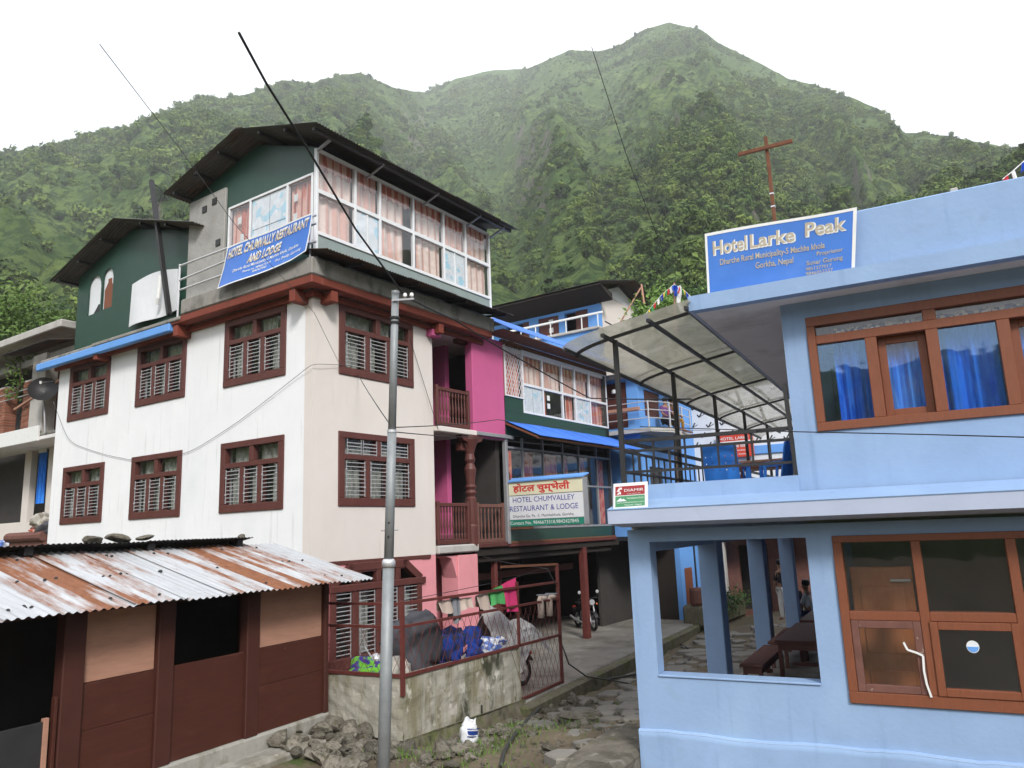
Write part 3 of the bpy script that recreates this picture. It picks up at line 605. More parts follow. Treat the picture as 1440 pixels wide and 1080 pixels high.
hgz = lambda X, Y: float(hg(X, Y))

# haze over the whole valley
hz = MB().box(-1500, 1500, -1500, 1700, -9, 760); hm = bpy.data.materials.new('valley_haze'); hm.use_nodes = True; t = hm.node_tree; t.nodes.clear()
ho = t.nodes.new("ShaderNodeOutputMaterial"); hv = t.nodes.new("ShaderNodeVolumePrincipled"); hv.inputs["Color"].default_value = (.93, .95, .98, 1); hv.inputs["Density"].default_value = .00034; hv.inputs["Anisotropy"].default_value = .1
_lnk(t, hv.outputs[0], ho.inputs["Volume"])
haze = solo(hz, 'haze', hm, kind='stuff')

# ================================================================== white lodge (frame W: x along the alley side, y along the long white side)
lodge = thing('hotel_building', 'white three storey lodge with dark brown windows and a green tin top floor', 'building', FRW, (0, 0, -3.4))
LH = [(.91, 2.94), (4.57, 6.6), (8.03, 10.04)]
mb = MB().panel(.252, 10.76, -3.5, 5.08, 0, .25, [(a, b, z, z + 1.43) for a, b in LH for z in (.67, 3.5)], axis='y'); mb.build('wall', M['white'], lodge)
RH = [(.77, 3.04, .69, 2.15), (.77, 3.04, 3.51, 4.95)]
mb = MB().panel(.0, 3.83, -.50, 5.08, .0, .25, RH); mb.build('wall', M['cream_dimmed'], lodge)
mb = MB().panel(.0, 3.83, -3.5, -.502, .004, .25, [(.56, 3.22, -2.55, -.75)]); mb.build('wall', M['pink'], lodge, label='pink ground floor wall')
MB().box(.0, 3.62, -.03, .03, -.57, -.49).build('trim', M['brownframe'], lodge)
# enclosing walls, floors
MB().box(.25, 13.2, 10.5, 10.75, -3.5, 5.08).build('wall', M['white'], lodge)
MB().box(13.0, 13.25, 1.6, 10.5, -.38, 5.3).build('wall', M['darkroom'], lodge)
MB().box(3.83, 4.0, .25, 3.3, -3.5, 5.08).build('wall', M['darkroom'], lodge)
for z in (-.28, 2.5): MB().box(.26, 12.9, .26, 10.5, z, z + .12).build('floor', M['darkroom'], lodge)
# room backs so that the windows look into shallow dark rooms
MB().box(3.4, 3.5, .3, 10.4, -3.4, 5.0).build('room_partition', M['room'], lodge)

def lodge_window(w, h, seed, top=.34, grilled_top=False, dim=False):
    """brown frame with three barred casements under two small lights; local x to the right, y inwards, z up"""
    r = random.Random(seed); f = MB(); t = .11; d0, d1 = -.035, .12
    zt = h * (1 - top) + .02
    f.bbox(-.06, w + .06, d0, d1, -.06, t, .008); f.bbox(-.06, w + .06, d0, d1, h - t * .7, h + .06, .008)
    for x in (-.06, w - t): f.bbox(x, x + t + .06, d0 + .002, d1, t, h - t * .7, .008)
    f.bbox(t, w - t, d0 + .012, d1, zt - .05, zt + .06, .006)
    iw = w - 2 * t; c = iw / 3
    for k in (1, 2): f.bbox(t + k * c - .075, t + k * c + .075, d0 + .012, d1, t, zt - .05, .006)
    f.bbox(w / 2 - .07, w / 2 + .07, d0 + .012, d1, zt + .06, h - t * .7, .006)
    subs = []
    for k in range(3):
        x0 = t + k * c + (.075 if k else .03); x1 = t + (k + 1) * c - (.075 if k < 2 else .03); z0, z1 = t + .03, zt - .08
        g = MB(); n = 9
        for q in range(n):
            z = z0 + .04 + (z1 - z0 - .08) * q / (n - 1); wv = [(x0 + (x1 - x0) * s_, -.012, z) for s_ in (0, 1)]
            g.bar(wv[0], wv[1], .010, .017)
        for x in (x0 + .02, x1 - .02): g.bar((x, -.02, z0), (x, -.02, z1), .014, .014)
        for q in (2, 6): 
            for x in (x0 + .02, x1 - .02): g.lathe((x, -.02, z0 + (z1 - z0) * q / 8), [(.004, -.03), (.022, -.01), (.022, .01), (.004, .03)], 6)
        subs.append(('grille', g, 'grille'))
        cu = MB(); a = r.choice([(0, 1), (0, .62), (0, .5), (.3, 1), (.5, 1)]); ph = r.uniform(0, 6)
        xa, xb = x0 + (x1 - x0) * a[0] - .03, x0 + (x1 - x0) * a[1] + .03
        cu.grid(lambda u, v: (xa + (xb - xa) * u, .22 + .028 * math.sin(u * 21 + ph + v), z0 - .1 + (z1 - z0 + .25) * v), 18, 3); subs.append(('curtain', cu, 'curtain_white'))
    for k in range(2):
        x0 = t + k * (iw / 2) + .07; x1 = x0 + iw / 2 - .14
        cu = MB(); ph = r.uniform(0, 6); z0, z1 = zt + .02, h
        if grilled_top:
            g = MB()
            for gx in (x0, (x0 + x1) / 2 + .03):
                gw = (x1 - x0) / 2 - .03
                for q in range(4): g.bar((gx, -.012, z0 + .06 + q * .075), (gx + gw, -.012, z0 + .06 + q * .075), .012, .02)
                for x in (gx, gx + gw): g.bar((x, -.02, z0 + .03), (x, -.02, z1 - .09), .012)
            subs.append(('grille', g, 'grille'))
        xb = x1 if r.random() < .55 else x0 + (x1 - x0) * .6
        cu.grid(lambda u, v: (x0 + (xb - x0) * u, .2 + .02 * math.sin(u * 17 + ph), z0 + (z1 - z0) * v), 14, 2); subs.append(('curtain', cu, 'curtain_white'))
    subs.append(('pane', MB().box(t * .8, w - t * .8, .06, .066, t * .8, h - t * .6), 'glass_dim'))
    return f, subs
def place_window(parent, pos, side, w, h, seed, **k):
    f, subs = lodge_window(w, h, seed, **k)
    b = BASE[parent.name]
    o = bpy.data.objects.new('window', f.mesh('window', M['brownframe'])); COL.objects.link(o); o.parent = parent
    o.location = tuple(np.array(pos) - np.array(b)); o.rotation_euler = (0, 0, -math.pi / 2 if side == 'L' else 0); BASE[o.name] = (0, 0, 0)
    for nm, m_, mt in subs: m_.build(nm, M[mt], o)
    return o
sd = 0
for z in (.67, 3.5):
    for a, b in LH: sd += 1; place_window(lodge, (0, b, z), 'L', b - a, 1.43, sd)
place_window(lodge, (.77, 0, .69), 'R', 2.27, 1.46, 31, grilled_top=True)
place_window(lodge, (.77, 0, 3.51), 'R', 2.27, 1.44, 32)
# ground floor window with sloping shoulders
gw = MB(); X0, X1, Z0, Z1, ZS = .50, 3.28, -2.62, -.70, -1.10
for x in (X0, X1 - .16): gw.bbox(x, x + .16, -.04, .12, Z0, ZS + .1)
gw.bbox(X0 - .03, X1 + .06, -.05, .12, Z0 - .02, Z0 + .2)
gw.bbox(X0 - .02, X1 + .12, -.06, .12, ZS - .02, ZS + .12)
for k in (1, 2, 3): x = X0 + (X1 - X0) * k / 4; gw.bbox(x - .09, x + .09, -.035, .12, Z0 + .2, ZS - .02)
gw.bar((X0 + .02, .035, ZS + .1), (X0 + .62, .035, Z1 + .12), .16, .16, (0, 1, 0)); gw.bar((X1 - .02, .035, ZS + .1), (X1 - .62, .035, Z1 + .12), .16, .16, (0, 1, 0))
gw.bbox(X0 + .5, X1 - .5, -.045, .12, Z1 - .02, Z1 + .15)
for x in (X0 + .78, (X0 + X1) / 2, X1 - .78): gw.bbox(x - .07, x + .07, -.034, .12, ZS + .12, Z1 - .02)
gwo = gw.build('window', M['brownframe'], lodge, label='ground floor window with sloping shoulders')
for k in range(4):
    x0 = X0 + (X1 - X0) * k / 4 + .11; x1 = x0 + .47; g = MB()
    for q in range(15): g.bar((x0, -.012, Z0 + .27 + q * .085), (x1, -.012, Z0 + .27 + q * .085), .010, .018)
    for x in (x0 + .02, x1 - .02): g.bar((x, -.02, Z0 + .2), (x, -.02, ZS - .02), .014)
    g.build('grille', M['grille'], gwo)
    ph = rng.uniform(0, 6); c = MB().grid(lambda u, v: (x0 + (.25 + .2 * (k % 2)) * u, .2 + .02 * math.sin(u * 15 + ph), Z0 + .2 + 1.3 * v), 10, 2); c.build('curtain', M['curtain_white'], gwo)
MB().box(X0 + .1, X1 - .1, .07, .076, Z0 + .1, ZS).build('pane', M['glass_dim'], gwo)
# pink shoulders of that window's opening: fill either side of the slopes
for s_ in (0, 1):
    xa, xb = (X0 - .02, X0 + .52) if s_ == 0 else (X1 + .02, X1 - .52)
    MB().prism([(xa, ZS + .14), (xb, Z1 + .2), (xa, Z1 + .2)], lambda x, z: (x, -.012, z), lambda x, z: (x, .2, z)).build('shoulder', M['pink'], lodge)

# --- recess with balconies, pillar and the magenta wall
MB().box(5.42, 5.6, .9, 2.6, -.4, 5.3).build('wall', M['magenta'], lodge)
MB().panel(4.0, 5.42, -.1, 5.3, 1.9, 2.0, [(4.3, 5.15, 2.62, 4.6)]).build('wall', M['magenta'], lodge, label='dim magenta wall at the back of the balconies')
MB().bbox(5.44, 6.9, -.03, .22, 2.46, 5.28, .02).build('wall', M['magenta'], lodge, label='magenta painted outer wall')
MB().box(6.72, 6.9, .22, 2.4, -.4, 5.3).build('wall', M['darkroom'], lodge)
MB().bbox(3.84, 5.46, -.12, 1.9, 2.46, 2.60, .02).build('balcony_slab', M['cream_dimmed'], lodge)
MB().bbox(3.84, 5.44, -.10, 1.9, -.50, -.30, .03).build('balcony_slab', M['pale_concrete'], lodge)
MB().bbox(5.5, 6.86, -.04, 1.9, -.42, -.30, .02).build('balcony_slab', M['brownframe'], lodge)
def railing(x0, x1, y, z0, h, n, nm='maroon'):
    r = MB(); r.bbox(x0, x1, y - .04, y + .04, z0 + h - .09, z0 + h, .01); r.bbox(x0, x1, y - .035, y + .035, z0, z0 + .1, .01)
    for x in (x0, x1 - .08): r.bbox(x, x + .08, y - .045, y + .045, z0, z0 + h + .04, .01)
    o = r.build('railing', M[nm], lodge)
    for k in range(n):
        x = x0 + .12 + (x1 - x0 - .24) * (k + .5) / n; b = MB()
        b.lathe((x, y, z0 + .1), [(.026, 0), (.026, .12), (.014, .16), (.03, .34), (.014, h - .36), (.026, h - .30), (.026, h - .19)], 7); b.build('baluster', M[nm], o)
railing(3.88, 5.22, -.04, 2.62, .98, 9, 'brownframe')
railing(3.86, 5.12, -.02, -.28, 1.0, 9, 'brownframe')
railing(5.5, 6.72, .02, -.30, 1.0, 6, 'oldwood')
for z in (-.02, 2.86): MB().bbox(5.05, 5.45, .1, .3, z + 2.1, z + 2.3).build('beam', M['brownframe'], lodge)
c = MB(); x, y = 5.32, .04
c.lathe((x, y, -.36), [(.15, 0), (.15, .5), (.12, .55), (.14, .9), (.14, 1.2), (.10, 1.25), (.15, 1.35), (.11, 1.42), (.15, 1.5), (.11, 1.56), (.13, 1.75), (.16, 1.95), (.10, 2.1), (.14, 2.2), (.11, 2.35), (.15, 2.5), (.24, 2.72), (.24, 2.82)], 12)
c.build('column', M['brownframe'], lodge, smooth=False)
MB().prism([(4.85, 2.46), (5.8, 2.46), (5.72, 2.34), (5.5, 2.28), (5.42, 2.1), (5.22, 2.1), (5.14, 2.28), (4.95, 2.34)], lambda x, z: (x, -.06, z), lambda x, z: (x, .14, z)).build('bracket', M['brownframe'], lodge)
# ground floor: door recess, pillar, garage
MB().box(3.84, 5.4, 1.0, 1.1, -3.4, -.5).build('wall', M['pink'], lodge)
d = MB().bbox(4.02, 4.62, .9, .99, -3.3, -1.15); do = d.build('door', M['orangewood'], lodge)
MB().bbox(4.06, 4.58, .87, .9, -1.9, -1.25).build('panel', M['ply'], do)
MB().bbox(4.62, 5.42, -.05, .5, -3.4, -.56, .015).build('pillar', M['pink'], lodge)
MB().prism([(4.62, -.56), (4.2, -.56), (4.42, -.62), (4.62, -1.1)], lambda x, z: (x, .0, z), lambda x, z: (x, .4, z)).build('bracket', M['pink'], lodge)
MB().box(13.0, 13.25, -.0, 1.6, -.4, 5.3).build('wall', M['darkroom'], lodge)
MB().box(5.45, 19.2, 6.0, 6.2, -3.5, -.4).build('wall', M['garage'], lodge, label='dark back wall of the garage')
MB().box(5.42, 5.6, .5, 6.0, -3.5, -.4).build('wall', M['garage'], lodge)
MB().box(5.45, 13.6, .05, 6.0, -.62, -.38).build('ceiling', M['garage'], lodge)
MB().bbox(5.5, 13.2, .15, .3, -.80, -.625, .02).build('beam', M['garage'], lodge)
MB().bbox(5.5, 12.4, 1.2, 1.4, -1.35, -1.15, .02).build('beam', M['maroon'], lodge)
for (px, py, sz) in ((11.15, .12, .2), (8.2, 1.3, .14), (6.6, .3, .14)): MB().bbox(px - sz / 2, px + sz / 2, py - sz / 2, py + sz / 2, -3.42, -.62, .012).build('post', M['maroon'], lodge)
bd = MB().bbox(6.05, 6.65, 2.0, 2.06, -3.3, -1.3); b_ = bd.build('door', M['deepblue'], lodge, label='bright blue door in the garage')
MB().box(6.2, 6.5, 1.985, 1.999, -2.3, -1.6).build('pane', M['glass_dim'], b_)

# --- roof slab with stained edge, red-brown trim and the blue-painted length
MB().bbox(-.42, 6.0, -.42, 4.2, 5.32, 5.70, .03).build('roof_slab', M['concrete'], lodge)
MB().bbox(-.36, 6.9, 4.2, 11.2, 5.20, 5.32, .03).build('roof_slab', M['concrete'], lodge)
MB().box(.0, 13.0, -.0, 11.0, 5.08, 5.20).build('ceiling', M['soffit'], lodge)
# trim: butt-jointed lengths
MB().bbox(-.40, -.12, -.40, 4.6, 5.14, 5.318, .02).build('cornice', M['cornice'], lodge)
MB().bbox(-.12, 5.9, -.40, -.12, 5.14, 5.318, .02).build('cornice', M['cornice'], lodge)
MB().bbox(-.10, -.002, -.10, 10.9, 5.0, 5.14, .015).build('cornice', M['cornice'], lodge)
MB().bbox(-.002, 5.9, -.10, -.002, 5.0, 5.14, .015).build('cornice', M['cornice'], lodge)
MB().bbox(-.44, -.30, 4.6, 11.25, 5.0, 5.20, .02).build('cornice', M['midblue'], lodge, label='blue painted length of the roof edge')
MB().box(-.30, .0, 4.6, 11.2, 5.1, 5.19).build('soffit', M['soffit'], lodge)
MB().bbox(-.44, -.36, 4.2, 8.2, 5.205, 5.30, .02).build('cornice', M['concrete'], lodge)
for u in (.15, 4.35, 8.0): MB().bbox(-.38, .0, u, u + .18, 4.86, 5.12, .01).build('beam_end', M['cornice'], lodge)
for v in (.18, 3.7): MB().bbox(v, v + .18, -.36, .0, 4.88, 5.12, .01).build('beam_end', M['cornice'], lodge)
MB().bbox(3.62, 3.95, -.2, .1, 4.82, 5.0, .01).build('beam_end', M['magenta'], lodge)

# --- green tin top floor
VA, VB, UA = .08, 6.46, .04
MB().box(VA, VB, UA, UA + .06, 5.70, 6.48).build('wall', M['greygreen'], lodge, label='grey green tin sill below the glazing')
fr = MB(); mull = [VA, 1.22, 2.03, 3.22, 4.42, 5.36, VB]
for i, v in enumerate(mull): fr.bbox(v - .035, v + .035, UA - .035, UA + .05, 5.75 if i in (0, 6) else 6.5, 8.44, .006)
fr.bbox(VA, VB, UA - .03, UA + .05, 6.44, 6.52, .006); fr.bbox(VA, VB, UA - .03, UA + .05, 7.40, 7.50, .006); fr.bbox(VA, VB, UA - .03, UA + .05, 8.38, 8.45, .006)
glz = fr.build('window', M['whiteframe'], lodge, label='long glazed front of the top floor with white frames')
for i in range(6):
    a, b = mull[i] + .035, mull[i + 1] - .035
    for z0, z1 in ((6.52, 7.40), (7.50, 8.38)):
        MB().box(a, b, UA + .005, UA + .011, z0, z1).build('pane', M['glass'], glz)
    low = i in (1, 4)
    if low:
        for k in range(2):
            w = (b - a) / 2; pf = MB().box(a + k * w, a + (k + 1) * w - .02, UA + .014, UA + .03, 6.52, 7.40); pf.build('sash', M['paper'], glz)
        MB().bbox((a + b) / 2 - .03, (a + b) / 2 + .02, UA - .01, UA + .012, 6.52, 7.40, .004).build('sash_bar', M['whiteframe'], glz)
    gap = .22 if i in (2, 3) else 0
    for z0, z1 in (((7.50, 8.30),) if low else ((6.50, 7.42), (7.46, 8.30))):
        aa, bb = (a, b - gap) if i == 2 else (a + gap, b); ph = rng.uniform(0, 6)
        MB().grid(lambda u, v: (aa + (bb - aa) * u, UA + .12 + .022 * math.sin(u * (bb - aa) * 22 + ph), z0 + (z1 - z0) * v), 26, 2).build('curtain', M['curtain_sunlit'], glz)
    ph = rng.uniform(0, 6)
    MB().grid(lambda u, v: (a + (b - a) * u, UA + .085 + .016 * math.sin(u * (b - a) * 30 + ph), 8.42 - (.36 + .03 * math.sin(u * (b - a) * 30 + ph)) * (1 - v)), 30, 2).build('valance', M['curtain_red'], glz)
MB().box(.3, 6.3, 1.4, 1.5, 5.75, 8.6).build('room_partition', M['room'], lodge)
# end wall (left face) with windows under a green gable
EW = [(.16, 3.12, 6.30, 7.86)]
gv = VA
ridge_u, ridge_z, eaveR, eaveL, ze = 2.1, 9.32, -.62, 4.95, 8.60
gp = [(UA + .06, 5.72), (UA + .06, 8.42), (ridge_u, 9.18), (4.72, 8.52), (4.72, 5.72)]
gmb = MB()
gmb.panel(UA + .06, 3.2, 5.72, 7.9, gv, gv + .06, EW, axis='y'); gmb.prism([(UA + .06, 7.9), (UA + .06, 8.50), (ridge_u, 9.22), (4.72, 8.56), (4.72, 7.9)], lambda u, z: (gv, u, z), lambda u, z: (gv + .06, u, z)); gmb.build('wall', M['green'], lodge, label='dark green tin gable of the top floor')
ef = MB(); em = [.16, .98, 2.30, 3.10]
for u in em: ef.bbox(gv - .03, gv + .05, u - .03, u + .03, 6.3, 7.88, .005)
ef.bbox(gv - .028, gv + .05, .13, 3.13, 7.84, 7.90, .005); ef.bbox(gv - .028, gv + .05, .13, 3.13, 6.28, 6.34, .005)
eg = ef.build('window', M['whiteframe'], lodge, label='end window of the top floor with red curtains and film covered sash')
for i in range(3):
    a, b = em[i] + .03, em[i + 1] - .03
    MB().box(gv + .0, gv + .006, a, b, 6.34, 7.84).build('pane', M['glass'], eg)
    if i == 1:
        for k in range(2):
            for q in range(2): MB().box(gv + .012, gv + .02, a + (b - a) * k / 2, a + (b - a) * (k + 1) / 2 - .02, 6.34 + .76 * q, 7.08 + .76 * q).build('sash', M['paper'], eg)
    else:
        ph = rng.uniform(0, 6); MB().grid(lambda u, v: (gv + .1 + .022 * math.sin(u * 24 + ph), a + (b - a) * u, 6.34 + 1.5 * v), 24, 2).build('curtain', M['curtain_red'], eg)
        for q in range(3): yy, zz = rng.uniform(a + .15, b - .2), 6.5 + q * .45; MB().box(gv + .02, gv + .024, yy, yy + .13, zz, zz + .17).build('paper_note', M['txt_white'], eg)
# grey block pier
MB().bbox(.02, .5, 3.22, 4.70, 5.72, 8.46, .02).build('pier', M['block'], lodge, label='rough grey block pier')
for u, z in ((3.55, 8.12), (3.95, 8.02), (3.35, 7.0)): MB().box(-.004, .022, u, u + .17, z, z + .16).build('putlog_dark_patch', M['black'], lodge)  # black patches on the pier face paint the shade of open holes
# roof sheets: gable over the top floor, ridge along x
def roof(parent, x0, x1, ue0, ze0, ur, zr, ue1, ze1, mtop, w=.9):
    n = int(round((x1 - x0) / w)); w = (x1 - x0) / n
    for side, (ue, ze_) in enumerate(((ue0, ze0), (ue1, ze1))):
        s = Vector((0, ue - ur, ze_ - zr)); S = s.length; s.normalize()
        for k in range(n):
            mb = MB(); corr(mb, (x0 + k * w - .03, ur, zr + .006 * (k % 2) + .003 * side), (1, 0, 0), s, w + .06, S + rng.uniform(-.03, .05), .085, .014, 3); mb.build('roof_sheet', M[mtop], parent)
roof(lodge, -.52, 7.0, -.64, 8.56, ridge_u, 9.36, 4.95, 8.60, 'tin_under')
MB().prism([(ridge_u - .22, 9.32), (ridge_u, 9.40), (ridge_u + .22, 9.34), (ridge_u, 9.37)], lambda u, z: (-.54, u, z), lambda u, z: (7.0, u, z)).build('ridge_cap', M['tin_under'], lodge)
for (u, z) in ((-.45, 8.52), (.5, 8.83), (1.4, 9.08), (2.9, 9.08), (3.8, 8.83), (4.7, 8.58)): MB().bbox(-.45, 6.9, u - .04, u + .04, z - .05, z + .03, .006).build('purlin', M['black'], lodge)
for v in (1.6, 3.6, 5.4, 6.5): MB().bar((v, UA, 8.30), (v + .02, -.5, 8.50), .04).build('bracket', M['steel'], lodge)
MB().bar((VA, UA, 8.38), (VA, -.45, 8.52), .05).build('bracket', M['steel'], lodge)
# lower green wing behind the blue-edged roof
mb = MB(); gv2 = .25
A1 = [(px, py) for px, py in ((0, 0),)]
gp = [(4.72, 5.32), (10.55, 5.32), (10.55, 7.80), (7.75, 8.62), (4.72, 7.72)]
mb.prism([(4.72, 5.32), (10.55, 5.32), (10.55, 6.05), (4.72, 6.05)], lambda u, z: (gv2, u, z), lambda u, z: (gv2 + .05, u, z))
mb.panel(4.72, 10.55, 6.05, 7.78, gv2, gv2 + .05, [(8.62, 9.18, 6.57, 7.76), (9.25, 9.96, 6.54, 7.70)], axis='y')
mb.prism([(4.72, 7.78), (10.55, 7.78), (10.55, 7.84), (7.75, 8.64), (4.72, 7.81)], lambda u, z: (gv2, u, z), lambda u, z: (gv2 + .05, u, z))
mb.build('wall', M['green'], lodge, label='dark green tin wall of the lower top floor wing')
for (a, b, z0, z1, mt) in ((8.62, 9.18, 6.57, 7.76, 'oldwood'), (9.25, 9.96, 6.54, 7.70, 'whiteframe')):
    # arched heads of green tin over the openings, pale boards behind
    w = b - a; cx = (a + b) / 2; rr_ = w / 2
    for s_ in (-1, 1):
        arc = [(cx + s_ * rr_ * math.cos(t), z1 - rr_ + rr_ * math.sin(t)) for t in np.linspace(0, math.pi / 2, 7)]
        MB().prism([(cx + s_ * (rr_ + .002), z1 + .002)] + arc[::-1] if s_ > 0 else [(cx + s_ * (rr_ + .002), z1 + .002)] + arc[::-1], lambda u, z: (gv2 - .004, u, z), lambda u, z: (gv2 + .052, u, z)).build('arch_head', M['green'], lodge)
    bd = MB().box(gv2 + .06, gv2 + .08, a - .05, b + .05, z0 - .05, z1 + .05).build('arched_window', M['white_sign'], lodge)
    if mt == 'oldwood': MB().prism([(a + .02, 6.55), (b - .06, 6.55), (b - .06, 7.15), (b - .22, 7.36), (b - .22, 7.46), (a + .16, 7.46), (a + .16, 7.34), (a + .02, 7.12)], lambda u, z: (gv2 + .045, u, z), lambda u, z: (gv2 + .058, u, z)).build('shutter', M['orangewood'], bd)
    else: MB().prism([(a, 6.55), (a + .4, 6.55), (a + .26, 6.68), (a + .14, 6.80), (a, 6.76)], lambda u, z: (gv2 + .03, u, z), lambda u, z: (gv2 + .055, u, z)).build('cloth', M['black'], bd)
roof(lodge, -.28, 5.5, 11.15, 7.74, 7.75, 8.78, 4.0, 7.66, 'tin_under')
for (u, z) in ((10.9, 7.74), (9.8, 8.08), (8.6, 8.44), (6.6, 8.38), (5.4, 8.02)): MB().bbox(-.2, 5.4, u - .04, u + .04, z - .06, z + .02, .006).build('purlin', M['black'], lodge)
MB().box(.3, 5.5, 10.5, 10.56, 5.32, 7.8).build('wall', M['green'], lodge)
MB().box(5.4, 5.5, .3, 10.5, 5.32, 8.4).build('wall', M['green'], lodge)
MB().box(6.42, 6.5, .1, 4.7, 5.7, 8.6).build('wall', M['green'], lodge)

# --- dark apron roof over the alley side, then the blue lean-to roof over the annexe
def apron(x0, x1, yi, zi, yo, zo, m, w=.85):
    n = int(round((x1 - x0) / w)); w = (x1 - x0) / n; s = Vector((0, yo - yi, zo - zi)); S = s.length; s.normalize()
    for k in range(n):
        mb = MB(); corr(mb, (x0 + k * w - .03, yi, zi + .006 * (k % 2)), (1, 0, 0), s, w + .06, S + rng.uniform(-.04, .06), .085, .015, 3); mb.build('roof_sheet', M[m], lodge)
apron(-.42, 6.1, .2, 5.98, -.92, 5.72, 'tin_dark')
for v in (.6, 2.4, 4.2, 5.9): MB().bar((v, -.0, 5.82), (v, -.85, 5.69), .06).build('rafter', M['black'], lodge)
# --- annexe: glazed dark upper storey, awning, glazed lower storey
apron(6.1, 13.6, .9, 6.36, -.70, 5.46, 'tin_blue')
MB().bbox(6.12, 13.5, -.62, .0, 5.385, 5.42, .008).build('soffit', M['rust'], lodge)
MB().bbox(6.9, 13.3, -.02, .1, 5.22, 5.38, .01).build('beam', M['rust'], lodge)
MB().box(6.95, 13.25, .0, .06, 2.62, 3.34).build('wall', M['green'], lodge, label='green tin band under the upper windows')
MB().box(6.95, 7.95, -.006, .0, 3.3, 3.74).build('wall', M['green'], lodge)
MB().box(6.95, 13.25, .0, .06, -.36, .02).build('wall', M['green'], lodge, label='green tin band at the foot of the annexe')
MB().bbox(6.9, 13.3, -.02, .3, -.44, -.365, .01).build('beam', M['maroon'], lodge)
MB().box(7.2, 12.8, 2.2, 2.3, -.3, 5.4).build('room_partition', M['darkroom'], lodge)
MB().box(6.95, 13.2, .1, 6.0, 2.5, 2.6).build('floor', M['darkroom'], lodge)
fr = MB(); am = [6.98, 7.92, 9.02, 10.18, 11.0, 12.0, 13.2]
for v in am[1:]: fr.bbox(v - .03, v + .03, -.02, .06, 3.34, 5.24, .005)
fr.bbox(7.92, 13.2, -.018, .06, 4.16, 4.24, .005); fr.bbox(7.92, 13.2, -.018, .06, 3.34, 3.40, .005); fr.bbox(7.92, 13.2, -.018, .06, 5.18, 5.24, .005)
ann = fr.build('window', M['whiteframe'], lodge, label='glazed upper front of the annexe with red and white curtains')
for i in range(1, 6):
    a, b = am[i] + .03, am[i + 1] - .03
    for z0, z1 in ((3.40, 4.16), (4.24, 5.18)): MB().box(a, b, .01, .016, z0, z1).build('pane', M['glass'], ann)
    ph = rng.uniform(0, 6)
    MB().grid(lambda u, v: (a + (b - a) * u, .11 + .02 * math.sin(u * 20 + ph), 4.24 + .62 * v), 20, 2).build('curtain', M['curtain_sunlit'], ann)
    MB().grid(lambda u, v: (a + (b - a) * u, .085 + .012 * math.sin(u * 20 + ph), 4.80 + .38 * v), 20, 2).build('valance', M['curtain_red'], ann)
    if i in (1, 4):
        for k in range(2): MB().box(a + (b - a) * k / 2, a + (b - a) * (k + 1) / 2 - .02, .02, .03, 3.40, 4.16).build('sash', M['paper'], ann)
    else:
        q0, q1 = ((a, a + .28), (a + .28, b), (a, b))[{2: 0, 3: 1, 5: 2}[i]]
        MB().grid(lambda u, v: (q0 + (q1 - q0) * u, .11 + .02 * math.sin(u * 18 + ph), 3.4 + .78 * v), 18, 2).build('curtain', M['curtain_red'], ann)
for q in range(2): MB().box(9.25, 9.4, .0, .008, 3.62 + q * .25, 3.78 + q * .25).build('paper_note', M['txt_white'], ann)
# diamond lattice over the first bay
lt = MB()
for k in range(-14, 16):
    for s_ in (-1, 1):
        x0 = 7.0 + k * .125
        p = (x0, 3.78); q = (x0 + s_ * .72, 5.2)
        t0, t1 = 0.0, 1.0
        dx = q[0] - p[0]
        lo, hi = 7.0, 7.88
        ta, tb = sorted(((lo - p[0]) / dx, (hi - p[0]) / dx)); t0, t1 = max(0, ta), min(1, tb)
        if t1 - t0 < .04: continue
        P_ = lambda t: (p[0] + dx * t, -.02 + .012 * s_, p[1] + (q[1] - p[1]) * t)
        lt.bar(P_(t0), P_(t1), .014, .01)
lt.bbox(6.96, 7.0, -.04, .0, 3.74, 5.24, .005); lt.bbox(7.0, 7.9, -.04, .0, 3.74, 3.78, .005)
lt.build('lattice', M['whiteframe'], lodge)
MB().grid(lambda u, v: (7.0 + .9 * u, .12 + .02 * math.sin(u * 20), 3.76 + 1.45 * v), 20, 2).build('curtain', M['curtain_red'], lodge)
# blue awning
n = 7
for k in range(n):
    w = 6.4 / n; s = Vector((.0, -1.12, -.52)); S = s.length; s.normalize(); mb = MB(); corr(mb, (6.95 + k * w - .02, -.02, 3.02 + .005 * (k % 2)), (1, 0, 0), s, w + .04, S, .085, .015, 2); mb.build('awning_sheet', M['tin_blue'], lodge)
for v in (6.95, 9.0, 11.0, 13.2): MB().bar((v, .0, 2.95), (v, -1.05, 2.46), .05).build('rafter', M['rust'], lodge)
MB().bbox(6.95, 13.3, -1.06, -1.0, 2.42, 2.48, .005).build('purlin', M['rust'], lodge)
fr = MB(); lm = [6.95, 7.75, 8.85, 10.0, 11.0, 12.2, 13.2]
for v in lm: fr.bbox(v - .03, v + .03, -.02, .06, .02, 2.6, .005)
fr.bbox(6.95, 13.2, -.018, .06, 2.25, 2.31, .005); fr.bbox(6.95, 13.2, -.018, .06, .02, .08, .005); fr.bbox(11.0, 13.2, -.018, .06, 1.28, 1.34, .005)
lo = fr.build('window', M['steel'], lodge, label='shaded lower glazing of the annexe with red curtains')
for i in range(6):
    a, b = lm[i] + .03, lm[i + 1] - .03
    MB().box(a, b, .01, .016, .08, 2.25).build('pane', M['glass_dim'], lo)
    ph = rng.uniform(0, 6); w = (.3, .55, .8, .35, .4, .5)[i]
    MB().grid(lambda u, v: (a + w * u, .06 + .02 * math.sin(u * 14 + ph), .1 + 2.1 * v), 12, 3).build('curtain', M['curtain_deep'], lo)
MB().bbox(6.82, 6.94, -.06, .06, -.36, 2.62, .01).build('post', M['steel'], lodge, label='grey post at the corner of the annexe')
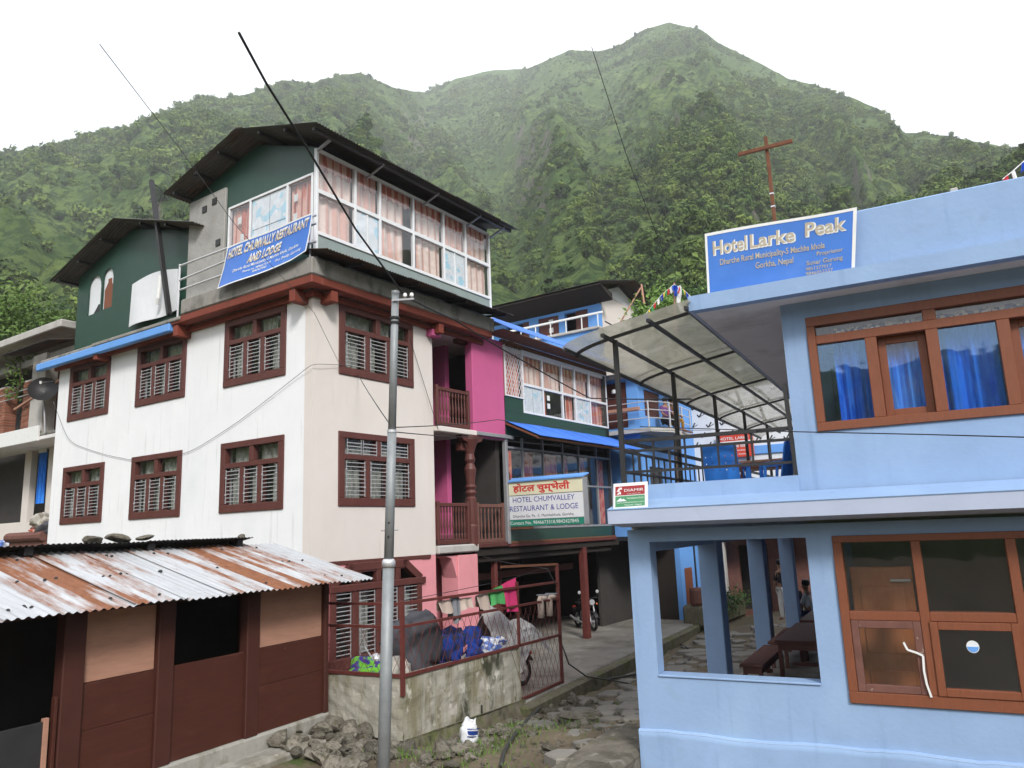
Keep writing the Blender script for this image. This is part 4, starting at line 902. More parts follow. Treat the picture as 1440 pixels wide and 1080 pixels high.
MB().bbox(5.5, 7.2, -.10, -.04, 2.50, 2.60, .01).build('beam', M['steel'], lodge)
MB().bbox(6.9, 13.3, -.02, .06, -.365, -.30, .01).build('sill', M['rust'], lodge)

# ================================================================== pale blue hotel (frame B: x along its front, y into the depth)
hotel = thing('hotel_building', 'pale blue two storey hotel with open veranda below and brown framed windows', 'building', FRB, (0, 0, -2.9))
W0 = (.30, 2.30, -1.94, -.225); W1 = (2.61, 5.34, -2.10, -.235)
MB().panel(0, 9.0, -3.25, -.06, 0, .26, [W0, W1, (6.0, 8.4, -2.1, -.235)]).build('wall', M['blue'], hotel)
_pz = lambda x: -2.62 + .05 * (float(fbm(np.array([x * 2.3]), np.array([1.7]), 91, 4)[0]) - .5) + .012 * math.sin(x * 3)
_pd = lambda x, v: -.022 - .035 * float(fbm(np.array([x * 2.2]), np.array([v * 1.6]), 93, 2)[0])
bl = MB(); bl.grid(lambda u, v: (9.0 * u - .01, _pd(9 * u, v), -3.3 + (_pz(9 * u) + 3.3) * v), 220, 8); bl.grid(lambda u, v: (9.0 * u - .01, _pd(9 * u, 1) * (1 - v), _pz(9 * u) + .012 * v), 220, 1); bl.build('plinth', M['blue'], hotel, smooth=True)
rl_ = MB(); rl_.grid(lambda u, v: (9.0 * u, _pd(9 * u, 1) * (1 - v) - .004, _pz(9 * u) - .012 + .022 * v), 220, 2); rl_.build('plinth_edge', M['blue_pale'], hotel)
MB().bbox(.302, 2.298, -.02, .27, -1.95, -1.925, .006).build('sill', M['blue'], hotel)
# ledge over the ground floor: sloped top, grey band
lp = [(-.55, .03), (-.55, .19), (-.05, .33), (.26, .33), (.26, -.06), (-.05, -.06)]
mb = MB().prism([(-.55, .03), (-.55, .20), (-.03, .32), (-.03, -.02)], lambda y, z: (-.06, y, z), lambda y, z: (9.0, y, z)); mb.build('ledge', M['blue_band'], hotel)
MB().prism([(-.552, .20), (-.03, .325), (-.03, .345), (-.56, .215)], lambda y, z: (-.065, y, z), lambda y, z: (9.0, y, z)).build('ledge_top', M['blue'], hotel)
MB().panel(-.03, 2.3, -.02, .54, -.03, .12).build('parapet', M['blue'], hotel)
MB().bbox(-.06, .09, .12, 14.0, -.02, .30, .02).build('parapet', M['blue_band'], hotel)
MB().box(-.03, 9.0, .26, 14.0, -.06, .14).build('floor', M['soffit'], hotel)
# upper storey
UW = (2.60, 5.35, 1.08, 2.50)
MB().panel(2.29, 9.0, -.02, 2.74, .0, .24, [UW, (6.2, 8.6, 1.08, 2.5)]).build('wall', M['blue'], hotel)
MB().panel(.24, 14.0, .14, 2.78, 2.29, 2.5, [(5.0, 6.0, .2, 2.2), (9.0, 10.0, .2, 2.2)], axis='y').build('wall', M['blue'], hotel)
MB().box(8.8, 9.0, .24, 14.0, -3.2, 2.74).build('wall', M['blue'], hotel)
MB().box(2.5, 8.8, 13.8, 14.0, -3.2, 2.74).build('wall', M['blue'], hotel)
MB().box(1.26, 9.2, -.42, 14.0, 2.742, 2.93).build('roof_slab', M['soffit'], hotel)
MB().prism([(-.48, 2.735), (-.48, 2.935), (-.36, 2.96), (-.30, 2.74)], lambda y, z: (1.22, y, z), lambda y, z: (9.2, y, z)).build('roof_edge', M['blue'], hotel)
MB().bbox(1.20, 1.26, -.42, 14.0, 2.737, 2.95, .01).build('roof_edge', M['blue_band'], hotel)
MB().bbox(1.46, 9.2, -.30, -.14, 2.93, 3.70, .015).build('parapet', M['blue'], hotel)
MB().bbox(1.46, 1.6, -.14, 14.0, 2.93, 3.70, .015).build('parapet', M['blue'], hotel)
MB().box(2.5, 8.8, 3.6, 3.7, -3.2, 2.74).build('room_partition', M['room'], hotel)
# upper window: long frame, four lights, two recessed sashes, blue curtains
f = MB(); y0, y1 = -.03, .12
f.bbox(UW[0] - .02, UW[1], y0, y1, UW[2] - .02, UW[2] + .09, .006); f.bbox(UW[0] - .02, UW[1], y0, y1, UW[3] - .10, UW[3] + .02, .006)
f.bbox(UW[0] - .02, UW[0] + .08, y0 + .002, y1, UW[2] + .09, UW[3] - .10, .006); f.bbox(UW[0] + .08, UW[1], y0 + .006, y1, 2.16, 2.27, .006)
xs = [2.68, 3.30, 3.96, 4.68, 5.35]
for x in xs[1:4]: f.bbox(x - .065, x + .065, y0 + .008, y1, UW[2] + .09, 2.16, .006)
f.bbox(xs[2] - .07, xs[2] + .07, y0 + .008, y1, 2.27, UW[3] - .10, .006); f.bbox(UW[1] - .1, UW[1] + .02, y0 + .004, y1, UW[2] + .09, 2.16, .006)
up = f.build('window', M['orangewood'], hotel, label='long upper window with blue curtains')
for i in range(4):
    a, b = xs[i] + (.065 if i else .0), xs[i + 1] - .065
    if i in (1, 3):
        s_ = MB(); q0, q1, q2, q3 = a + .002, b - .002, UW[2] + .092, 2.158
        s_.bbox(q0, q0 + .09, .10, .15, q2, q3, .005); s_.bbox(q1 - .09, q1, .10, .15, q2, q3, .005); s_.bbox(q0 + .09, q1 - .09, .10, .15, q2, q2 + .09, .005); s_.bbox(q0 + .09, q1 - .09, .10, .15, q3 - .09, q3, .005); s_.build('sash', M['orangewood'], up)
        MB().box(q0 + .09, q1 - .09, .12, .125, q2 + .09, q3 - .09).build('pane', M['glass'], up)
    else: MB().box(a, b, .03, .035, UW[2] + .09, 2.16).build('pane', M['clear_pane'], up)
    ph = rng.uniform(0, 6); off = .17 if i == 0 else 0
    MB().grid(lambda u, v: (a + off + (b - a - off) * u, .24 + .03 * math.sin(u * 17 + ph) + .01 * math.sin(u * 41), UW[2] + 1.15 * v), 30, 3).build('curtain', M['curtain_blue'], up)
for a, b in ((2.85, 3.89), (4.03, 5.3)):
    ph = rng.uniform(0, 6); MB().grid(lambda u, v: (a + (b - a) * u, .17 + .02 * math.sin(u * 34 + ph), 2.2 + .16 * v + .012 * math.sin(u * 34)), 44, 2).build('valance', M['curtain_lace'], up)
for a, b in ((2.68, 3.89), (4.03, 5.25)): MB().box(a, b, .05, .055, 2.27, 2.40).build('pane', M['glass'], up)
# ground window: four squares, one unpainted sash and one brown sash
f = MB(); y0, y1 = -.035, .14; X0, X1, Z0, Z1 = W1
f.bbox(X0 - .01, X1, y0, y1, Z0 - .02, Z0 + .11, .006); f.bbox(X0 - .01, X1, y0, y1, Z1 - .06, Z1 + .02, .006); f.bbox(X0 - .01, X0 + .09, y0 + .002, y1, Z0 + .11, Z1 - .06, .006)
for x in (3.49, 4.42, 5.3): f.bbox(x - .05, x + .05, y0 + .006, y1, Z0 + .11, Z1 - .06, .006)
gx = [2.70, 3.44, 3.54, 4.37, 4.47, 5.25]
for i in range(3): f.bbox(gx[2 * i], gx[2 * i + 1], y0 + .01, y1, -1.19, -1.09, .006)
lw = f.build('window', M['orangewood'], hotel, label='ground floor window with a loose unpainted sash')
for i in range(3):
    a, b = gx[2 * i], gx[2 * i + 1]
    MB().box(a, b, .04, .045, -1.09, Z1 - .06).build('pane', M['glass_dim'], lw)
    s_ = MB(); z0, z1 = Z0 + .113, -1.193; w = .085
    yo = (-.028, .045) if i == 0 else (-.05, .03)
    if i: a, b = a - .02, b + .02
    s_.bbox(a + .004, a + w, *yo, z0, z1, .006); s_.bbox(b - w, b - .004, *yo, z0, z1, .006); s_.bbox(a + w, b - w, *yo, z0, z0 + w, .006); s_.bbox(a + w, b - w, *yo, z1 - w, z1, .006)
    so = s_.build('sash', M['oldwood'] if i == 0 else M['orangewood'], lw)
    MB().box(a + w, b - w, .0, .005, z0 + w, z1 - w).build('pane', M['glass_dim'], so)
    if i == 1:
        cx, cz = a + .40, z1 - .26; MB().prism([(cx + .062 * math.cos(t), cz + .066 * math.sin(t)) for t in np.linspace(0, 6.283, 21)[:-1]], lambda x, z: (x, -.004, z), lambda x, z: (x, -.001, z)).build('sticker', M['white_sign'], so)
        MB().prism([(cx + .056 * math.cos(t), cz + .058 * math.sin(t)) for t in np.linspace(math.pi, 2 * math.pi, 11)], lambda x, z: (x, -.007, z), lambda x, z: (x, -.0045, z)).build('sticker', M['midblue'], so)
# what one sees in the ground floor room
MB().box(2.4, 8.8, .27, 13.5, -3.1, -2.98).build('floor', M['darkroom'], hotel)
MB().box(2.32, 2.44, .27, 3.3, -3.0, -.1).build('wall', M['blue'], hotel)
dr = MB().bbox(2.70, 3.40, .62, .68, -2.9, -.62, .01); dro = dr.build('door', M['door_lit'], hotel, label='brown door standing inside the window')
for z0, z1 in ((-2.6, -1.85), (-1.65, -.85)): MB().bbox(2.80, 3.30, .605, .619, z0, z1, .01).build('panel', M['door_lit'], dro)
MB().bbox(3.15, 3.38, .56, .604, -.80, -.765, .01).build('handle', M['silver'], dro)
# veranda pillars along the open side, back wall of the veranda
for y in (3.55, 7.7, 11.7): MB().bbox(-.0, .34, y, y + .42, hgz(.2, y) - .3, -.06, .015).build('pillar', M['blue'], hotel)
MB().bbox(-.02, .30, .262, 13.9, -.36, -.065, .01).build('beam', M['blue'], hotel)
MB().box(2.36, 2.5, 3.3, 13.9, -3.2, -.06).build('wall', M['midblue'], hotel)
MB().box(.0, 2.4, .26, 14.0, -3.6, -2.96).build('floor', M['platform'], hotel)
# flag left where paint has run
# terrace railing
def rail_bar(parent, p, q, w=.035, m='black', nm='rail'): return MB().bar(p, q, w).build(nm, M[m], parent)
rl = thing('railing', 'dark steel railing round the blue hotel terrace', 'railing', FRB, (1.1, .04, .54))
for z, w in ((1.16, .05), (1.02, .035), (.73, .035)): rail_bar(rl, (.03, .04, z), (2.28, .04, z - .02), w); rail_bar(rl, (.03, .06, z), (.03, 13.6, z), w)
for x in np.arange(.22, 2.2, .22): rail_bar(rl, (x, .04, .73), (x, .04, 1.02 if int(x * 100) % 44 else 1.15), .024, nm='baluster')
for k, y in enumerate(np.arange(.35, 13.6, .3)): rail_bar(rl, (.03, y, .30), (.03, y, 1.03), .022, nm='baluster')
rail_bar(rl, (2.27, .02, .50), (2.24, .02, 1.72), .05, nm='post'); rail_bar(rl, (.03, .06, .33), (.03, 13.6, .33), .03)
# canopy
cn = thing('canopy', 'curved translucent canopy on dark steel posts over the terrace', 'canopy', FRB, (.3, 6, .3))
for y in (-.10, 2.72, 5.68, 8.6, 11.6): MB().bbox(.005, .07, y - .033, y + .033, .2 if y > 0 else .34, 2.6, .006).build('post', M['black'], cn)
def cz_(x): return 2.44 + .20 * min(1, ((x + .56) / .62)) ** .55 + max(0, x - .06) * .155 if x > -.56 else 2.43
prof = [-.56, -.53, -.47, -.38, -.26, -.12, .06, .35, .65, .95, 1.26]
ys_ = [-.62, 2.35, 5.3, 8.25, 11.2, 13.9]
for k in range(5):
    mb = MB()
    mb.grid(lambda u, v: (prof[0] + (prof[-1] - prof[0]) * u if False else np.interp(u, np.linspace(0, 1, 11), prof), ys_[k] + (ys_[k + 1] + .08 - ys_[k]) * v, cz_(float(np.interp(u, np.linspace(0, 1, 11), prof))) + .03 + .003 * (k % 2) + .014 * math.sin(v * 9 + k) * (u - .3)), 20, 10)
    mb.build('canopy_sheet', M['poly'], cn, smooth=True)
for y in (-.14, 2.68, 5.64, 8.56, 11.56):
    mb = MB()
    for a, b in zip(prof, prof[1:]): mb.bar((a, y, cz_(a)), (b, y, cz_(b)), .04, .04, (0, 0, 1))
    mb.build('arch', M['black'], cn)
for x in (-.55, .02, .68, 1.2): MB().bar((x, -.56, cz_(x) - .05 + (.05 if x < -.5 else 0)), (x, 13.9, cz_(x) - .05 + (.05 if x < -.5 else 0)), .045).build('purlin', M['black'], cn)

# plastic chairs and table on the terrace
def plastic_chair(label, x, y, rz):
    c = thing('chair', label, 'chair', FRB, (x, y, .14), 'plastic chairs on the terrace'); c.rotation_euler = (0, 0, FRB.r + rz); BASE[c.name] = (0, 0, 0)
    s = MB(); c.scale = (.94, .94, .90); s.grid(lambda u, v: (-.24 + .48 * u, -.23 + .46 * v, .43 + .03 * (2 * u - 1) ** 2 - .02 * math.sin(v * 3.1)), 8, 6); s.bbox(-.25, .25, -.24, -.21, .39, .45, .01); s.build('seat', M['plastic_blue'], c, smooth=True)
    b = MB()
    b.panel(-.25, .25, .0, .52, 0, .022, [(-.19 + .095 * i, -.172 + .095 * i, .16 + .1 * j, .178 + .1 * j) for i in range(5) for j in range(3)])
    b.v = [(x_, .21 + .1 * (z_ / .52) + .05 * (1 - (x_ / .25) ** 2) + y_, .44 + z_ + (.05 * (1 - (x_ / .25) ** 2) if z_ > .5 else 0)) for x_, y_, z_ in b.v]
    b.build('backrest', M['plastic_blue'], c)
    for sx in (-1, 1):
        MB().bar((sx * .23, -.21, .44), (sx * .27, -.25, 0), .05).build('leg', M['plastic_blue'], c); MB().bar((sx * .23, .21, .44), (sx * .27, .27, 0), .05).build('leg', M['plastic_blue'], c)
        a = MB(); a.bar((sx * .26, -.24, .66), (sx * .26, .26, .68), .055, .03); a.bar((sx * .25, -.22, .44), (sx * .26, -.22, .66), .05, .03); a.bar((sx * .25, .0, .44), (sx * .26, .02, .66), .04, .02); a.build('armrest', M['plastic_blue'], c)
    return c
plastic_chair('blue plastic chair seen from behind by the terrace railing', 1.28, .55, math.pi)
plastic_chair('blue plastic chair turned sideways beside the hotel wall', 1.86, .62, -math.pi / 2 - .15)
tb = thing('table', 'small orange wooden table between the blue terrace chairs', 'table', FRB, (1.62, 1.5, .14))
MB().bbox(1.15, 2.1, 1.2, 1.9, .82, .86).build('tabletop', M['ply'], tb)
MB().bbox(1.2, 2.05, 1.25, 1.85, .74, .818).build('apron', M['orangewood'], tb)
for x in (1.22, 2.0):
    for y in (1.26, 1.82): MB().bbox(x, x + .06, y - .03, y + .03, .14, .74).build('leg', M['orangewood'], tb)
# bench and long tables in the veranda
def long_table(label, x0, x1, y0, y1, top, grp, wd='oldwood', z0=-2.96, cat='table', nm='table'):
    t = thing(nm, label, cat, FRB, ((x0 + x1) / 2, (y0 + y1) / 2, z0), grp)
    MB().bbox(x0, x1, y0, y1, top - .05, top, .006).build('seat' if nm == 'bench' else 'tabletop', M[wd], t)
    MB().bbox(x0 + .04, x1 - .04, y0 + .05, y1 - .05, top - .17, top - .052, .004).build('apron', M[wd], t)
    for x in (x0 + .03, x1 - .1):
        for y in (y0 + .06, y1 - .13): MB().bbox(x, x + .07, y, y + .07, z0, top - .172, .004).build('leg', M[wd], t)
    MB().bbox(x0 + .06, x1 - .06, (y0 + y1) / 2 - .03, (y0 + y1) / 2 + .03, z0 + .2, z0 + .26, .004).build('stretcher', M[wd], t)
    return t
long_table('brown wooden bench along the open side of the veranda', .44, .84, 4.05, 6.3, -2.44, 'veranda benches', 'oldwood', cat='bench', nm='bench')
long_table('dark wooden dining table behind the veranda bench', .95, 1.8, 4.7, 7.3, -2.12, 'veranda tables', 'brownframe')
long_table('second brown bench further down the veranda', .44, .84, 6.7, 9.0, -2.44, 'veranda benches', 'oldwood', cat='bench', nm='bench')
long_table('dark dining table at the far end of the veranda', .95, 1.8, 7.7, 10.2, -2.12, 'veranda tables', 'brownframe')

# steel cross on the roof
cx = thing('cross', 'rusty steel cross standing on the blue hotel roof', 'cross', FRB, (2.21, 1.0, 2.93))
MB().bbox(2.185, 2.235, .975, 1.025, 2.93, 5.62, .005).build('post', M['rust'], cx)
MB().bbox(1.80, 2.58, .93, .974, 5.40, 5.455, .005).build('crossbar', M['rust'], cx)
for z in (4.5, 4.7): MB().box(2.18, 2.24, .97, 1.03, z, z + .02).build('weld_band', M['silver'], cx)
# white strip of cloth caught in the loose sash
cl = MB(); pts = [(3.24, -.05, -1.42), (3.27, -.055, -1.5), (3.36, -.05, -1.53), (3.42, -.05, -1.56), (3.41, -.06, -1.72), (3.42, -.055, -1.86), (3.45, -.05, -2.0)]
for a, b in zip(pts, pts[1:]): cl.bar(a, b, .022, .012, (0, 1, 0))
solo(cl, 'rag', M['txt_white'], 'twisted white rag hanging from the loose ground floor sash', 'rag', FRB, (3.36, -.05, -2.0))

# ================================================================== tin-roofed shed
SX, SY0, SY1 = -5.08, -.30, -7.2
shed = thing('shed', 'red brown plank shed under a rusty corrugated tin roof', 'shed', FRB, (SX - 1.2, -3.4, -2.8))
def swall(y0, y1, z0, z1, d=0.0, t=.04): return MB().bbox(SX - t + d, SX + d, min(y0, y1), max(y0, y1), z0, z1, .006)
fl = lambda Y: -2.78 + .036 * (-.3 - Y) * .0
MB().bbox(SX - .2, SX + .06, SY1, SY0 + .04, -3.3, -2.70, .03).build('plinth', M['plinth'], shed)
MB().bbox(SX + .062, SX + .5, -5.5, SY0 - .5, -3.3, -2.90, .06).build('step', M['plinth'], shed)
posts = [(-.30, -.40), (-1.76, -2.0), (-3.20, -3.44), (-4.40, -4.66), (-6.0, -6.2)]
for a, b in posts: MB().bbox(SX - .12, SX + .05, b, a, -2.70, -.70, .012).build('post', M['shedpost'], shed)
bays = [(-.40, -1.76), (-2.0, -3.2), (-3.44, -4.4)]
for i, (a, b) in enumerate(bays):
    for z0, z1 in ((-2.70, -2.06), (-2.057, -1.545)) if i != 1 else ((-2.70, -1.545),): swall(b + .002, a - .002, z0, z1, d=rng.uniform(-.006, .006)).build('plank', M['shedwood'], shed)
    if i != 1: swall(b + .002, a - .002, -1.54, -.70, d=-.025, t=.02).build('plywood_panel', M['ply'], shed)
    MB().bbox(SX - .06, SX + .02, b, a, -2.74, -2.702, .006).build('rail', M['shedpost'], shed)
MB().bbox(SX - .1, SX + .03, -1.99, -3.2, -1.54, -1.50, .005) if False else None
MB().bbox(SX - .14, SX - .02, SY1, SY0, -.76, -.66, .01).build('beam', M['shedpost'], shed)
MB().box(-7.1, -5.1, SY0 - .06, SY0, -3.2, -.66).build('wall', M['shedwood'], shed, label='end wall of the shed')
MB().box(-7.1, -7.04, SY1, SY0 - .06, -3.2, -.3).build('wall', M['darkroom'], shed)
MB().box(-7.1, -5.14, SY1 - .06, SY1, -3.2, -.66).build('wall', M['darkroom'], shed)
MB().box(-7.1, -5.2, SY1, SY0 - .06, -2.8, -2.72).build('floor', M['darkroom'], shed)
# half door and board by the left opening
MB().bbox(SX - .02, SX + .02, -5.3, -4.82, -2.7, -1.85, .006).build('half_door', M['black'], shed, label='dark half door with pale edges')
MB().bbox(SX - .03, SX + .03, -4.82, -4.76, -2.7, -1.82, .006).build('door_edge', M['ply'], shed)
MB().bbox(SX - .03, SX + .04, -4.72, -4.68, -2.7, -1.62, .006).build('door_edge', M['shedwood'], shed)
# front slope: overlapping sheets, each its own
eave, rdg = (SX + .52, -.70), (-6.80, -.075)
sv = Vector((eave[0] - rdg[0], 0, eave[1] - rdg[1])); SL = sv.length; sv.normalize()
y = .24; k = 0
while y > -7.0:
    w = .72 + rng.uniform(-.03, .03); mb = MB()
    corr(mb, (rdg[0], y, rdg[1] + .014 * (k % 2)), (0, -1, 0), sv, w + .07, SL + rng.uniform(-.02, .03), .105, .015, 4); mb.build('roof_sheet', M['tin_shed'], shed); y -= w; k += 1
for t in (.12, .5, .9): p = Vector((rdg[0], 0, rdg[1])) + sv * SL * t; MB().bbox(p.x - .03, p.x + .03, -7.0, .15, p.z - .075, p.z - .02, .005).build('purlin', M['black'], shed)
nl = MB()
for q in range(46):
    t = rng.choice((.13, .5, .88)) + rng.uniform(-.02, .02); p = Vector((rdg[0], rng.uniform(-6.5, .1), rdg[1])) + sv * SL * t; nl.lathe((p.x, p.y, p.z + .02), [(.02, -.01), (.02, .006), (.006, .016)], 6)
nl.build('nail_washers', M['black'], shed, kind='stuff')
# back slope stands proud of the ridge, shade below it painted black
sb = Vector((-1.0, 0, -.2)).normalized(); y = -.85; k = 0
while y > -7.0:
    w = .8; mb = MB(); corr(mb, (rdg[0] + .25, y, .035 + .012 * (k % 2) + (.012 if k == 0 else 0)), (0, -1, 0), sb, w + .06, 2.2, .075, .012, 2); mb.build('roof_sheet', M['tin_black'], shed); y -= w; k += 1
mb = MB(); corr(mb, (rdg[0] + .3, -.55, .045), (0, -1, 0), sb, .5, 1.0, .075, .012, 2); mb.build('roof_sheet', M['tin_black'], shed)
for yy in (-.7, -2.4, -4.2, -6.0): MB().bbox(rdg[0] - .05, rdg[0] + .16, yy - .06, yy + .06, -.09, .02, .01).build('block', M['black'], shed)
MB().bbox(rdg[0] - .1, rdg[0] - .02, -7, -.6, -.14, .02, .01).build('gap_shade_strip', M['tin_black'], shed)  # black strip in the open ridge gap, painting its shade

# ---- stones
def rock_mesh(name, seed, flat=1.0, sub=2):
    import bmesh
    b = bmesh.new(); bmesh.ops.create_icosphere(b, subdivisions=sub, radius=1.0); r = random.Random(seed)
    cuts = [(Vector((r.gauss(0, 1), r.gauss(0, 1), r.gauss(0, 1))).normalized(), r.uniform(.5, .85)) for _ in range(11)]
    for v in b.verts:
        p = v.co.copy()
        for n, d in cuts:
            e = p.dot(n) - d
            if e > 0: p -= n * e * .92
        v.co = Vector((p.x, p.y, p.z * flat)) * (1 + r.uniform(-.025, .025))
    me = bpy.data.meshes.new(name); b.to_mesh(me); b.free(); me.materials.append(M['stone']); return me
ROCKS = [rock_mesh('stone', 100 + i, (1, .7, .55, .8, .6, .5)[i]) for i in range(6)]
def stone(parent, X, Y, Z, s, rot=None, k=None, nm='stone', m=None):
    me = ROCKS[rng.randrange(6) if k is None else k]
    o = bpy.data.objects.new(nm, me); COL.objects.link(o); o.parent = parent; b = BASE[parent.name]
    o.location = (X - b[0], Y - b[1], Z - b[2]); o.scale = s if isinstance(s, tuple) else (s, s * rng.uniform(.7, 1.1), s * rng.uniform(.6, .95)); o.rotation_euler = rot or (rng.uniform(-.3, .3), rng.uniform(-.3, .3), rng.uniform(0, 6.3)); BASE[o.name] = (0, 0, 0)
    return o
for px, py, s in ((130, 764, .13), (165, 765, .16), (203, 764, .12), (340, 761, .08)):
    P_ = on_x(FRB, -6.75, px, py); st = stone(shed, -6.75, P_[1], .10 if px < 300 else .06, (s, s * 1.25, s * .75))

# ================================================================== platform, parapet wall, fence
plat = thing('platform', 'raised concrete platform in front of the lodge garage', 'platform', FRB, (-5, 6, -3.6))
plat['kind'] = 'structure'; del plat['category']; del plat['label']
WX = -3.96
MB().bbox(-12.0, WX + .06, .2, 22.0, -4.2, -3.38, .03).build('slab', M['platform'], plat)
MB().bbox(WX + .062, WX + .30, 3.9, 22.0, -4.3, -3.40, .05).build('kerb', M['mossstone'], plat)
pw = thing('parapet_wall', 'mossy stained concrete parapet wall beside the path', 'wall', FRB, (WX, 2, -3.4))
def wl_(f0, f1):
    mb = MB(); mb.grid(lambda u, v: f0(u, v), 40, 12); mb.grid(lambda u, v: f1(u, v), 40, 12); return mb
zb = lambda y: float(np.interp(y, [.2, 2.5, 4.15], [-3.17, -3.3, -3.36]))
bump_ = lambda y, z: float(fbm(np.array([y * 2.0]), np.array([z * 2.0]), 51, 4)[0] - .5)
mb = MB(); mb.grid(lambda u, v: (WX + .05 * bump_(.2 + 3.95 * u, v * 3), .2 + 3.95 * u, zb(.2 + 3.95 * u) - .05 + (-2.2 - .10 * u - zb(.2 + 3.95 * u) + .05) * v), 50, 14)
mb.add([(WX, .2, -2.2), (WX, 4.15, -2.30), (WX - .14, 4.15, -2.30), (WX - .14, .34, -2.2), (WX - .14, .34, -3.5), (WX - .14, 4.15, -3.5), (WX, 4.15, -3.45)], [(0, 1, 2, 3), (3, 2, 5, 4), (1, 6, 5, 2)])
mb.build('wall', M['mosswall'], pw)
mb = MB(); mb.grid(lambda u, v: (WX - 1.75 * u, .2 + .05 * bump_(u * 3 + 9, v * 3), -3.2 + .15 * u + (1.0 - .16 * u) * v), 26, 12)
mb.add([(WX, .2, -2.2), (WX - .14, .34, -2.2), (WX - 1.75, .34, -2.2), (WX - 1.75, .2, -2.2)], [(0, 1, 2, 3)]); mb.build('wall', M['mosswall'], pw)
# rough footing that shows under the render
mb = MB(); mb.grid(lambda u, v: (WX + .05 + .10 * (1 - v) + .12 * bump_(u * 9, v * 2 + 20), .15 + 4.1 * u, zb(.2 + 3.95 * u) - .45 + .47 * v), 60, 6); mb.add([(WX + .05, .15, -3.15), (WX - .05, .15, -3.15), (WX - .05, 4.25, -3.34), (WX + .05, 4.25, -3.34)], [(0, 1, 2, 3)]); mb.build('footing', M['mossstone'], pw, smooth=True)
mb = MB(); mb.grid(lambda u, v: (WX + .02 - 1.8 * u, .12 - .10 * (1 - v) + .12 * bump_(u * 5 + 40, v * 2), -3.7 + .5 * v + .15 * u), 30, 6); mb.build('footing', M['mossstone'], pw, smooth=True)
MB().box(WX - .01, WX + .008, 2.58, 2.62, -3.36, -3.12).build('drain_slot_patch', M['black'], pw)  # black strip on the wall face paints the slot's shade

fe = thing('fence', 'maroon steel fence with diamond wire mesh on the parapet wall', 'fence', FRB, (WX, 2, -2.2))
fy0, fy1, fyc = .2, 6.12, 4.15
top = lambda y: -1.09 - .10 * (y - .2) / 5.92; mid = lambda y: -1.45 - .11 * (y - .2) / 5.92; bot = lambda y: -2.2 - .10 * (y - .2) / 3.95
for f_, w in ((top, .045), (mid, .045), (bot, .05)): MB().bar((WX, fy0, f_(fy0)), (WX, fy1, f_(fy1)), w).build('rail', M['maroon'], fe)
MB().bar((WX, fyc, -3.33), (WX, fy1, -3.34), .045).build('rail', M['maroon'], fe)
for y_, z0, z1, w in ((fy0, -2.5, -1.05, .06), (fyc, -2.32, -1.05, .05), (fy1, -3.4, -.78, .06)): MB().bar((WX, y_, z0), (WX, y_, z1), w).build('post', M['maroon'], fe)
MB().bar((WX, fy1, -.80), (WX - .1, 3.7, -.72), .045).build('rail', M['rust'], fe)
for z, w in ((-1.10, .045), (-1.46, .045), (-2.2, .05)): MB().bar((WX, .2, z), (WX - 1.62, .2, z), w).build('rail', M['maroon'], fe)
MB().bar((WX - 1.6, .2, -2.3), (WX - 1.6, .2, -1.05), .05).build('post', M['maroon'], fe)
def mesh_fill(mb, P, L, zlo, zhi, step=.22, sl=1.75):
    # diagonal rods both ways clipped to the band between two rails
    for s_ in (-1, 1):
        for k in range(int(-3 / step), int((L + 3) / step)):
            a = k * step; pts = []
            for i in range(25):
                t = i / 24; z = -3.4 + 2.4 * t; x = a + s_ * (z + 2.2) / sl
                if 0 <= x <= L and zlo(x) <= z <= zhi(x): pts.append((x, z))
            if len(pts) > 1: mb.bar(P(*pts[0], s_), P(*pts[-1], s_), .0055)
mb = MB(); mesh_fill(mb, lambda x, z, s_: (WX + .006 * s_, .2 + x, z), 5.92, lambda x: (bot(.2 + x) if x < 3.95 else -3.33), lambda x: mid(.2 + x)); mb.build('wire_mesh', M['maroon'], fe, kind='stuff')
mb = MB(); mesh_fill(mb, lambda x, z, s_: (WX - x, .2 + .006 * s_, z), 1.6, lambda x: -2.2, lambda x: -1.46); mb.build('wire_mesh', M['maroon'], fe, kind='stuff')

# ================================================================== path: flagstones, kerb blocks, rubble
path = thing('path', None, None, FRB, (-2, 4, -3.2)); path['kind'] = 'structure'
def flagstone(X, Y, r, n=6, h=.07, tilt=.05, seed=0, ex=1.0):
    q = random.Random(seed); pts = []
    a0 = q.uniform(0, 6.28)
    for i in range(n): a = a0 + 6.283 * (i + q.uniform(-.28, .28)) / n; d = r * q.uniform(.78, 1.1); pts.append((d * math.cos(a), d * math.sin(a) * ex))
    z = hgz(X, Y); tx, ty = q.uniform(-tilt, tilt), q.uniform(-tilt, tilt); mb = MB()
    top = [(x * .93, y * .93, h + tx * x + ty * y) for x, y in pts]; e = [(x, y, h - .02 + tx * x + ty * y) for x, y in pts]; b = [(x * 1.02, y * 1.02, -.12) for x, y in pts]
    mb.add(top + e + b, [tuple(range(n))] + [(i, (i + 1) % n, n + (i + 1) % n, n + i) for i in range(n)] + [(n + i, n + (i + 1) % n, 2 * n + (i + 1) % n, 2 * n + i) for i in range(n)])
    o = bpy.data.objects.new('flagstone', mb.mesh('flagstone', M['flag'])); COL.objects.link(o); o.parent = path; bb = BASE[path.name]; o.location = (X - bb[0], Y - bb[1], z - bb[2]); BASE[o.name] = (0, 0, 0)
placed = []
sd = 0
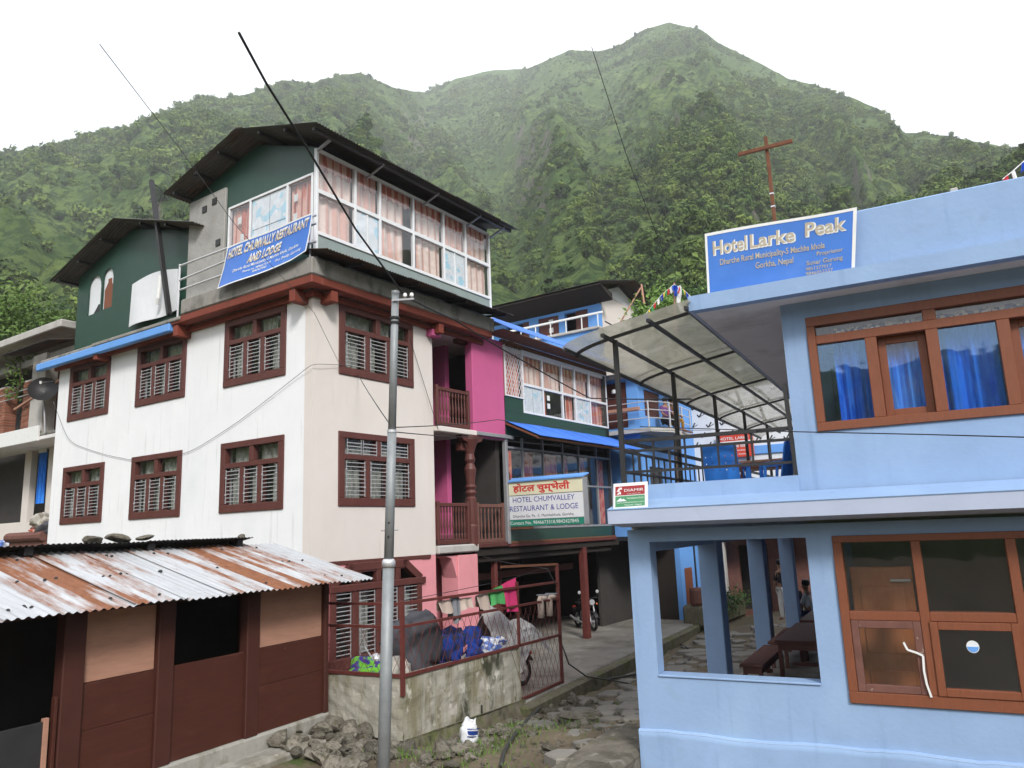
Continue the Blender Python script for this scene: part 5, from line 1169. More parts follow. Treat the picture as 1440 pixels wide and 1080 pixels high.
for _ in range(2600):
    X, Y = rng.uniform(-3.5, 1.0), rng.uniform(-.2, 16)
    r = rng.choice((.30, .38, .46, .24, .2))
    if X < -3.9 + r + .35 or (X > -.1 - r and Y < .9) or (Y < 2.6 and X < -1.7): continue
    if -3.0 < X < -1.2 and Y < 1.4: continue
    if all((X - a) ** 2 + (Y - b) ** 2 > (r * .9 + c) ** 2 for a, b, c in placed): placed.append((X, Y, r * .9)); sd += 1; flagstone(X, Y, r, rng.choice((5, 6, 6, 7)), rng.uniform(.03, .08), .05, sd, rng.uniform(.75, 1.1))
    if sd > 150: break
def gp(px, py, dz=0.0):
    """where a view ray meets the ground"""
    d = ray(px, py); lo, hi = 5.0, 40.0
    for i in range(60):
        m = (lo + hi) / 2; P = FRB.local(d * m)
        if P[2] > hgz(P[0], P[1]) + dz: lo = m
        else: hi = m
    return FRB.local(d * lo)
# named large blocks seen in the gully
for (px, py, s, rot, k) in [(797, 985, (.34, .22, .2), (.3, .5, .4), 0), (757, 1000, (.16, .14, .12), None, 1), (775, 1003, (.2, .15, .1), None, 2), (752, 1013, (.2, .13, .1), (0, .1, .2), 3),
                            (822, 1013, (.62, .24, .2), (0, -.06, .05), 1), (772, 1026, (.12, .1, .07), None, 4), (712, 1030, (.22, .14, .11), (0, 0, .5), 5), (588, 1062, (.28, .1, .1), (0, .25, .9), 3),
                            (622, 1062, (.22, .17, .16), None, 0), (655, 1058, (.30, .18, .15), (0, 0, .7), 4), (600, 1074, (.14, .12, .1), None, 1), (684, 1046, (.2, .12, .08), None, 2), (632, 1050, (.16, .14, .1), None, 5), (805, 1000, (.2, .2, .06), None, 2)]:
    P_ = gp(px, py); stone(ground, P_[0], P_[1], P_[2] + s[2] * .35, s, rot, k)
for _ in range(170):      # small rubble along the foot of the wall and across the gully
    X, Y = rng.uniform(-3.8, -2.6), rng.uniform(-.4, 6)
    if rng.random() < .35: X, Y = rng.uniform(-3.6, -.4), rng.uniform(-1.5, 2.5)
    s = rng.choice((.05, .07, .1, .13)); stone(ground, X, Y, hgz(X, Y) + s * .3, s)
for _ in range(105):      # heap of stones at the shed end
    X, Y = rng.uniform(-5.0, -3.5), rng.uniform(-1.6, .05); s = rng.choice((.06, .08, .1, .14, .19)); lift = max(0, (-X - 3.7)) * .10
    stone(ground, X, Y, hgz(X, Y) + s * .25 + lift * rng.uniform(.4, 1), (s * 1.2, s, s * rng.uniform(.5, .9)), rot=(rng.uniform(-.6, .6), rng.uniform(-.6, .6), rng.uniform(0, 6.3)))
# steps beside the blue wall
for (x0, x1, y0, y1, z1) in ((-.72, -.02, -.9, 1.4, -2.88), (-.42, -.02, -1.5, -.92, -2.78), (-1.05, -.73, -.7, 1.7, -3.02)):
    MB().bbox(x0, x1, y0, y1, -3.5, z1, .05).build('step', M['stone'], path)
gv = MB()
for _ in range(1500):
    X, Y = rng.uniform(-3.85, -.2), rng.uniform(-2.5, 6)
    if X < -3.7 and Y > .1: continue
    z = hgz(X, Y) + .0; s = rng.choice((.012, .018, .025, .04)); q = [(X + s * rng.uniform(-1, 1), Y + s * rng.uniform(-1, 1), z + s * rng.uniform(-.3, .9)) for _k in range(2)]
    gv.add([(X - s, Y, z), (X, Y - s * .8, z + s * .2), (X + s, Y + s * .2, z), (X, Y + s, z + s * .1), q[0][:2] + (z + s * .8,)], [(0, 1, 4), (1, 2, 4), (2, 3, 4), (3, 0, 4)])
solo(gv, 'gravel', M['stone'], frame=FRB, kind='stuff')
# grass tufts
gt = MB(); 
for _ in range(1300):
    c = rng.choice(((-2.9, 1.2, .7), (-2.6, .4, .6), (-3.3, 2.3, .5), (-2.2, 2.2, .8), (-1.2, 4.5, .7), (-3.6, -.3, .4), (-1.9, -1.2, .8), (-2.0, -2.2, .8)))
    X, Y = rng.gauss(c[0], c[2] * .55), rng.gauss(c[1], c[2] * .7)
    if X > -.15 and Y > -.2 or X < -3.75 and Y > .1: continue
    z = hgz(X, Y); h = rng.uniform(.05, .15); a = rng.uniform(0, 6.28); w = .008; dx, dy = math.cos(a), math.sin(a); lx, ly = rng.uniform(-.06, .06), rng.uniform(-.06, .06)
    gt.add([(X - dx * w, Y - dy * w, z - .02), (X + dx * w, Y + dy * w, z - .02), (X + dx * w * .6 + lx * .5, Y + dy * w * .6 + ly * .5, z + h * .6), (X + lx, Y + ly, z + h)], [(0, 1, 2), (0, 2, 3)])
solo(gt, 'grass', M['leaf_light'], frame=FRB, kind='stuff')

# ================================================================== utility pole, wires, hose
pl = thing('utility_pole', 'grey galvanised steel pole in front of the white lodge', 'pole', FR0, (-1.555, 9.0, -2.9))
PB, PT = Vector((-1.585, 9.0, -3.1)), Vector((-1.387, 9.0, 2.91)); pv = PT - PB
pp = lambda t: PB + pv * t
tz = lambda z: (z - PB.z) / pv.z
MB().tube([pp(0), pp(tz(-.30))], [.071, .067], 16).build('lower_shaft', M['galv'], pl, smooth=True)
MB().tube([pp(tz(-.30)), pp(tz(1.2))], [.056, .054], 16).build('middle_shaft', M['galv'], pl, smooth=True)
MB().tube([pp(tz(1.2)), pp(1)], [.048, .045], 16).build('upper_shaft', M['galv'], pl, smooth=True)
MB().tube([pp(tz(-.36)), pp(tz(-.30)), pp(tz(-.27))], [.078, .078, .06], 16).build('collar', M['silver'], pl, smooth=True)
MB().tube([pp(tz(1.19)), pp(tz(1.22))], [.059, .059], 16).build('band', M['silver'], pl)
MB().tube([pp(tz(2.90)), pp(tz(2.935))], [.050, .050], 16).build('cap', M['galv'], pl)
for z in (2.52, 2.58): MB().tube([pp(tz(z)), pp(tz(z + .025))], [.062, .062], 12).build('cable_wrap', M['cable'], pl)
MB().bar(pp(tz(2.80)) + Vector((-.03, -.06, 0)), pp(tz(2.80)) + Vector((.24, -.06, .01)), .022).build('bracket', M['steel'], pl)
for dx in (.13, .21): MB().lathe(pp(tz(2.80)) + Vector((dx, -.06, .03)), [(.010, 0), (.024, .015), (.024, .04), (.014, .055)], 8).build('insulator', M['txt_white'], pl)
for z in (-.02, .14): MB().lathe(pp(tz(z)) + Vector((0, -.065, 0)), [(.012, -.01), (.012, .01)], 6, 'y').build('bolt_hole_disc', M['black'], pl)  # black discs on the shaft paint the dark of bolt holes
MB().bar(pp(tz(.05)) + Vector((-.1, 0, 0)), pp(tz(.05)) + Vector((.1, 0, 0)), .014).build('step_bolt', M['steel'], pl)
tp = Vector((-1.28, 8.94, 2.86))
def wire(label, pts, r=.008, sag=0.0, m='cable', n=16, smooth=0):
    mb = MB(); P = []
    for a, b in zip(pts, pts[1:]):
        a, b = Vector(a), Vector(b)
        for i in range(n): t = i / n; q = a.lerp(b, t); q.z -= sag * 4 * t * (1 - t) * (b - a).length / 10; P.append(q)
    P.append(Vector(pts[-1]))
    for _ in range(smooth): P = [P[0]] + [(P[i - 1] + P[i] * 2 + P[i + 1]) / 4 for i in range(1, len(P) - 1)] + [P[-1]]
    mb.tube(P, r, 5)
    return solo(mb, 'wire', M[m], label, 'cable', FR0, tuple(P[0]), smooth=True)
dpt = lambda x, y, Y: ray(x, y) * (Y / ray(x, y)[1])
Wp = lambda v, u, z: FRW.world((v, u, z)); Bp = lambda X, Y, z: FRB.world((X, Y, z))
wire('thick dark cable rising from the pole top over the glazed top floor', [dpt(566, 412, 8.95), dpt(500, 322, 8.2), dpt(430, 205, 7.0), dpt(375, 118, 6.2), dpt(336, 46, 5.5)], .012, .02)
wire('thin wire crossing the sky towards the lodge banner corner', [dpt(140, 62, 7), dpt(250, 205, 9.5), dpt(330, 315, 11.5), dpt(442, 440, 14), Wp(.76, -.02, 3.6)], .005, .01, 'cable_grey')
wire('thin wire hanging down the mountain side of the sky', [dpt(832, 66, 30), dpt(880, 215, 32), dpt(935, 360, 34)], .018, .02)
wire('dark service cable from the pole to the annexe', [tp, dpt(640, 450, 11), dpt(740, 510, 13.5), dpt(830, 560, 16), Bp(.0, 4.0, 2.3)], .013, .05)
wire('grey wire looped along the white side wall', [dpt(75, 565, 21), Wp(-.03, 9.9, 2.85), Wp(-.03, 8.0, 2.35), Wp(-.03, 6.3, 2.03), Wp(-.03, 4.2, 2.05), Wp(-.03, 2.3, 2.62), Wp(-.05, .35, 3.38), Wp(-.10, -.10, 3.52), Wp(.76, -.05, 3.64)], .006, .02, 'cable_grey', smooth=20)
wire('wire slung from the window to the middle of the pole', [Wp(1.25, -.03, 3.5), pp(tz(1.25))], .007, .03)
wire('wire from the mid pole to the lower awning', [pp(tz(1.25)), dpt(700, 590, 15), Wp(9.5, -1.1, 2.9), dpt(1000, 605, 20)], .007, .04)
wire('lower wire of the pair from the pole to the annexe', [pp(tz(1.2)), dpt(662, 615, 15), Wp(8.5, -1.15, 2.3)], .007, .02)
wire('thin wire dropping from the upper window frame to the balcony', [Wp(2.95, -.03, 4.7), Wp(3.85, -.13, 2.5)], .007, .02)
wire('thin wire across the terrace to the blue hotel wall', [dpt(900, 600, 12.5), dpt(1110, 607, 9.3), dpt(1300, 611, 8.1), dpt(1445, 615, 7.2)], .007, .0)
wire('slack black cable strung over the laundry fence', [Wp(5.6, -.05, -.62), dpt(740, 795, 17.2), dpt(770, 800, 17.3), dpt(783, 825, 17.35)], .012, .12)
hp = [gp(705, 1079, .03), gp(708, 1060, .03), gp(722, 1037, .03), gp(742, 1013, .04), gp(772, 985, .06), gp(800, 968, .08), gp(850, 957, .08), gp(886, 951, .08), gp(930, 940, .05)]
hs = MB(); 
hpts = []
for a, b in zip(hp, hp[1:]):
    for i in range(6): hpts.append(Vector(a).lerp(Vector(b), i / 6) + Vector((0, 0, .02)))
for _ in range(3): hpts = [hpts[0]] + [(hpts[i - 1] + hpts[i] * 2 + hpts[i + 1]) / 4 for i in range(1, len(hpts) - 1)] + [hpts[-1]]
hs.tube(hpts, .03, 8); solo(hs, 'hose', M['hose'], 'thick dark water pipe snaking through the gully stones', 'hose', FRB, tuple(hpts[0]), smooth=True)
h2 = [(WX + .02, fy1 + .02, -2.55), (WX + .1, 6.3, -3.0), (WX + .25, 6.9, -3.36), (WX + .5, 7.4, -3.5), (WX + 1.0, 7.6, -3.6)]
hs = MB(); hs.tube(h2, .018, 7); solo(hs, 'hose', M['hose'], 'thin black hose hanging from the fence end post', 'hose', FRB, h2[0], smooth=True)
h3 = [gp(930, 907, .03), gp(955, 905, .03), gp(970, 913, .03), gp(972, 925, .03), gp(955, 938, .03), gp(935, 945, .03)]
hs = MB(); hs.tube(h3, .025, 7); solo(hs, 'hose', M['hose'], 'dark pipe curling over the courtyard seen through the veranda', 'hose', FRB, tuple(h3[0]), smooth=True)

# ================================================================== signs
def quad_map(c, lift=(0, 0, 0), bow=None):
    """(s, t) in 0..1 on a four-cornered board -> frame coordinates; corners bottom-left, bottom-right, top-right, top-left"""
    c = [np.array(q, float) for q in c]; L = np.array(lift, float)
    def f(s, t):
        p = (1 - s) * (1 - t) * c[0] + s * (1 - t) * c[1] + s * t * c[2] + (1 - s) * t * c[3] + L
        return p + (bow(s, t) if bow else 0)
    return f
def sign_board(parent, name, f, n, thick, m, ns=1, nt=1):
    n = np.array(n, float); mb = MB(); mb.grid(lambda u, v: f(u, v), ns, nt); mb.grid(lambda u, v: f(u, v) + n * thick, ns, nt)
    for a, b in (((0, 0), (1, 0)), ((1, 0), (1, 1)), ((1, 1), (0, 1)), ((0, 1), (0, 0))):
        k = max(ns, nt)
        for i in range(k):
            p = [(a[0] + (b[0] - a[0]) * t, a[1] + (b[1] - a[1]) * t) for t in (i / k, (i + 1) / k)]
            q = [f(*p[0]), f(*p[1]), f(*p[1]) + n * thick, f(*p[0]) + n * thick]; mb.add(q, [(0, 1, 2, 3)])
    return mb.build(name, m, parent)
def sub_rect(f, s0, s1, t0, t1): return lambda s, t: f(s0 + (s1 - s0) * s, t0 + (t1 - t0) * t)
def put(parent, f, W, H, txt, x, y, h, w, m, bold=.0, shear=0.0, lift=(0, 0, 0), align='CENTER'):
    """lettering centred at (x, y) of a W x H board, capital height about h, total width w"""
    L = np.array(lift, float)
    letters(parent, txt, h * 1.4, m, lambda a, b: f((x + a) / W, (y + b) / H) + L, width=w, bold=bold, shear=shear, align=align)
# 1. painted board on the blue hotel's parapet
Y_ = -.345
bc = [on_y(FRB, Y_, 995.5, 417.5), on_y(FRB, Y_ - .06, 1202, 380.5), on_y(FRB, Y_ - .06, 1205, 290), on_y(FRB, Y_, 991, 329)]
sg = thing('sign', 'blue hand painted hotel board with white edge on the blue parapet', 'sign', FRB, tuple(bc[0]))
bow = lambda s, t: np.array([0, .03 * math.sin(math.pi * s) * 1.0, .012 * math.sin(5 * s)])
f = quad_map(bc, bow=bow); sign_board(sg, 'board', f, (0, 1, 0), .025, M['sign_blue'], 14, 4)
W_, H_ = 2.15, .78
for (s0, s1, t0, t1) in ((0, 1, 0, .028), (0, 1, .955, 1), (0, .016, .028, .955), (.978, 1, .028, .955)):
    sign_board(sg, 'border', quad_map([f(s0, t0), f(s1, t0), f(s1, t1), f(s0, t1)], lift=(0, -.004, 0), bow=None) if s1 - s0 < .5 else (lambda s, t, s0=s0, s1=s1, t0=t0, t1=t1: f(s0 + (s1 - s0) * s, t0 + (t1 - t0) * t) + np.array([0, -.004, 0])), (0, 1, 0), .003, M['txt_white'], 14, 1)
for txt, x, y, h, w in (("Hotel", .37, .50, .17, .52), ("Larke", .99, .50, .17, .66), ("Peak", 1.72, .535, .17, .56)):
    put(sg, f, W_, H_, txt, x + .006, y - .008, h, w, M['txt_white'], .045, lift=(0, -.005, 0)); put(sg, f, W_, H_, txt, x - .006, y, h, w * .97, M['txt_tan'], .012, lift=(0, -.008, 0))
put(sg, f, W_, H_, "Dharche Rural Municipality-5 Machha khola", .97, .355, .075, 1.52, M['txt_tan'], .015, lift=(0, -.006, 0))
put(sg, f, W_, H_, "Gorkha, Nepal", 1.02, .235, .075, .55, M['txt_tan'], .015, lift=(0, -.006, 0))
put(sg, f, W_, H_, "Proprietor", 1.80, .275, .05, .36, M['txt_tan'], .01, lift=(0, -.006, 0))
put(sg, f, W_, H_, "Sunar Gurung", 1.73, .175, .055, .50, M['txt_tan'], .01, lift=(0, -.006, 0))
put(sg, f, W_, H_, "9851277017", 1.65, .11, .04, .36, M['txt_tan'], .01, lift=(0, -.006, 0)); put(sg, f, W_, H_, "9846053227", 1.66, .055, .04, .38, M['txt_tan'], .01, lift=(0, -.006, 0))
# 2. vinyl banner on the lodge railing
xb = -.47
bc = [on_x(FRW, xb, 311, 408), on_x(FRW, xb, 434, 358), on_x(FRW, xb, 440.5, 299.5), on_x(FRW, xb, 320, 348)]
bn = thing('banner', 'blue vinyl lodge banner tied to the railing of the white lodge', 'banner', FRW, tuple(bc[0]))
def bw(s, t): return np.array([-.10 * (1 - t) ** 2 * (1 + .4 * math.sin(5 * s)) - .015 * math.sin(9 * s), .0, -.05 * math.sin(math.pi * s) * (1 - t) + .06 * max(0, s - .85) / .15 * (1 - t)])
f = quad_map(bc, bow=bw); sign_board(bn, 'sheet', f, (.002, 0, 0), 1.0, M['banner_blue'], 24, 10)
for (s0, s1, t0, t1) in ((0, 1, 0, .03), (0, 1, .965, 1), (0, .012, .03, .965), (.988, 1, .03, .965)):
    sign_board(bn, 'hem', (lambda s, t, s0=s0, s1=s1, t0=t0, t1=t1: f(s0 + (s1 - s0) * s, t0 + (t1 - t0) * t) + np.array([-.004, 0, 0])), (.001, 0, 0), 1.0, M['txt_white'], 24, 2)
W_, H_ = 2.9, 1.15
for txt, x, y, h, w in (("HOTEL CHUMVALLY RESTAURANT", 1.45, .80, .26, 2.72), ("AND LODGE", 1.45, .46, .24, 1.1)):
    put(bn, f, W_, H_, txt, x, y, h, w, M['txt_white'], .03, .15, lift=(-.008, 0, 0)); put(bn, f, W_, H_, txt, x - .008, y - .012, h * .8, w, M['txt_gold'], .0, .15, lift=(-.012, 0, 0))
put(bn, f, W_, H_, "Dharche Rural Municipality-5 Machha khola, Gorkha", 1.52, .33, .085, 2.15, M['txt_white'], .01, .2, lift=(-.008, 0, 0))
put(bn, f, W_, H_, "Phone no. 9846673318", 1.3, .21, .06, .9, M['txt_white'], .01, .1, lift=(-.008, 0, 0)); put(bn, f, W_, H_, "9842427845", 1.42, .12, .06, .45, M['txt_white'], .01, .1, lift=(-.008, 0, 0)); put(bn, f, W_, H_, "Pro. Pradip Gurung", 2.3, .17, .075, .8, M['txt_white'], .01, .2, lift=(-.008, 0, 0))
rr_ = thing('railing', 'pale steel railing beside the blue vinyl banner', 'railing', FRW, (-.36, 3.3, 5.7))
pts = [(on_x(FRW, -.36, 253, y1), on_x(FRW, -.36, 320, y2)) for y1, y2 in ((374, 349), (394, 366), (408, 384))]
for a, b in pts: MB().tube([tuple(a), tuple(b), tuple(a + (b - a) * 2.6)], .025, 8).build('rail', M['silver'], rr_)
a = pts[0][0]; MB().tube([tuple(a + np.array([0, 0, .04])), (a[0], a[1], 5.3)], .025, 8).build('post', M['silver'], rr_)
for q in (1.0, 2.5): MB().tube([tuple(pts[0][0] + (pts[0][1] - pts[0][0]) * q), (-.36, (pts[0][0] + (pts[0][1] - pts[0][0]) * q)[1], 5.68)], .02, 8).build('post', M['silver'], rr_)
# leaning timber and white sheet on the lower roof
a, b = on_x(FRW, -.1, 213, 254), on_x(FRW, -.1, 238, 442)
tm = MB().bar(tuple(a), tuple(b), .11, .09); solo(tm, 'timber', M['black'], 'dark timber post leaning on the lodge roof edge', 'post', FRW, tuple(b))
c4 = [on_x(FRW, .12, *q) for q in ((181, 460), (250, 436), (250, 378), (186, 400))]
f = quad_map(c4, bow=lambda s, t: np.array([-.06 * math.sin(7 * s) * (1 - t), 0, .12 * math.sin(math.pi * s) * t]))
ws = thing('sheet', 'white plastic sheet hung along the dark green tin wall', 'sheet', FRW, tuple(c4[0])); sign_board(ws, 'cloth', f, (.02, 0, 0), 1, M['tarp_white'], 20, 8)
a = on_x(FRW, .02, 226, 388); MB().tube([tuple(a), tuple(a + np.array([-.02, .03, -.6])), tuple(a + np.array([0, .1, -.75]))], .05, 7).build('hanging_roll', M['txt_white'], ws)
# 3. light box on the annexe corner
vs = 6.93
bc = [on_x(FRW, vs, 714, 740.4), on_x(FRW, vs, 822.7, 737.8), on_x(FRW, vs, 821.8, 671.6), on_x(FRW, vs, 712.2, 677.4)]
u0, u1 = bc[0][1] + .02, bc[1][1]; z0, z1 = (bc[0][2] + bc[1][2]) / 2, (bc[2][2] + bc[3][2]) / 2
lb = thing('sign', 'white hotel light box with red and navy lettering projecting from the annexe', 'sign', FRW, (vs, u0, z0))
W_, H_ = u0 - u1, z1 - z0
MB().bbox(vs + .004, vs + .26, u1, u0, z0, z1, .01).build('box', M['steel'], lb)
f = lambda s, t: np.array([vs, u0 - W_ * s, z0 + H_ * t])
for (t0, t1, m_) in ((.0, .145, 'sign_green'), (.15, .685, 'white_sign'), (.69, 1.0, 'yellow_sign')): MB().box(vs - .006, vs + .003, u1 + .015, u0 - .015, z0 + H_ * t0 + .01, z0 + H_ * t1).build('face', M[m_], lb)
MB().box(vs - .008, vs - .006, u1 + .015, u0 - .015, z0 + H_ * .685, z0 + H_ * .692).build('seam', M['txt_black'], lb)
l3 = (-.009, 0, 0)
put(lb, f, W_, H_, "होटल चुम्भेली", W_ * .47, H_ * .775, H_ * .14, W_ * .74, M['txt_red'], .035, lift=l3)
put(lb, f, W_, H_, "HOTEL CHUMVALLEY", W_ * .49, H_ * .535, H_ * .115, W_ * .80, M['txt_navy'], .0, lift=l3)
put(lb, f, W_, H_, "RESTAURANT & LODGE", W_ * .49, H_ * .34, H_ * .12, W_ * .88, M['txt_navy'], .0, lift=l3)
put(lb, f, W_, H_, "Dharche Ga. Pa. -5, Machhakhola, Gorkha", W_ * .48, H_ * .20, H_ * .06, W_ * .78, M['txt_black'], .0, lift=l3)
put(lb, f, W_, H_, "Contact No. 9846673318,9842427845", W_ * .49, H_ * .045, H_ * .075, W_ * .88, M['txt_white'], .0, lift=l3)
MB().prism([(0, 0), (.36, .10), (.36, .06), (0, -.035)], lambda a, z: (vs - .05 + a, u1 - .02, z1 + .03 + z), lambda a, z: (vs - .05 + a, u0 + .02, z1 + .03 + z)).build('rain_cover', M['midblue'], lb)
MB().bar((vs + .1, u0 - .1, z1), (vs + .1, 0, z1 + .3), .03).build('stay', M['rust'], lb)
MB().bbox(vs + .02, vs + .08, u0 - .8, u0, z0 - .07, z0 - .01, .005).build('support', M['rust'], lb)
# 4. small sponsor board on the blue ledge
bc = [on_y(FRB, -.50, 862.5, 717), on_y(FRB, -.50, 910.8, 713.5), on_y(FRB, -.40, 910.5, 677), on_y(FRB, -.40, 862.7, 680.5)]
db = thing('sign', 'small white board with red and green panels leaning on the blue ledge', 'sign', FRB, tuple(bc[0])); f = quad_map(bc); sign_board(db, 'board', f, (0, 1, 0), .02, M['txt_white'], 1, 1)
l4 = (0, -.006, 0)
for (t0, t1, m_) in ((.53, .88, 'sign_maroon'), (.09, .50, 'sign_green2')): sign_board(db, 'panel', (lambda s, t, t0=t0, t1=t1: f(.06 + .86 * s, t0 + (t1 - t0) * t) + np.array([0, -.003, 0])), (0, 1, 0), .0025, M[m_])
put(db, f, 1, 1, "DIAMIR", .60, .66, .11, .56, M['txt_white'], .0, lift=l4)
put(db, f, 1, 1, "www.diamir.de", .6, .565, .035, .4, M['txt_white'], .0, lift=l4)
put(db, f, 1, 1, "Trek Adventure (P) Ltd", .64, .37, .07, .48, M['txt_white'], .0, lift=l4); put(db, f, 1, 1, "www.trekadventure.com", .5, .225, .055, .78, M['txt_white'], .0, lift=l4); put(db, f, 1, 1, "Thamel, Nepal", .58, .125, .05, .5, M['txt_white'], .0, lift=l4)
lg = MB()
for tri in (((.10, .68), (.19, .68), (.19, .86)), ((.19, .76), (.27, .76), (.23, .86)), ((.13, .62), (.22, .68), (.23, .56)), ((.10, .56), (.15, .62), (.18, .56))): lg.add([f(*q) + np.array(l4) for q in tri], [(0, 1, 2)])
lg.build('logo', M['txt_white'], db)
lg = MB()
for tri in (((.09, .30), (.33, .30), (.21, .43)), ((.22, .30), (.40, .30), (.30, .40))): lg.add([f(*q) + np.array(l4) for q in tri], [(0, 1, 2)])
lg.build('logo', M['white_sign'], db)
# ================================================================== goods behind the parapet wall
def sack_mb(w, d, h, seed, lump=.16):
    r = np.random.RandomState(seed); ox = r.uniform(0, 50); mb = MB(); nu, nv = 26, 16
    def g(u, v):
        a = 2 * math.pi * u; b = -math.pi / 2 + math.pi * v; sg_ = lambda q, e: math.copysign(abs(q) ** e, q)
        x, y, z = sg_(math.cos(b), .55) * sg_(math.cos(a), .7), sg_(math.cos(b), .55) * sg_(math.sin(a), .7), sg_(math.sin(b), .7)
        k = 1 + lump * 2.6 * (float(fbm(np.array([x * 1.3 + ox]), np.array([y * 1.3 + z * 1.7 + ox]), 3, 4)[0]) - .5) * 2
        k += lump * .9 * (float(fbm(np.array([x * 4.3 + y * 2 + ox]), np.array([z * 5.7 - y * 3 + ox]), 13, 3, True)[0]) - .5)
        return (x * w / 2 * k, y * d / 2 * k, z * h / 2 * k)
    mb.grid(g, nu, nv); return mb
def sack(label, name, cat, X, Y, z, w, d, h, m, seed, rz=0.0, tilt=(0, 0), group=None, lump=.2):
    o = thing(name, label, cat, FRB, (X, Y, z), group); o.rotation_euler = (tilt[0], tilt[1], FRB.r + rz); BASE[o.name] = (0, 0, 0)
    b = sack_mb(w, d, h, seed, lump); b.v = [(x, y, z_ + h / 2) for x, y, z_ in b.v]; b.build('body', M[m], o, smooth=True); return o
M['sack_grey'] = cloth_mat('dark_grey_plastic_sack', (.075, .075, .085), None); M['sack_blue'] = cloth_mat('blue_nylon', (.018, .05, .26), (.03, .035, .08), (5, 5, 5)); M['sack_print'] = cloth_mat('printed_feed_bag', (.07, .045, .25), (.16, .45, .05), (7, 7, 7))
M['sack_pale'] = cloth_mat('pale_woven_sack', (.50, .47, .42), (.3, .27, .22), (4, 4, 4)); M['sack_white'] = cloth_mat('white_blue_woven_sack', (.66, .68, .72), (.1, .17, .45), (5, 5, 9))
M['pinkcloth'] = cloth_mat('pink_towel', (.72, .06, .20)); M['greencloth'] = cloth_mat('green_towel', (.09, .38, .12)); M['beigecloth'] = cloth_mat('beige_cloth', (.52, .42, .36)); M['greycloth'] = cloth_mat('grey_cloth', (.2, .21, .23)); M['neon'] = mat('neon_green_plastic', (.42, .66, .05), .5)
k = 0
for (X, Y, w, h) in ((-4.6, .8, 1.0, 1.0), (-5.3, .75, .8, .95), (-4.5, 1.75, .9, .95), (-4.5, 2.75, .9, 1.0), (-4.5, 3.6, .8, .95)):
    k += 1; sack('grey brown sack low in the heap behind the parapet wall', 'sack', 'sack', X, Y, -3.38, w, .9, h, 'sack_pale', k, rng.uniform(-.3, .3), group='sacks under the heap')
sp_ = sack('purple and green printed feed bag lying near the fence corner', 'feed_bag', 'bag', -4.95, .62, -2.42, .72, .55, .36, 'sack_print', 51, .2)
sack('pale crumpled sack in the fence corner', 'sack', 'sack', -4.35, .55, -2.46, .5, .45, .42, 'sack_pale', 52, .5)
sack('large dark grey sack standing in the fence corner heap', 'sack', 'sack', -4.42, 1.25, -2.5, .75, .8, .95, 'sack_grey', 53, .1, (.1, -.15), lump=.34)
bb_ = sack('blue nylon bag with silver print behind the fence', 'bag', 'bag', -4.35, 2.05, -2.46, .6, .62, .66, 'sack_blue', 54, .4, (0, .12), lump=.3)
MB().bbox(.29, .315, -.16, .2, .38, .47, .01).build('label_patch', M['pink'], bb_); MB().bbox(.27, .31, -.2, .12, .08, .32, .01).build('silver_patch', M['tarp_grey'], bb_)
sack('round blue cloth bundle on the heap behind the fence', 'bundle', 'bundle', -4.35, 2.85, -2.38, .5, .5, .48, 'sack_blue', 55, 0, lump=.32)
sack('dark blue bag slumped between two blue bundles', 'bag', 'bag', -4.25, 2.5, -2.5, .42, .4, .38, 'sack_blue', 59, .7, lump=.35)
sack('white sack with blue print at the end of the heap', 'sack', 'sack', -4.4, 3.55, -2.42, .62, .75, .36, 'sack_white', 56, .1, lump=.32)
o = thing('dustpan', 'neon green plastic dustpan stuck upright in the heap', 'dustpan', FRB, (-4.5, 1.95, -1.95)); MB().bar((-4.52, 1.75, -1.62), (-4.5, 2.05, -1.9), .13, .02).build('pan', M['neon'], o); MB().bar((-4.5, 2.05, -1.9), (-4.48, 2.2, -2.05), .035).build('handle', M['neon'], o)
o = thing('tool', 'dented aluminium kettle resting on the printed feed bag', 'tool', FRB, (-4.8, .6, -2.1)); MB().lathe((-4.8, .6, -2.1), [(.06, 0), (.10, .03), (.105, .09), (.06, .14), (.015, .16)], 10).build('body', M['silver'], o, smooth=True); MB().tube([(-4.86, .55, -2.0), (-4.95, .5, -1.85), (-4.98, .48, -1.62)], .014, 6).build('tool_shank', M['silver'], o)  # silver shovel-like tool; the rounded body is made up
# white sack by the wall foot
P_ = gp(659, 1047); wsk = sack('small white sack with blue lettering at the foot of the parapet wall', 'sack', 'sack', P_[0], P_[1], P_[2] + .02, .30, .24, .33, 'tarp_white', 57, .5, (0, .1), lump=.2)
nk = MB(); nk.grid(lambda u, v: (.12 * (u - .5) * 1.5, .02 * math.sin(u * 9) , .27 + .10 * v + .03 * math.sin(u * 7)), 8, 2); nk.build('tied_top', M['tarp_white'], wsk)
pr = MB()
for (a0, a1, z_, h_) in ((-2.0, -.3, .12, .018), (-2.0, -.3, .235, .014), (-1.9, -.6, .155, .06)):
    pr.grid(lambda u, v: ((.168) * math.cos(a0 + (a1 - a0) * u), (.138) * math.sin(a0 + (a1 - a0) * u), z_ + h_ * v), 10, 1)
pr.build('print_band', M['sack_blue'], wsk)
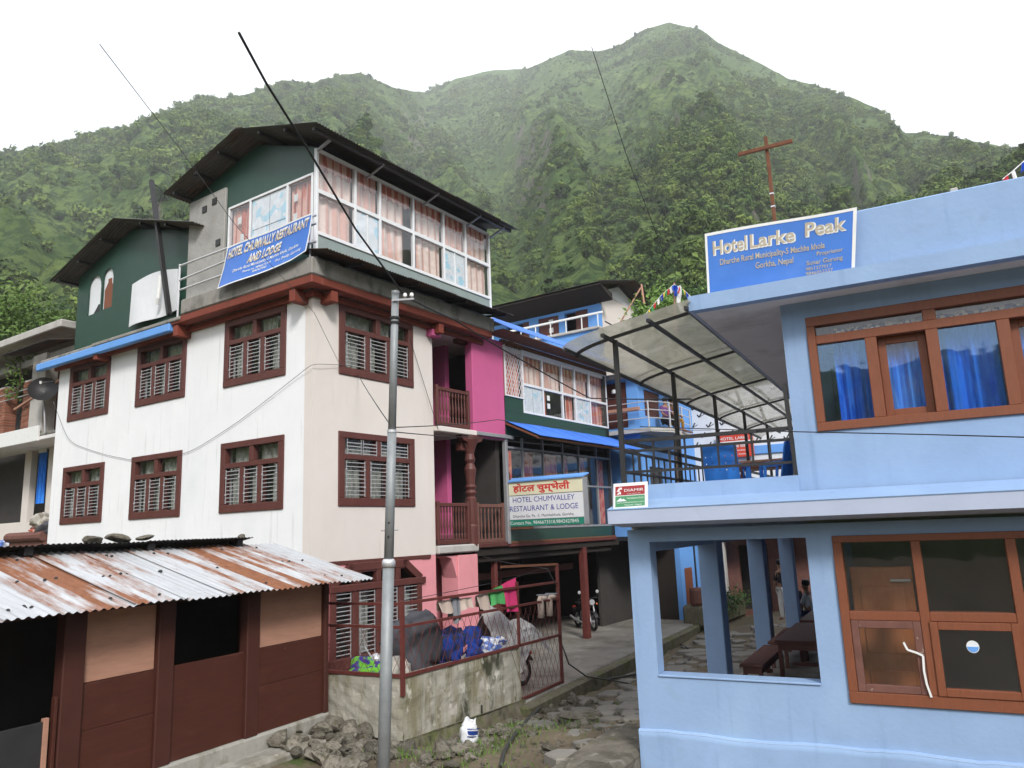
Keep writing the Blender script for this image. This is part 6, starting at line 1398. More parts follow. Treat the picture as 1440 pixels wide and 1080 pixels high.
# laundry on a line just inside the fence
lx = WX - .06
def cloth_on(label, p0, p1, ybot, m, seed, name='towel', cat='towel'):
    a, b = on_x(FRB, lx, *p0), on_x(FRB, lx, *p1); zb_ = on_x(FRB, lx, (p0[0] + p1[0]) / 2, ybot)[2]; r = random.Random(seed); ph = r.uniform(0, 6)
    mb = MB()
    for s_ in (0, 1):
        mb.grid(lambda u, v: (lx + (.015 + .05 * (1 - v)) * (1 if s_ else -1) + .025 * math.sin(u * 9 + ph) * (1 - v * .6), a[1] + (b[1] - a[1]) * (u + .03 * math.sin(v * 4 + ph)), (zb_ + (0 if s_ else .18 * (a[2] - zb_))) * (1 - v) + (a[2] + (b[2] - a[2]) * u) * v + .02 * math.sin(u * 5 + ph) * (1 - v)), 12, 8)
    return solo(mb, name, M[m], label, cat, FRB, tuple(a), smooth=True)
cloth_on('bright pink towel hanging over the fence rail', (706, 822), (725, 812), 860, 'pinkcloth', 1)
cloth_on('green towel beside the pink one on the fence rail', (687, 832), (705, 823), 850, 'greencloth', 2)
cloth_on('beige cloth next to the green towel on the fence', (669, 838), (686, 832), 857, 'beigecloth', 3, 'cloth', 'cloth')
cloth_on('pale thin cloth drying left of the door on the fence rail', (615, 846), (634, 843), 862, 'beigecloth', 4, 'cloth', 'cloth')
cloth_on('long grey cloth hanging in front of the pink doorway', (634, 838), (644, 836), 875, 'greycloth', 5, 'cloth', 'cloth')
cloth_on('short pale cloth right of the long grey one', (645, 842), (661, 840), 856, 'beigecloth', 6, 'cloth', 'cloth')
wire('washing line above the top rail of the maroon fence', [Bp(lx, .25, -1.06), Bp(lx, 4.0, -.98), Bp(lx, 6.1, -.80)], .006, .02)
def boot(label, p, seed):
    a = on_x(FRB, WX - .03, *p); o = thing('boot', label, 'boot', FRB, tuple(a), 'rubber boots drying on the fence')
    mb = MB(); mb.tube([(a[0], a[1], a[2] - .46), (a[0], a[1], a[2] - .22), (a[0], a[1] - .01, a[2] - .08), (a[0] + .02, a[1] - .02, a[2])], [.075, .07, .075, .05], 10); mb.build('shaft', M['beigecloth'], o, smooth=True)
    mb = MB(); mb.tube([(a[0], a[1], a[2] - .06), (a[0] + .09, a[1] - .01, a[2] - .035), (a[0] + .17, a[1] - .02, a[2] - .02)], [.07, .06, .04], 9); mb.build('foot', M['beigecloth'], o, smooth=True); MB().bbox(a[0] - .08, a[0] + .2, a[1] - .06, a[1] + .04, a[2] + .005, a[2] + .03, .01).build('sole', M['greycloth'], o)
boot('pale rubber boot upside down on the fence, the larger and nearer one', (760, 838), 1); boot('pale rubber boot upside down on the fence next to the end post', (772, 836), 2)
# motorcycles
def motorcycle(label, X, Y, z, rz):
    o = thing('motorcycle', label, 'motorcycle', FRB, (X, Y, z)); o.rotation_euler = (0, 0, FRB.r + rz); BASE[o.name] = (0, 0, 0)
    def torus(c, R, r): 
        mb = MB(); n, m_ = 22, 8
        mb.grid(lambda u, v: (c[0] + (R + r * math.cos(6.2832 * v)) * math.cos(6.2832 * u), c[1] + r * math.sin(6.2832 * v), c[2] + (R + r * math.cos(6.2832 * v)) * math.sin(6.2832 * u)), n, m_); return mb
    for xw in (-.62, .66):
        w = torus((xw, 0, .30), .25, .05).build('wheel', M['rubber'], o, smooth=True); MB().lathe((xw, -.05, .30), [(.05, 0), (.06, .05), (.05, .1)], 10, 'y').build('hub', M['silver'], w); torus((xw, 0, .30), .19, .014).build('rim', M['silver'], w)
        s_ = MB(); 
        for k in range(8): t = k * .785; s_.bar((xw, 0, .30), (xw + .19 * math.cos(t), 0, .30 + .19 * math.sin(t)), .008)
        s_.build('spokes', M['silver'], w)
    mb = MB()
    for s_ in (-.09, .09): mb.tube([(.66, s_, .30), (.46, s_, .98)], .022, 7)
    mb.build('fork', M['silver'], o)
    MB().grid(lambda u, v: (.66 + .33 * math.cos(.5 + 2.0 * u), (v - .5) * .13, .30 + .33 * math.sin(.5 + 2.0 * u)), 10, 2).build('front_mudguard', M['black'], o)
    MB().grid(lambda u, v: (-.62 + .35 * math.cos(.7 + 2.0 * u), (v - .5) * .16, .33 + .36 * math.sin(.7 + 2.0 * u)), 10, 2).build('rear_mudguard', M['black'], o)
    b = sack_mb(.5, .28, .26, 5, .02); b.v = [(x + .16, y, z_ + .83) for x, y, z_ in b.v]; b.build('fuel_tank', M['sack_blue'] if False else M['black'], o, smooth=True)
    b = sack_mb(.62, .25, .13, 6, .02); b.v = [(x - .36, y, z_ + .80 - .06 * x) for x, y, z_ in b.v]; b.build('seat', M['rubber'], o, smooth=True)
    MB().bbox(-.12, .28, -.14, .14, .28, .62, .05).build('engine', M['steel'], o)
    MB().tube([(.3, .0, .62), (.45, 0, .9)], .03, 7).build('frame_tube', M['black'], o); MB().tube([(.2, -.13, .4), (.1, -.17, .25), (-.5, -.18, .3), (-.85, -.18, .38)], [.02, .025, .045, .04], 8).build('exhaust', M['silver'], o)
    MB().tube([(.35, -.36, 1.02), (.44, -.2, 1.06), (.46, 0, 1.02), (.44, .2, 1.06), (.35, .36, 1.02)], .014, 7).build('handlebar', M['black'], o)
    MB().lathe((.52, 0, .92), [(.03, 0), (.09, .04), (.095, .12), (.085, .13)], 12, 'x').build('headlight', M['silver'], o)
    for s_ in (-1, 1):
        MB().lathe((.55, s_ * .19, .86), [(.02, 0), (.035, .03), (.02, .07)], 8, 'x').build('indicator', M['indicator'], o); MB().tube([(.4, s_ * .28, 1.04), (.36, s_ * .33, 1.22)], .007, 5).build('mirror_stem', M['black'], o); MB().lathe((.36, s_ * .33, 1.24), [(.01, -.01), (.055, 0), (.055, .012), (.01, .02)], 10, 'x').build('mirror', M['silver'], o)
    MB().bbox(-.93, -.88, -.06, .06, .62, .70, .01).build('tail_light', M['sign_red'], o)
    return o
M['indicator'] = mat('orange_lens', (.75, .22, .08), .3, .05)
motorcycle('dark motorcycle parked under the silver tarp behind the fence', -4.75, 5.0, -3.38, math.pi / 2 + math.pi - .12)
p_ = on_z(FRB, -3.38, 846, 896); motorcycle('dark motorcycle in the garage with orange indicators', p_[0] - 1.25, p_[1] + 1.7, -3.38, -.75)
tp_ = MB(); 
def tarp(u, v):
    y = 3.9 + 2.25 * u; crest = np.interp(u, [0, .12, .3, .55, .8, 1], [-1.72, -1.48, -1.62, -1.92, -2.0, -2.28]); side = abs(v - .5) * 2
    x = -4.72 + (v - .5) * (1.05 + .25 * math.sin(u * 7)); bot = -2.62 - .25 * math.sin(u * 5 + 1) - (.35 if v > .5 else .6) * (u > .82) * (u - .82) / .18
    z = crest + (bot - crest) * side ** 1.35
    n_ = float(fbm(np.array([u * 6 + 3.]), np.array([v * 7.]), 63, 4)[0]) - .5
    return (x + n_ * .22 * side + .05, y + n_ * .15, z + n_ * .16)
tp_.grid(tarp, 44, 26); solo(tp_, 'tarp', M['tarp_grey'], 'crumpled silver tarp thrown over the motorcycle behind the fence', 'tarp', FRB, (-4.75, 5, -2.2), smooth=False)

# ================================================================== neighbours
# left house beyond the lodge
nb = thing('house', 'unfinished brick and pink plaster house at the left edge', 'house', FRW, (2, 14, -1.0))
lp = lambda px, py, v=1.9: on_x(FRW, v, px, py)
MB().panel(11.3, 22, -.2, 3.45, 1.9, 2.1, [(lp(86, 650)[1] + 2.55, lp(0, 650)[1] + 1.6, lp(20, 735)[2], lp(20, 625)[2]), (lp(68, 650)[1], lp(44, 650)[1], lp(50, 735)[2], lp(50, 622)[2])], axis='y').build('wall', M['cream_dimmed'], nb, label='pale pink plaster wall')
MB().box(2.4, 2.5, 11.3, 22, -.2, 6.5).build('room_partition', M['darkroom'], nb)
a = lp(68, 650)[1]; b_ = lp(44, 650)[1]
MB().grid(lambda u, v: (1.96 + .03 * math.sin(u * 24), a + .25 + .5 * u, lp(50, 700)[2] - .2 + (1.75) * v), 20, 3).build('door_curtain', M['curtain_blue'], nb, label='blue and white curtain in the doorway')
MB().grid(lambda u, v: (1.93 + .03 * math.sin(u * 24), a + .25 + .5 * u, lp(50, 632)[2] - .15 + .28 * v), 20, 1).build('curtain_band', M['txt_white'], nb)
zb0 = on_x(FRW, .9, 30, 600)[2]; zt0 = on_x(FRW, .9, 60, 563)[2]
MB().bbox(.8, 2.1, 11.2, 22, 3.32, 3.45, .02).build('balcony_slab', M['soffit'], nb); MB().bbox(.72, .80, lp(60, 563, .8)[1], 22, 3.3, 3.78, .01).build('balcony_front', M['txt_white'], nb)
MB().bbox(.8, 2.1, 11.0, 22, 3.46, 3.56, .02).build('floor', M['concrete'], nb)
for (px0, px1, z1, mt) in ((0, 13, 5.5, 'brick'), (36, 50, 5.5, 'brick'), (52, 70, 6.2, 'pale_concrete')):
    ua, ub = on_x(FRW, 1.0, px1, 500)[1], on_x(FRW, 1.0, px0, 500)[1]
    if mt == 'brick':
        pr_ = MB().bbox(1.03, 1.37, ua + .03, ub - .03, 3.56, z1, .005).build('brick_pier', M['pale_concrete'], nb)
        zz = 3.57; row = 0
        bm = MB().box(-.115, .115, -.175, .175, 0, .075).mesh('brick', M['brick'])
        while zz < z1 - .08:
            n = max(1, int((ub - ua) / .24)); w = (ub - ua) / n
            for q in range(n):
                o = bpy.data.objects.new('brick', bm); COL.objects.link(o); o.parent = pr_; bs = BASE[nb.name]; o.scale = (1.6, (w - .02) / .35, 1); o.location = (1.2 - bs[0] + rng.uniform(-.008, .008), ua + (q + .5) * w - bs[1], zz - bs[2])
            zz += .09; row += 1
    else: MB().bbox(.9, 1.3, ua, ub, 3.56, z1, .015).build('pillar', M[mt], nb)
MB().bbox(1.0, 1.3, 11.2, 22, 5.95, 6.2, .02).build('beam', M['concrete'], nb)
s0, s1 = on_x(FRW, .5, 0, 440), on_x(FRW, .5, 92, 440)
MB().bbox(.3, 9, 11.6, 22, 6.55, 6.80, .03).build('roof_slab', M['pale_concrete'], nb)
MB().bbox(1.9, 2.1, 11.2, 16, 3.6, 6.2, .01).build('wall', M['brick'], nb, label='red brick wall of the upper floor')
MB().bar((.9, 15.6, 4.55), (.9, 11.6, 5.35), .07).build('rail', M['ply'], nb)
for z in (5.0, 5.2): MB().bar((1.02, 21, z + .0), (1.02, 11.4, z + .0), .03).build('rail', M['silver'], nb)
mb = MB(); corr(mb, (.6, 11.2, 6.15), (0, 1, 0), (-.5, 0, -.1), 3.2, 1.6, .09, .014); mb.build('roof_sheet', M['tin_dark'], nb)
# bank of stones, clothes heap below
bk = thing('stone_wall', 'old mossy stone wall under the left house', 'wall', FRW, (.2, 14, -2))
MB().bbox(-.9, 2.3, 11.2, 22, -3.4, -.25, .06).build('core', M['mossstone'], bk)
for i in range(46):
    u, z = rng.uniform(11.0, 15.5), rng.uniform(-.75, -.05)
    o = bpy.data.objects.new('stone', ROCKS[rng.randrange(6)]); COL.objects.link(o); o.parent = bk; bs = BASE[bk.name]; o.location = (-.95 - bs[0] + rng.uniform(0, .5) * (z > -.25), u - bs[1], z - bs[2]); o.scale = (.16, rng.uniform(.14, .26), rng.uniform(.07, .13)); o.rotation_euler = (rng.uniform(-.2, .2), rng.uniform(-.2, .2), rng.uniform(-.3, .3))
gt = MB()
for _ in range(420):
    y, x = rng.uniform(12.2, 15.5), rng.uniform(-1.05, -.6); h = rng.uniform(.06, .2); gt.add([(x, y - .012, -.3), (x, y + .012, -.3), (x + rng.uniform(-.08, .08), y + rng.uniform(-.1, .1), -.2 + h)], [(0, 1, 2)])
solo(gt, 'grass', M['leaf_light'], frame=FRW, kind='stuff')
bx = thing('sofa', 'old brown sofa on the left house veranda with clothes heaped on it', 'sofa', FRW, (.6, 12.6, -.2))
MB().bbox(.2, 1.0, 11.4, 13.6, -.2, .3, .08).build('seat', M['oldwood'], bx); MB().bbox(.75, 1.05, 11.4, 13.6, .3, .7, .08).build('backrest', M['oldwood'], bx); MB().tube([(.2, 11.4, .34), (.2, 13.6, .34)], .14, 10).build('front_roll', M['oldwood'], bx)
for i, (lab, u, z, m_, w) in enumerate((('heap of red and black clothes on the sofa', 12.2, .42, 'curtain_red', .95), ('grey clothes piled at the sofa end', 11.6, .55, 'sack_grey', .6), ('white shirt on top of the clothes heap', 12.0, .78, 'sack_pale', .45), ('blue and white cloth bundle at the left edge', 14.4, .05, 'sack_white', .8), ('dark bundle beside the blue and white cloth', 13.8, -.1, 'sack_blue', .6))):
    o = thing('clothes_pile', lab, 'clothes', FRW, (.45, u, z)); BASE[o.name] = (0, 0, 0); b = sack_mb(.5, w, .36, 80 + i, .3); b.build('cloth', M[m_], o, smooth=True)
# satellite dish
p_ = on_x(FRW, .6, 61, 548); sd_ = thing('satellite_dish', 'dark satellite dish on the left house balcony slab', 'satellite dish', FRW, tuple(p_ - np.array([0, 0, .8])))
mb = MB(); nrm = Vector((-.55, -.75, .35)).normalized(); e1 = nrm.orthogonal().normalized(); e2 = nrm.cross(e1); c0 = Vector(p_)
mb.grid(lambda u, v: c0 + (e1 * math.cos(6.2832 * u) + e2 * math.sin(6.2832 * u)) * .42 * max(v, .001) + nrm * (.16 * v * v - .1), 24, 6); mb.build('reflector', M['black'], sd_, smooth=True)
MB().tube([c0 - nrm * .1, c0 - nrm * .25 + Vector((0, 0, -.3)), (c0.x + .15, c0.y, 3.5)], .03, 7).build('mast', M['steel'], sd_); MB().tube([c0 + e1 * -.45, c0 + nrm * .42], .012, 5).build('feed_arm', M['steel'], sd_); MB().lathe(c0 + nrm * .42, [(.03, -.04), (.04, .04)], 8).build('receiver', M['txt_white'], sd_)
# creeper on the left house
def leaf_cloud(parent, nm, pts, n, size, m, spread, seed):
    r = random.Random(seed); mb = MB()
    for _ in range(n):
        c = Vector(r.choice(pts)); p = c + Vector((r.gauss(0, spread), r.gauss(0, spread), r.gauss(0, spread))); nn = Vector((r.gauss(-.3, 1), r.gauss(-.5, 1), r.gauss(.6, 1))).normalized(); a = nn.orthogonal().normalized(); a.rotate(Matrix.Rotation(r.uniform(0, 6.28), 3, nn)); b = nn.cross(a); s = size * r.uniform(.6, 1.3)
        mb.add([p - a * s, p - b * s * .45 + nn * s * .15, p + a * s, p + b * s * .45 + nn * s * .15], [(0, 1, 2, 3)])
    return mb.build(nm, m, parent)
vn = thing('vine', 'light green creeper climbing the left house balcony', 'plant', FRW, (.9, 14.2, 3.5))
vp_ = [on_x(FRW, .95, px, py) for px, py in ((36, 470), (42, 480), (33, 490), (28, 505), (20, 515), (40, 500), (30, 525), (22, 535), (26, 550), (14, 552), (18, 500))]
leaf_cloud(vn, 'leaves', vp_, 420, .075, M['leaf_light'], .16, 4); MB().tube([tuple(p) for p in (vp_[9], vp_[8], vp_[6], vp_[3], vp_[1])], .018, 6).build('stem', M['bark'], vn)

# ================================================================== houses down the alley
rh = thing('house', 'bright blue house with a railed balcony beyond the lodge annexe', 'house', FRW, (15, 2, -3.4))
rx0, rx1, ry = 13.62, 19.2, -1.0
zf = 3.24
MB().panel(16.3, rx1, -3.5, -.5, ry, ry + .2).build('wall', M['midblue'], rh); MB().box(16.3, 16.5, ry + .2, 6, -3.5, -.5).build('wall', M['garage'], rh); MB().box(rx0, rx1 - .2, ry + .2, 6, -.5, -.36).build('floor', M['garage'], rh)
MB().panel(rx0 + .2, rx1, -.498, 5.1, ry, ry + .2, [(14.15, 15.5, 3.78, 4.72), (14.2, 15.4, .7, 2.0)]).build('wall', M['midblue'], rh)
MB().panel(ry, 6, -.5, 5.1, rx0, rx0 + .2, [(-.58, .25, 3.36, 5.0)], axis='y').build('wall', M['midblue'], rh)
MB().box(rx1 - .2, rx1, ry + .2, 6, -3.5, 5.1).build('wall', M['midblue'], rh)
MB().box(rx0 + .21, rx1 - .21, 1.0, 1.1, -3.4, 5.0).build('room_partition', M['darkroom'], rh)
MB().bbox(rx0 - .3, rx1 + .3, ry - .5, 6.2, 5.1, 5.24, .02).build('roof_slab', M['pale_concrete'], rh)
MB().bbox(rx0 + .08, rx0 + .14, -.56, .22, 3.36, 4.98).build('door', M['brownframe'], rh)
lampo = MB().lathe((rx0 - .02, -.12, 4.62), [(.02, -.02), (.09, .0), (.09, .1), (.03, .14)], 8); lampo.build('wall_lamp', M['txt_white'], rh)
sh = MB().bbox(14.15, 15.5, ry + .05, ry + .09, 3.78, 4.72).build('shutters', M['brownframe'], rh)
lv = MB()
for i in range(11):
    for a in (14.2, 14.62, 15.05): lv.box(a, a + .36, ry + .02, ry + .045, 3.84 + i * .08, 3.87 + i * .08)
lv.build('louvres', M['oldwood'], sh, kind='stuff')
w2 = MB().bbox(14.2, 15.4, ry + .06, ry + .1, .7, 2.0); w2.build('shutters', M['black'], rh, label='dark lower window')
# bright part beside the stair: lower wall and doors seen through the veranda
MB().bbox(16.6, 17.3, ry - .02, ry - .001, -3.3, -1.6).build('door', M['orangewood'], rh)
MB().bbox(17.6, 17.68, ry - .05, ry - .001, -3.4, -.4).build('downpipe', M['cable'], rh)
bal = MB().prism([(rx0 - .35, .25), (rx0 - .35, -1.55), (rx0 + .6, -1.95), (16.6, -1.75), (16.6, ry), (rx0, ry), (rx0, .25)], lambda x, y: (x, y, zf - .14), lambda x, y: (x, y, zf)); bal.build('balcony_slab', M['pale_concrete'], rh)
cor = [(rx0 - .32, .2), (rx0 - .32, -1.5), (rx0 + .6, -1.88), (16.55, -1.7)]
rg = MB()
for x, y in cor[1:] + [(15.6, -1.77)]: rg.tube([(x, y, zf), (x, y, zf + .92)], .03, 7)
ro = rg.build('railing', M['silver'], rh)
for z in (.34, .62, .9): MB().tube([(x, y, zf + z) for x, y in cor], .018, 6).build('rail', M['silver'], ro)
MB().bbox(rx0 - .4, rx0 - .3, -1.2, .3, zf + .62, zf + .74).build('shelf_board', M['ply'], rh)
MB().bbox(rx0 + 1.6, rx0 + 2.5, -1.95, -1.9, zf - .02, zf + .04).build('edge_board', M['oldwood'], rh)
# upper house on the slope behind
uh = thing('house', 'small blue and white house with a dark tin roof on the slope behind', 'house', FRW, (17, 0, 4))
Yh = 29.0
c0 = FRW.local(dpt(845, 470, Yh)); c1 = FRW.local(dpt(843, 425, Yh)); xv, uv = c0[0], c0[1]
lw_ = lambda px, py: on_x(FRW, xv, px, py); rw_ = lambda px, py: on_y(FRW, uv, px, py)
ztop, zbot = lw_(800, 436)[2], lw_(790, 478)[2]
zf2 = zbot + .05
holes = [(lw_(827, 450)[1], lw_(794, 450)[1], zf2 - .3, ztop - .1), (lw_(786, 460)[1], lw_(757, 460)[1], zf2 - .3, ztop - .1), (lw_(744, 460)[1], lw_(712, 460)[1], zf2 - .3, ztop - .1)]
MB().prism([(xv, ztop + .02), (xv - 1.0, ztop + .42), (xv - 1.0, ztop + .47), (xv, ztop + .30)], lambda x, z: (x, uv - .6, z), lambda x, z: (x, uv + 6.6, z)).build('soffit', M['garage'], uh)  # shade under the eave is put into this board's dark colour
MB().panel(uv, uv + 6.2, zf2 - 3, ztop, xv, xv + .2, holes, axis='y').build('wall', M['midblue'], uh)
MB().box(xv + .2, xv + 4.2, uv, uv + .2, zf2 - 3, ztop + .45).build('wall', M['cream_dimmed'], uh)
gt_ = [rw_(845, 425), rw_(890, 440)]
MB().prism([(xv + .0, ztop + .5), (xv + 4.2, ztop + .45), (xv + 1.9, ztop + 1.15)], lambda x, z: (x, uv + .02, z), lambda x, z: (x, uv + .12, z)).build('gable_sheet', M['tarp_white'], uh)
MB().box(xv + 1.2, xv + 1.3, uv + .2, uv + 6.2, zf2 - 3, ztop).build('room_partition', M['darkroom'], uh)
for i, h in enumerate(holes): MB().bbox(xv + .06, xv + .12, h[0], h[0] + (h[1] - h[0]) * (.55, 1, .3)[i], h[2], h[3]).build('door', M['brownframe'], uh)
for q in range(2): MB().box(xv + .05, xv + .058, holes[1][0] + .3, holes[1][0] + .5, zf2 + .35 + .35 * q, zf2 + .55 + .35 * q).build('paper_note', M['txt_white'], uh)
for k in range(9):
    w = .86; s = Vector((-2.95, 0, -.75)); S = s.length; s.normalize(); mb = MB(); corr(mb, (xv + 1.9, uv - .75 + k * w, ztop + 1.28 + .006 * (k % 2)), (0, 1, 0), s, w + .05, S, .1, .015, 2); mb.build('roof_sheet', M['tin_dark'], uh)
    s = Vector((2.9, 0, -.75)); S = s.length; s.normalize(); mb = MB(); corr(mb, (xv + 1.9, uv - .75 + k * w, ztop + 1.272 + .006 * (k % 2)), (0, 1, 0), s, w + .05, S, .1, .015, 2); mb.build('roof_sheet', M['tin_dark'], uh)
MB().bbox(xv - .9, xv + .05, uv - .4, uv + 6.4, zf2 - .12, zf2 - .02).build('balcony_slab', M['pale_concrete'], uh)
MB().bbox(xv - .95, xv - .88, uv - .6, uv + 6.4, zf2 + .42, zf2 + .5).build('rail', M['txt_white'], uh)
for k in range(9): MB().bbox(xv - .94, xv - .9, uv - .4 + k * .7, uv - .36 + k * .7, zf2 - .1, zf2 + .42).build('post', M['txt_white'], uh)
MB().bbox(xv - .80, xv - .7, uv - .3, uv + 6.2, zf2 - 3, zf2 - .12).build('lower_wall', M['midblue'], uh)
# thin poles by the upper house
def stick(label, p, q, Y, r, m='ply'):
    a, b = dpt(*p, Y), dpt(*q, Y + .4); solo(MB().tube([tuple(a), tuple(b)], r, 6), 'bamboo_pole', M[m], label, 'pole', FR0, tuple(a))
stick('slanting thin pole beside the small upper house', (873, 452), (901, 405), 27, .03); stick('upright thin bamboo pole beside the slanting one', (906, 428), (902, 400), 26.6, .035); stick('short dark stick above the canopy edge', (851, 452), (866, 460), 20, .02, 'black')
# sheeted building closing the alley, with the red board
tw = thing('building', 'building wrapped in printed white sheeting at the end of the alley', 'building', FRB, (-2, 22, -3))
MB().panel(-6.2, 4.5, -.2, 5.1, 20.0, 20.2).build('wall', M['tarp_white'], tw); MB().box(-6.2, 4.5, 20.2, 26, 5.0, 5.15).build('roof', M['tin_dark'], tw)
MB().bbox(-3.6, 4.5, 19.93, 19.998, 2.5, 2.82, .01).build('band', M['midblue'], tw)
MB().bbox(-6.2, 4.5, 19.2, 20.0, -.35, -.2, .01).build('floor_edge', M['concrete'], tw)
mk = MB()
for i in range(6):
    for j in range(18):
        x, z = -6.0 + j * .58 + (i % 2) * .29 + rng.uniform(-.05, .05), 2.95 + i * .38 + rng.uniform(-.04, .04); y = 19.994
        for (a, b, w) in (((0, .12), (.07, .0), .05), ((.07, .0), (.2, .2), .05), ((.1, .02), (.3, .12), .025)):
            dx, dz = b[0] - a[0], b[1] - a[1]; L = math.hypot(dx, dz); nx, nz = -dz / L * w / 2, dx / L * w / 2
            mk.add([(x + a[0] - nx, y, z + a[1] - nz), (x + b[0] - nx, y, z + b[1] - nz), (x + b[0] + nx, y, z + b[1] + nz), (x + a[0] + nx, y, z + a[1] + nz)], [(0, 1, 2, 3)])
mk.build('printed_marks', M['txt_black'], tw, kind='stuff')
MB().panel(-6.2, 4.5, -3.6, -.35, 20.6, 20.8, [(-3.0, -1.9, -3.3, -.9)]).build('wall', M['oldwood'], tw, label='brown lower wall'); MB().box(-6, 4.4, 21.5, 21.6, -3.5, -.4).build('room_partition', M['darkroom'], tw)
for x in (-3.6, -1.2, .8): MB().bbox(x, x + .3, 19.6, 19.9, -3.5, -.35, .01).build('post', M['pale_concrete'], tw)
rb = thing('sign', 'red hotel board with white lettering hanging on the white sheeting', 'sign', FRB, (-2.5, 19.9, 2.6))
q0 = on_y(FRB, 19.8, 1010, 645); q1 = on_y(FRB, 19.8, 1058, 607); xa, xb_, za, zb2 = q0[0], q1[0], q0[2], q1[2]
MB().bbox(xa, xb_, 19.8, 19.85, za, zb2, .01).build('board', M['sign_red'], rb); MB().box(xb_ - .05, xb_ - .01, 19.78, 19.795, za, zb2).build('edge_strip', M['ply'], rb)
fr_ = lambda s, t: np.array([xa + (xb_ - xa) * s, 19.79, za + (zb2 - za) * t])
MB().box(xa, xb_, 19.792, 19.796, za + (zb2 - za) * .60, za + (zb2 - za) * .68).build('divider', M['txt_white'], rb)
for txt, y, h, w in (("HOTEL LARKE", .74, .12, .8), ("होटल लार्के पिक", .40, .12, .62), ("LODGE & RESTAURANT", .25, .06, .7), ("Machha Khola, Gorkha", .1, .06, .6)): put(rb, fr_, 1, 1, txt, .48, y, h, w, M['txt_white'], .01)
# stairs and planted bank on the left of the alley
st = thing('staircase', 'mossy stone steps climbing beside the bright blue house', 'stairs', FRW, (20, -1, -3.3))
for i in range(9): MB().bbox(19.3 + i * .32, 19.62 + i * .32, -1.9, -.2, -3.5, -2.9 + i * .24, .04).build('step', M['mossstone'], st)
MB().bbox(22.2, 26, -1.9, .5, -3.5, -.4, .06).build('landing', M['stone'], st)
bk = thing('planter', 'low mossy stone planter in front of the blue house', 'planter', FRW, (16.8, -2, -3.4)); MB().bbox(15.4, 19.2, -2.3, -1.3, -3.5, -2.78, .08).build('stone_edge', M['mossstone'], bk)
dm = MB().lathe((15.6, -1.8, -2.78), [(.2, 0), (.25, .08), (.25, .5), (.22, .58)], 12); solo(dm, 'barrel', M['oldwood'], 'squat brown barrel standing on the mossy planter', 'barrel', FRW, (15.6, -1.8, -2.78))
hp_ = thing('shrub', 'low green shrub growing over the stone planter edge', 'plant', FRW, (17.5, -2.2, -2.9)); leaf_cloud(hp_, 'foliage', [(x, -2.25, -2.85) for x in np.linspace(16.0, 19.0, 12)], 700, .07, M['leaf_dark'], .2, 9); MB().tube([(17.5, -2.0, -2.9), (17.6, -2.3, -2.6)], .02, 5).build('stem', M['bark'], hp_)
# trunk-like pole beside stairs
solo(MB().tube([FRB.local(on_z(FRB, -3.1, 1000, 850)) if False else (0, 0, 0), (0, 0, .1)], .1), 'pole', M['bark'], 'x', 'pole') if False else None
# ================================================================== trees and prayer flags behind the canopy
def near_tree(label, base, h, crown_r, lobes, seed, m, cat='tree', leaf=.11):
    t = thing('tree', label, cat, FR0, base); r = random.Random(seed); b = Vector(base); BASE[t.name] = tuple(base)
    mb = MB(); top = b + Vector((.2, .1, h * .7)); mb.tube([b + Vector((0, 0, -.5)), b + Vector((.1, 0, h * .35)), top], [.16, .12, .06], 8)
    pts = []
    for k in range(lobes):
        a = r.uniform(0, 6.28); rad = crown_r * r.uniform(.15, 1); p = b + Vector((rad * math.cos(a), rad * math.sin(a), h * r.uniform(.6, 1.0))); pts.append(p); mb.tube([top * .6 + b * .4 if False else b + (top - b) * r.uniform(.5, .95), (b + (top - b) * .9).lerp(p, .5) + Vector((0, 0, -.1)), p], [.05, .03, .012], 5)
    mb.build('trunk', M['bark'], t); leaf_cloud(t, 'crown', pts, lobes * 170, leaf, m, crown_r * .2, seed); return t
near_tree('bushy light green tree showing above the terrace canopy', tuple(dpt(955, 690, 27)), 7.2, 1.3, 14, 3, M['leaf_light'])
near_tree('darker green tree beside the roof corner of the blue hotel', tuple(dpt(978, 690, 34)), 9.2, 1.5, 14, 4, M['leaf_dark'])
near_tree('yellow green tree behind the small upper house', tuple(dpt(915, 690, 36)), 9.0, 1.8, 14, 8, M['leaf_light'])
near_tree('dark bushy tree below the ridge at the left edge', tuple(dpt(4, 690, 40)), 10.4, 2.6, 34, 6, M['leaf_light'], leaf=.14)
FLC = {'blue': (.03, .1, .5), 'white': (.75, .75, .73), 'red': (.6, .05, .06), 'green': (.05, .3, .1), 'yellow': (.7, .5, .06)}
for n_, c_ in FLC.items(): M['flag_' + n_] = cloth_mat('flag_' + n_, c_)
def flag_string(label, pts, Y, n):
    a = [Vector(dpt(*p, Y)) for p in pts]; t = thing('prayer_flags', label, 'flags', FR0, tuple(a[0])); MB().tube(a, .008, 5).build('string', M['txt_white'], t)
    for i in range(n):
        s = (i + .5) / n * (len(a) - 1); k = int(s); p = a[k].lerp(a[k + 1], s - k); d = (a[k + 1] - a[k]).normalized(); nm = ('blue', 'white', 'red', 'green', 'yellow')[i % 5]; w = .12; r = rng.uniform(-.08, .08)
        MB().grid(lambda u, v: p + d * (w * (u - .5)) + Vector((0, .04 * math.sin(u * 5 + i), -.18 * v)) + Vector((r * v, 0, 0)), 4, 4).build('flag', M['flag_' + nm], t)
flag_string('string of small prayer flags sloping left from a pole', [(948, 400), (930, 415), (905, 445)], 24, 11); flag_string('string of small prayer flags sloping right to the roof corner', [(948, 400), (962, 408), (980, 425)], 24, 9)
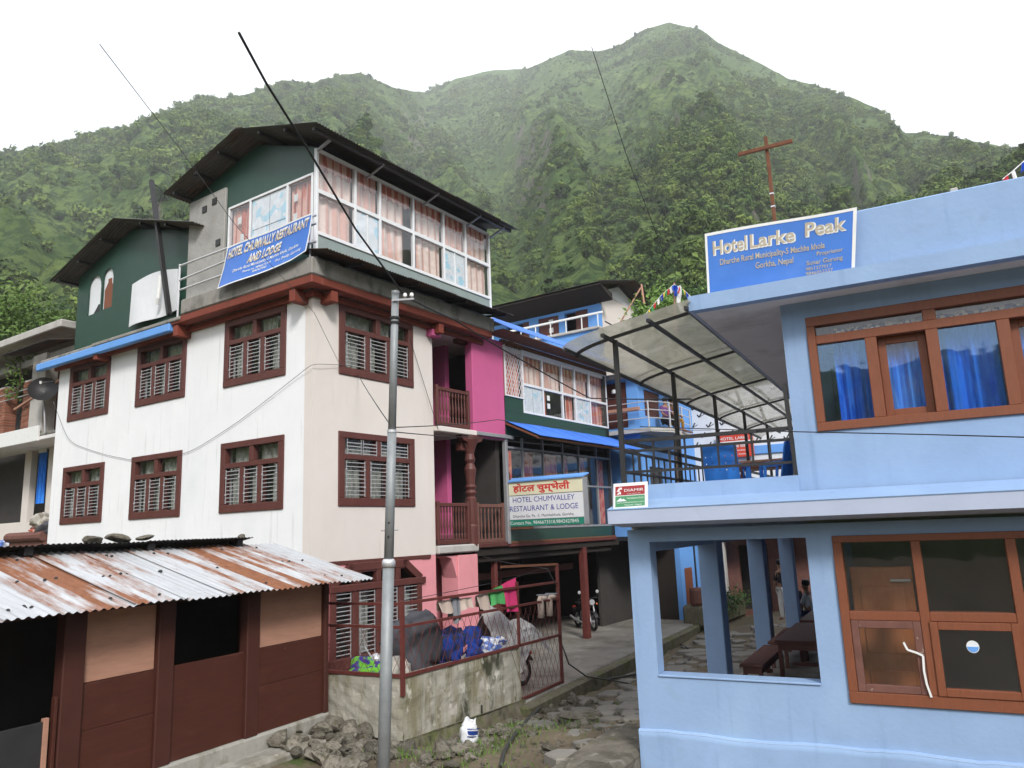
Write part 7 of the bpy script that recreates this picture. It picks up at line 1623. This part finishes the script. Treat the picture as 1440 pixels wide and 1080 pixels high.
pf = MB().tube([tuple(dpt(950, 470, 24)), tuple(dpt(948, 398, 24.2))], .03, 6); pfo = thing('flag_pole', 'bamboo pole with faded prayer cloth above the canopy', 'pole', FR0, tuple(dpt(950, 470, 24))); pf.build('pole', M['ply'], pfo)
MB().grid(lambda u, v: np.array(dpt(949, 402, 24)) + np.array([.05 + .14 * u + .04 * math.sin(v * 8), .05 * math.sin(u * 6 + v * 5), -.9 * v]), 5, 10).build('cloth', M['flag_white'], pfo); MB().grid(lambda u, v: np.array(dpt(948, 402, 23.95)) + np.array([.0 + .09 * u + .02 * math.sin(v * 6), .05 * math.sin(u * 6), -.35 * v]), 5, 8).build('cloth', M['flag_blue'], pfo)
flag_string('white scarves on a cord above the roof at the right edge', [(1445, 222), (1425, 240), (1410, 252)], 12, 3)
solo(MB().bbox(-.04, .04, -.03, .03, 0, .07, .01), 'roof_stub', M['pale_concrete'], 'small concrete stub on the parapet of the blue hotel', 'stub', FRB, (0, 0, 0)).location = FRB.world((on_y(FRB, -.2, 1341, 266)[0], -.2, 3.69))

# ================================================================== people
def person(label, loc, rz, pose, cols, frame=FRB, scale=1.0):
    """one skinned body with shirt, trousers/skirt and hair as children; pose: 'stand' or 'sit'"""
    o = thing('person', label, 'person', frame, loc); o.rotation_euler = (0, 0, frame.r + rz); o.scale = (scale,) * 3; BASE[o.name] = (0, 0, 0)
    sit = pose == 'sit'; hip = .46 if sit else .90
    J = {}; E = []; R = {}
    def j(n, p, r, par=None):
        J[n] = Vector(p); R[n] = r
        if par: E.append((par, n))
    j('pelvis', (0, 0, hip), .125); j('belly', (.01, 0, hip + .2), .12, 'pelvis'); j('chest', (.02, 0, hip + .42), .14, 'belly'); j('neck', (.02, 0, hip + .58), .055, 'chest'); j('head', (.045, 0, hip + .67), .085, 'neck'); j('crown', (.04, 0, hip + .77), .085, 'head')
    for s in (-1, 1):
        q = 'l' if s > 0 else 'r'
        j(q + 'sh', (.01, s * .17, hip + .50), .06, 'chest'); j(q + 'el', (.04 if not sit else .12, s * .24, hip + .24), .045, q + 'sh'); j(q + 'wr', (.14 if not sit else .32, s * .20, hip + (.02 if not sit else .12)), .032, q + 'el'); j(q + 'ha', (.20 if not sit else .40, s * .17, hip - (.06 if not sit else -.10)), .03, q + 'wr')
        j(q + 'hp', (0, s * .09, hip - .03), .09, 'pelvis')
        if sit: j(q + 'kn', (.42, s * .12, hip), .065, q + 'hp'); j(q + 'an', (.40, s * .12, .08), .045, q + 'kn'); j(q + 'to', (.55, s * .13, .04), .04, q + 'an')
        else: j(q + 'kn', (.03, s * .10, .50), .065, q + 'hp'); j(q + 'an', (.0, s * .11, .08), .045, q + 'kn'); j(q + 'to', (.15, s * .12, .04), .04, q + 'an')
    def skin(names, grow, nm, m):
        idx = {n: i for i, n in enumerate(names)}; me = bpy.data.meshes.new(nm); me.from_pydata([J[n] for n in names], [(idx[a], idx[b]) for a, b in E if a in idx and b in idx], [])
        ob = bpy.data.objects.new(nm, me); COL.objects.link(ob); md = ob.modifiers.new('skin', 'SKIN'); ob.modifiers.new('sub', 'SUBSURF').levels = 1
        for i, n in enumerate(names): v = me.skin_vertices[0].data[i]; v.radius = (R[n] * grow, R[n] * grow); v.use_root = (i == 0)
        bpy.context.view_layer.update(); dg = bpy.context.evaluated_depsgraph_get(); m2 = bpy.data.meshes.new_from_object(ob.evaluated_get(dg)); bpy.data.objects.remove(ob)
        m2.materials.clear(); m2.materials.append(m); m2.polygons.foreach_set('use_smooth', [True] * len(m2.polygons)); ob = bpy.data.objects.new(nm, m2); COL.objects.link(ob); ob.parent = o; return ob
    skin(list(J), 1.0, 'body', M['skin'])
    skin(['chest', 'belly', 'pelvis', 'lsh', 'lel', 'rsh', 'rel'], 1.16, 'shirt', cols[0]); skin(['pelvis', 'lhp', 'lkn', 'lan', 'rhp', 'rkn', 'ran'], 1.2, 'trousers', cols[1])
    h = sack_mb(.20, .19, .17, 3, .02); c = J['crown']; h.v = [(x + c.x - .02, y, z + c.z + .035) for x, y, z in h.v]; h.build('hair', M['hair'], o, smooth=True)
    f = MB()
    for s in (-1, 1): f.lathe((c.x + .075, s * .032, c.z - .045), [(.004, -.004), (.010, 0), (.004, .004)], 6, 'x')
    f.build('eyes', M['black'], o); MB().bar((c.x + .08, 0, c.z - .05), (c.x + .105, 0, c.z - .085), .022).build('nose', M['skin'], o); MB().bbox(c.x + .07, c.x + .085, -.022, .022, c.z - .118, c.z - .108, .002).build('mouth', M['curtain_red'], o)
    for s in (-1, 1): MB().bbox(c.x - .015, c.x + .015, s * .088 - .01, s * .088 + .01, c.z - .085, c.z - .03, .005).build('ear', M['skin'], o)
    return o
cl = {n: cloth_mat('cloth_' + n, c) for n, c in (('gold', (.30, .16, .03)), ('dark', (.03, .03, .035)), ('white', (.7, .7, .68)), ('navy', (.03, .04, .12)), ('purple', (.14, .06, .18)))}
person('person in purple top sitting at the balcony rail of the blue house', (14.9, -1.45, zf), -math.pi / 2 - .6, 'sit', (cl['purple'], cl['dark']), FRW, .9)
person('person in gold top sitting beside the purple one on the balcony', (15.5, -1.42, zf), -math.pi / 2 - .3, 'sit', (cl['gold'], cl['gold']), FRW, .95)
def at_ground(px, z=-2.95): return on_z(FRB, z, px, 868)
for lab, px, Yb, pose, cs, rz in (('person in dark top and white skirt standing past the veranda pillars', 1103, 14.6, 'stand', ('dark', 'white'), 2.4), ('person in dark clothes sitting low at the far end of the veranda', 1118, 13.0, 'sit', ('dark', 'dark'), -1.6), ('person in white shirt sitting nearest the veranda end wall', 1137, 12.4, 'sit', ('white', 'navy'), 3.0)):
    p = on_y(FRB, Yb, px, 850); person(lab, (p[0], Yb, -2.96), rz, pose, (cl[cs[0]], cl[cs[1]]), FRB)
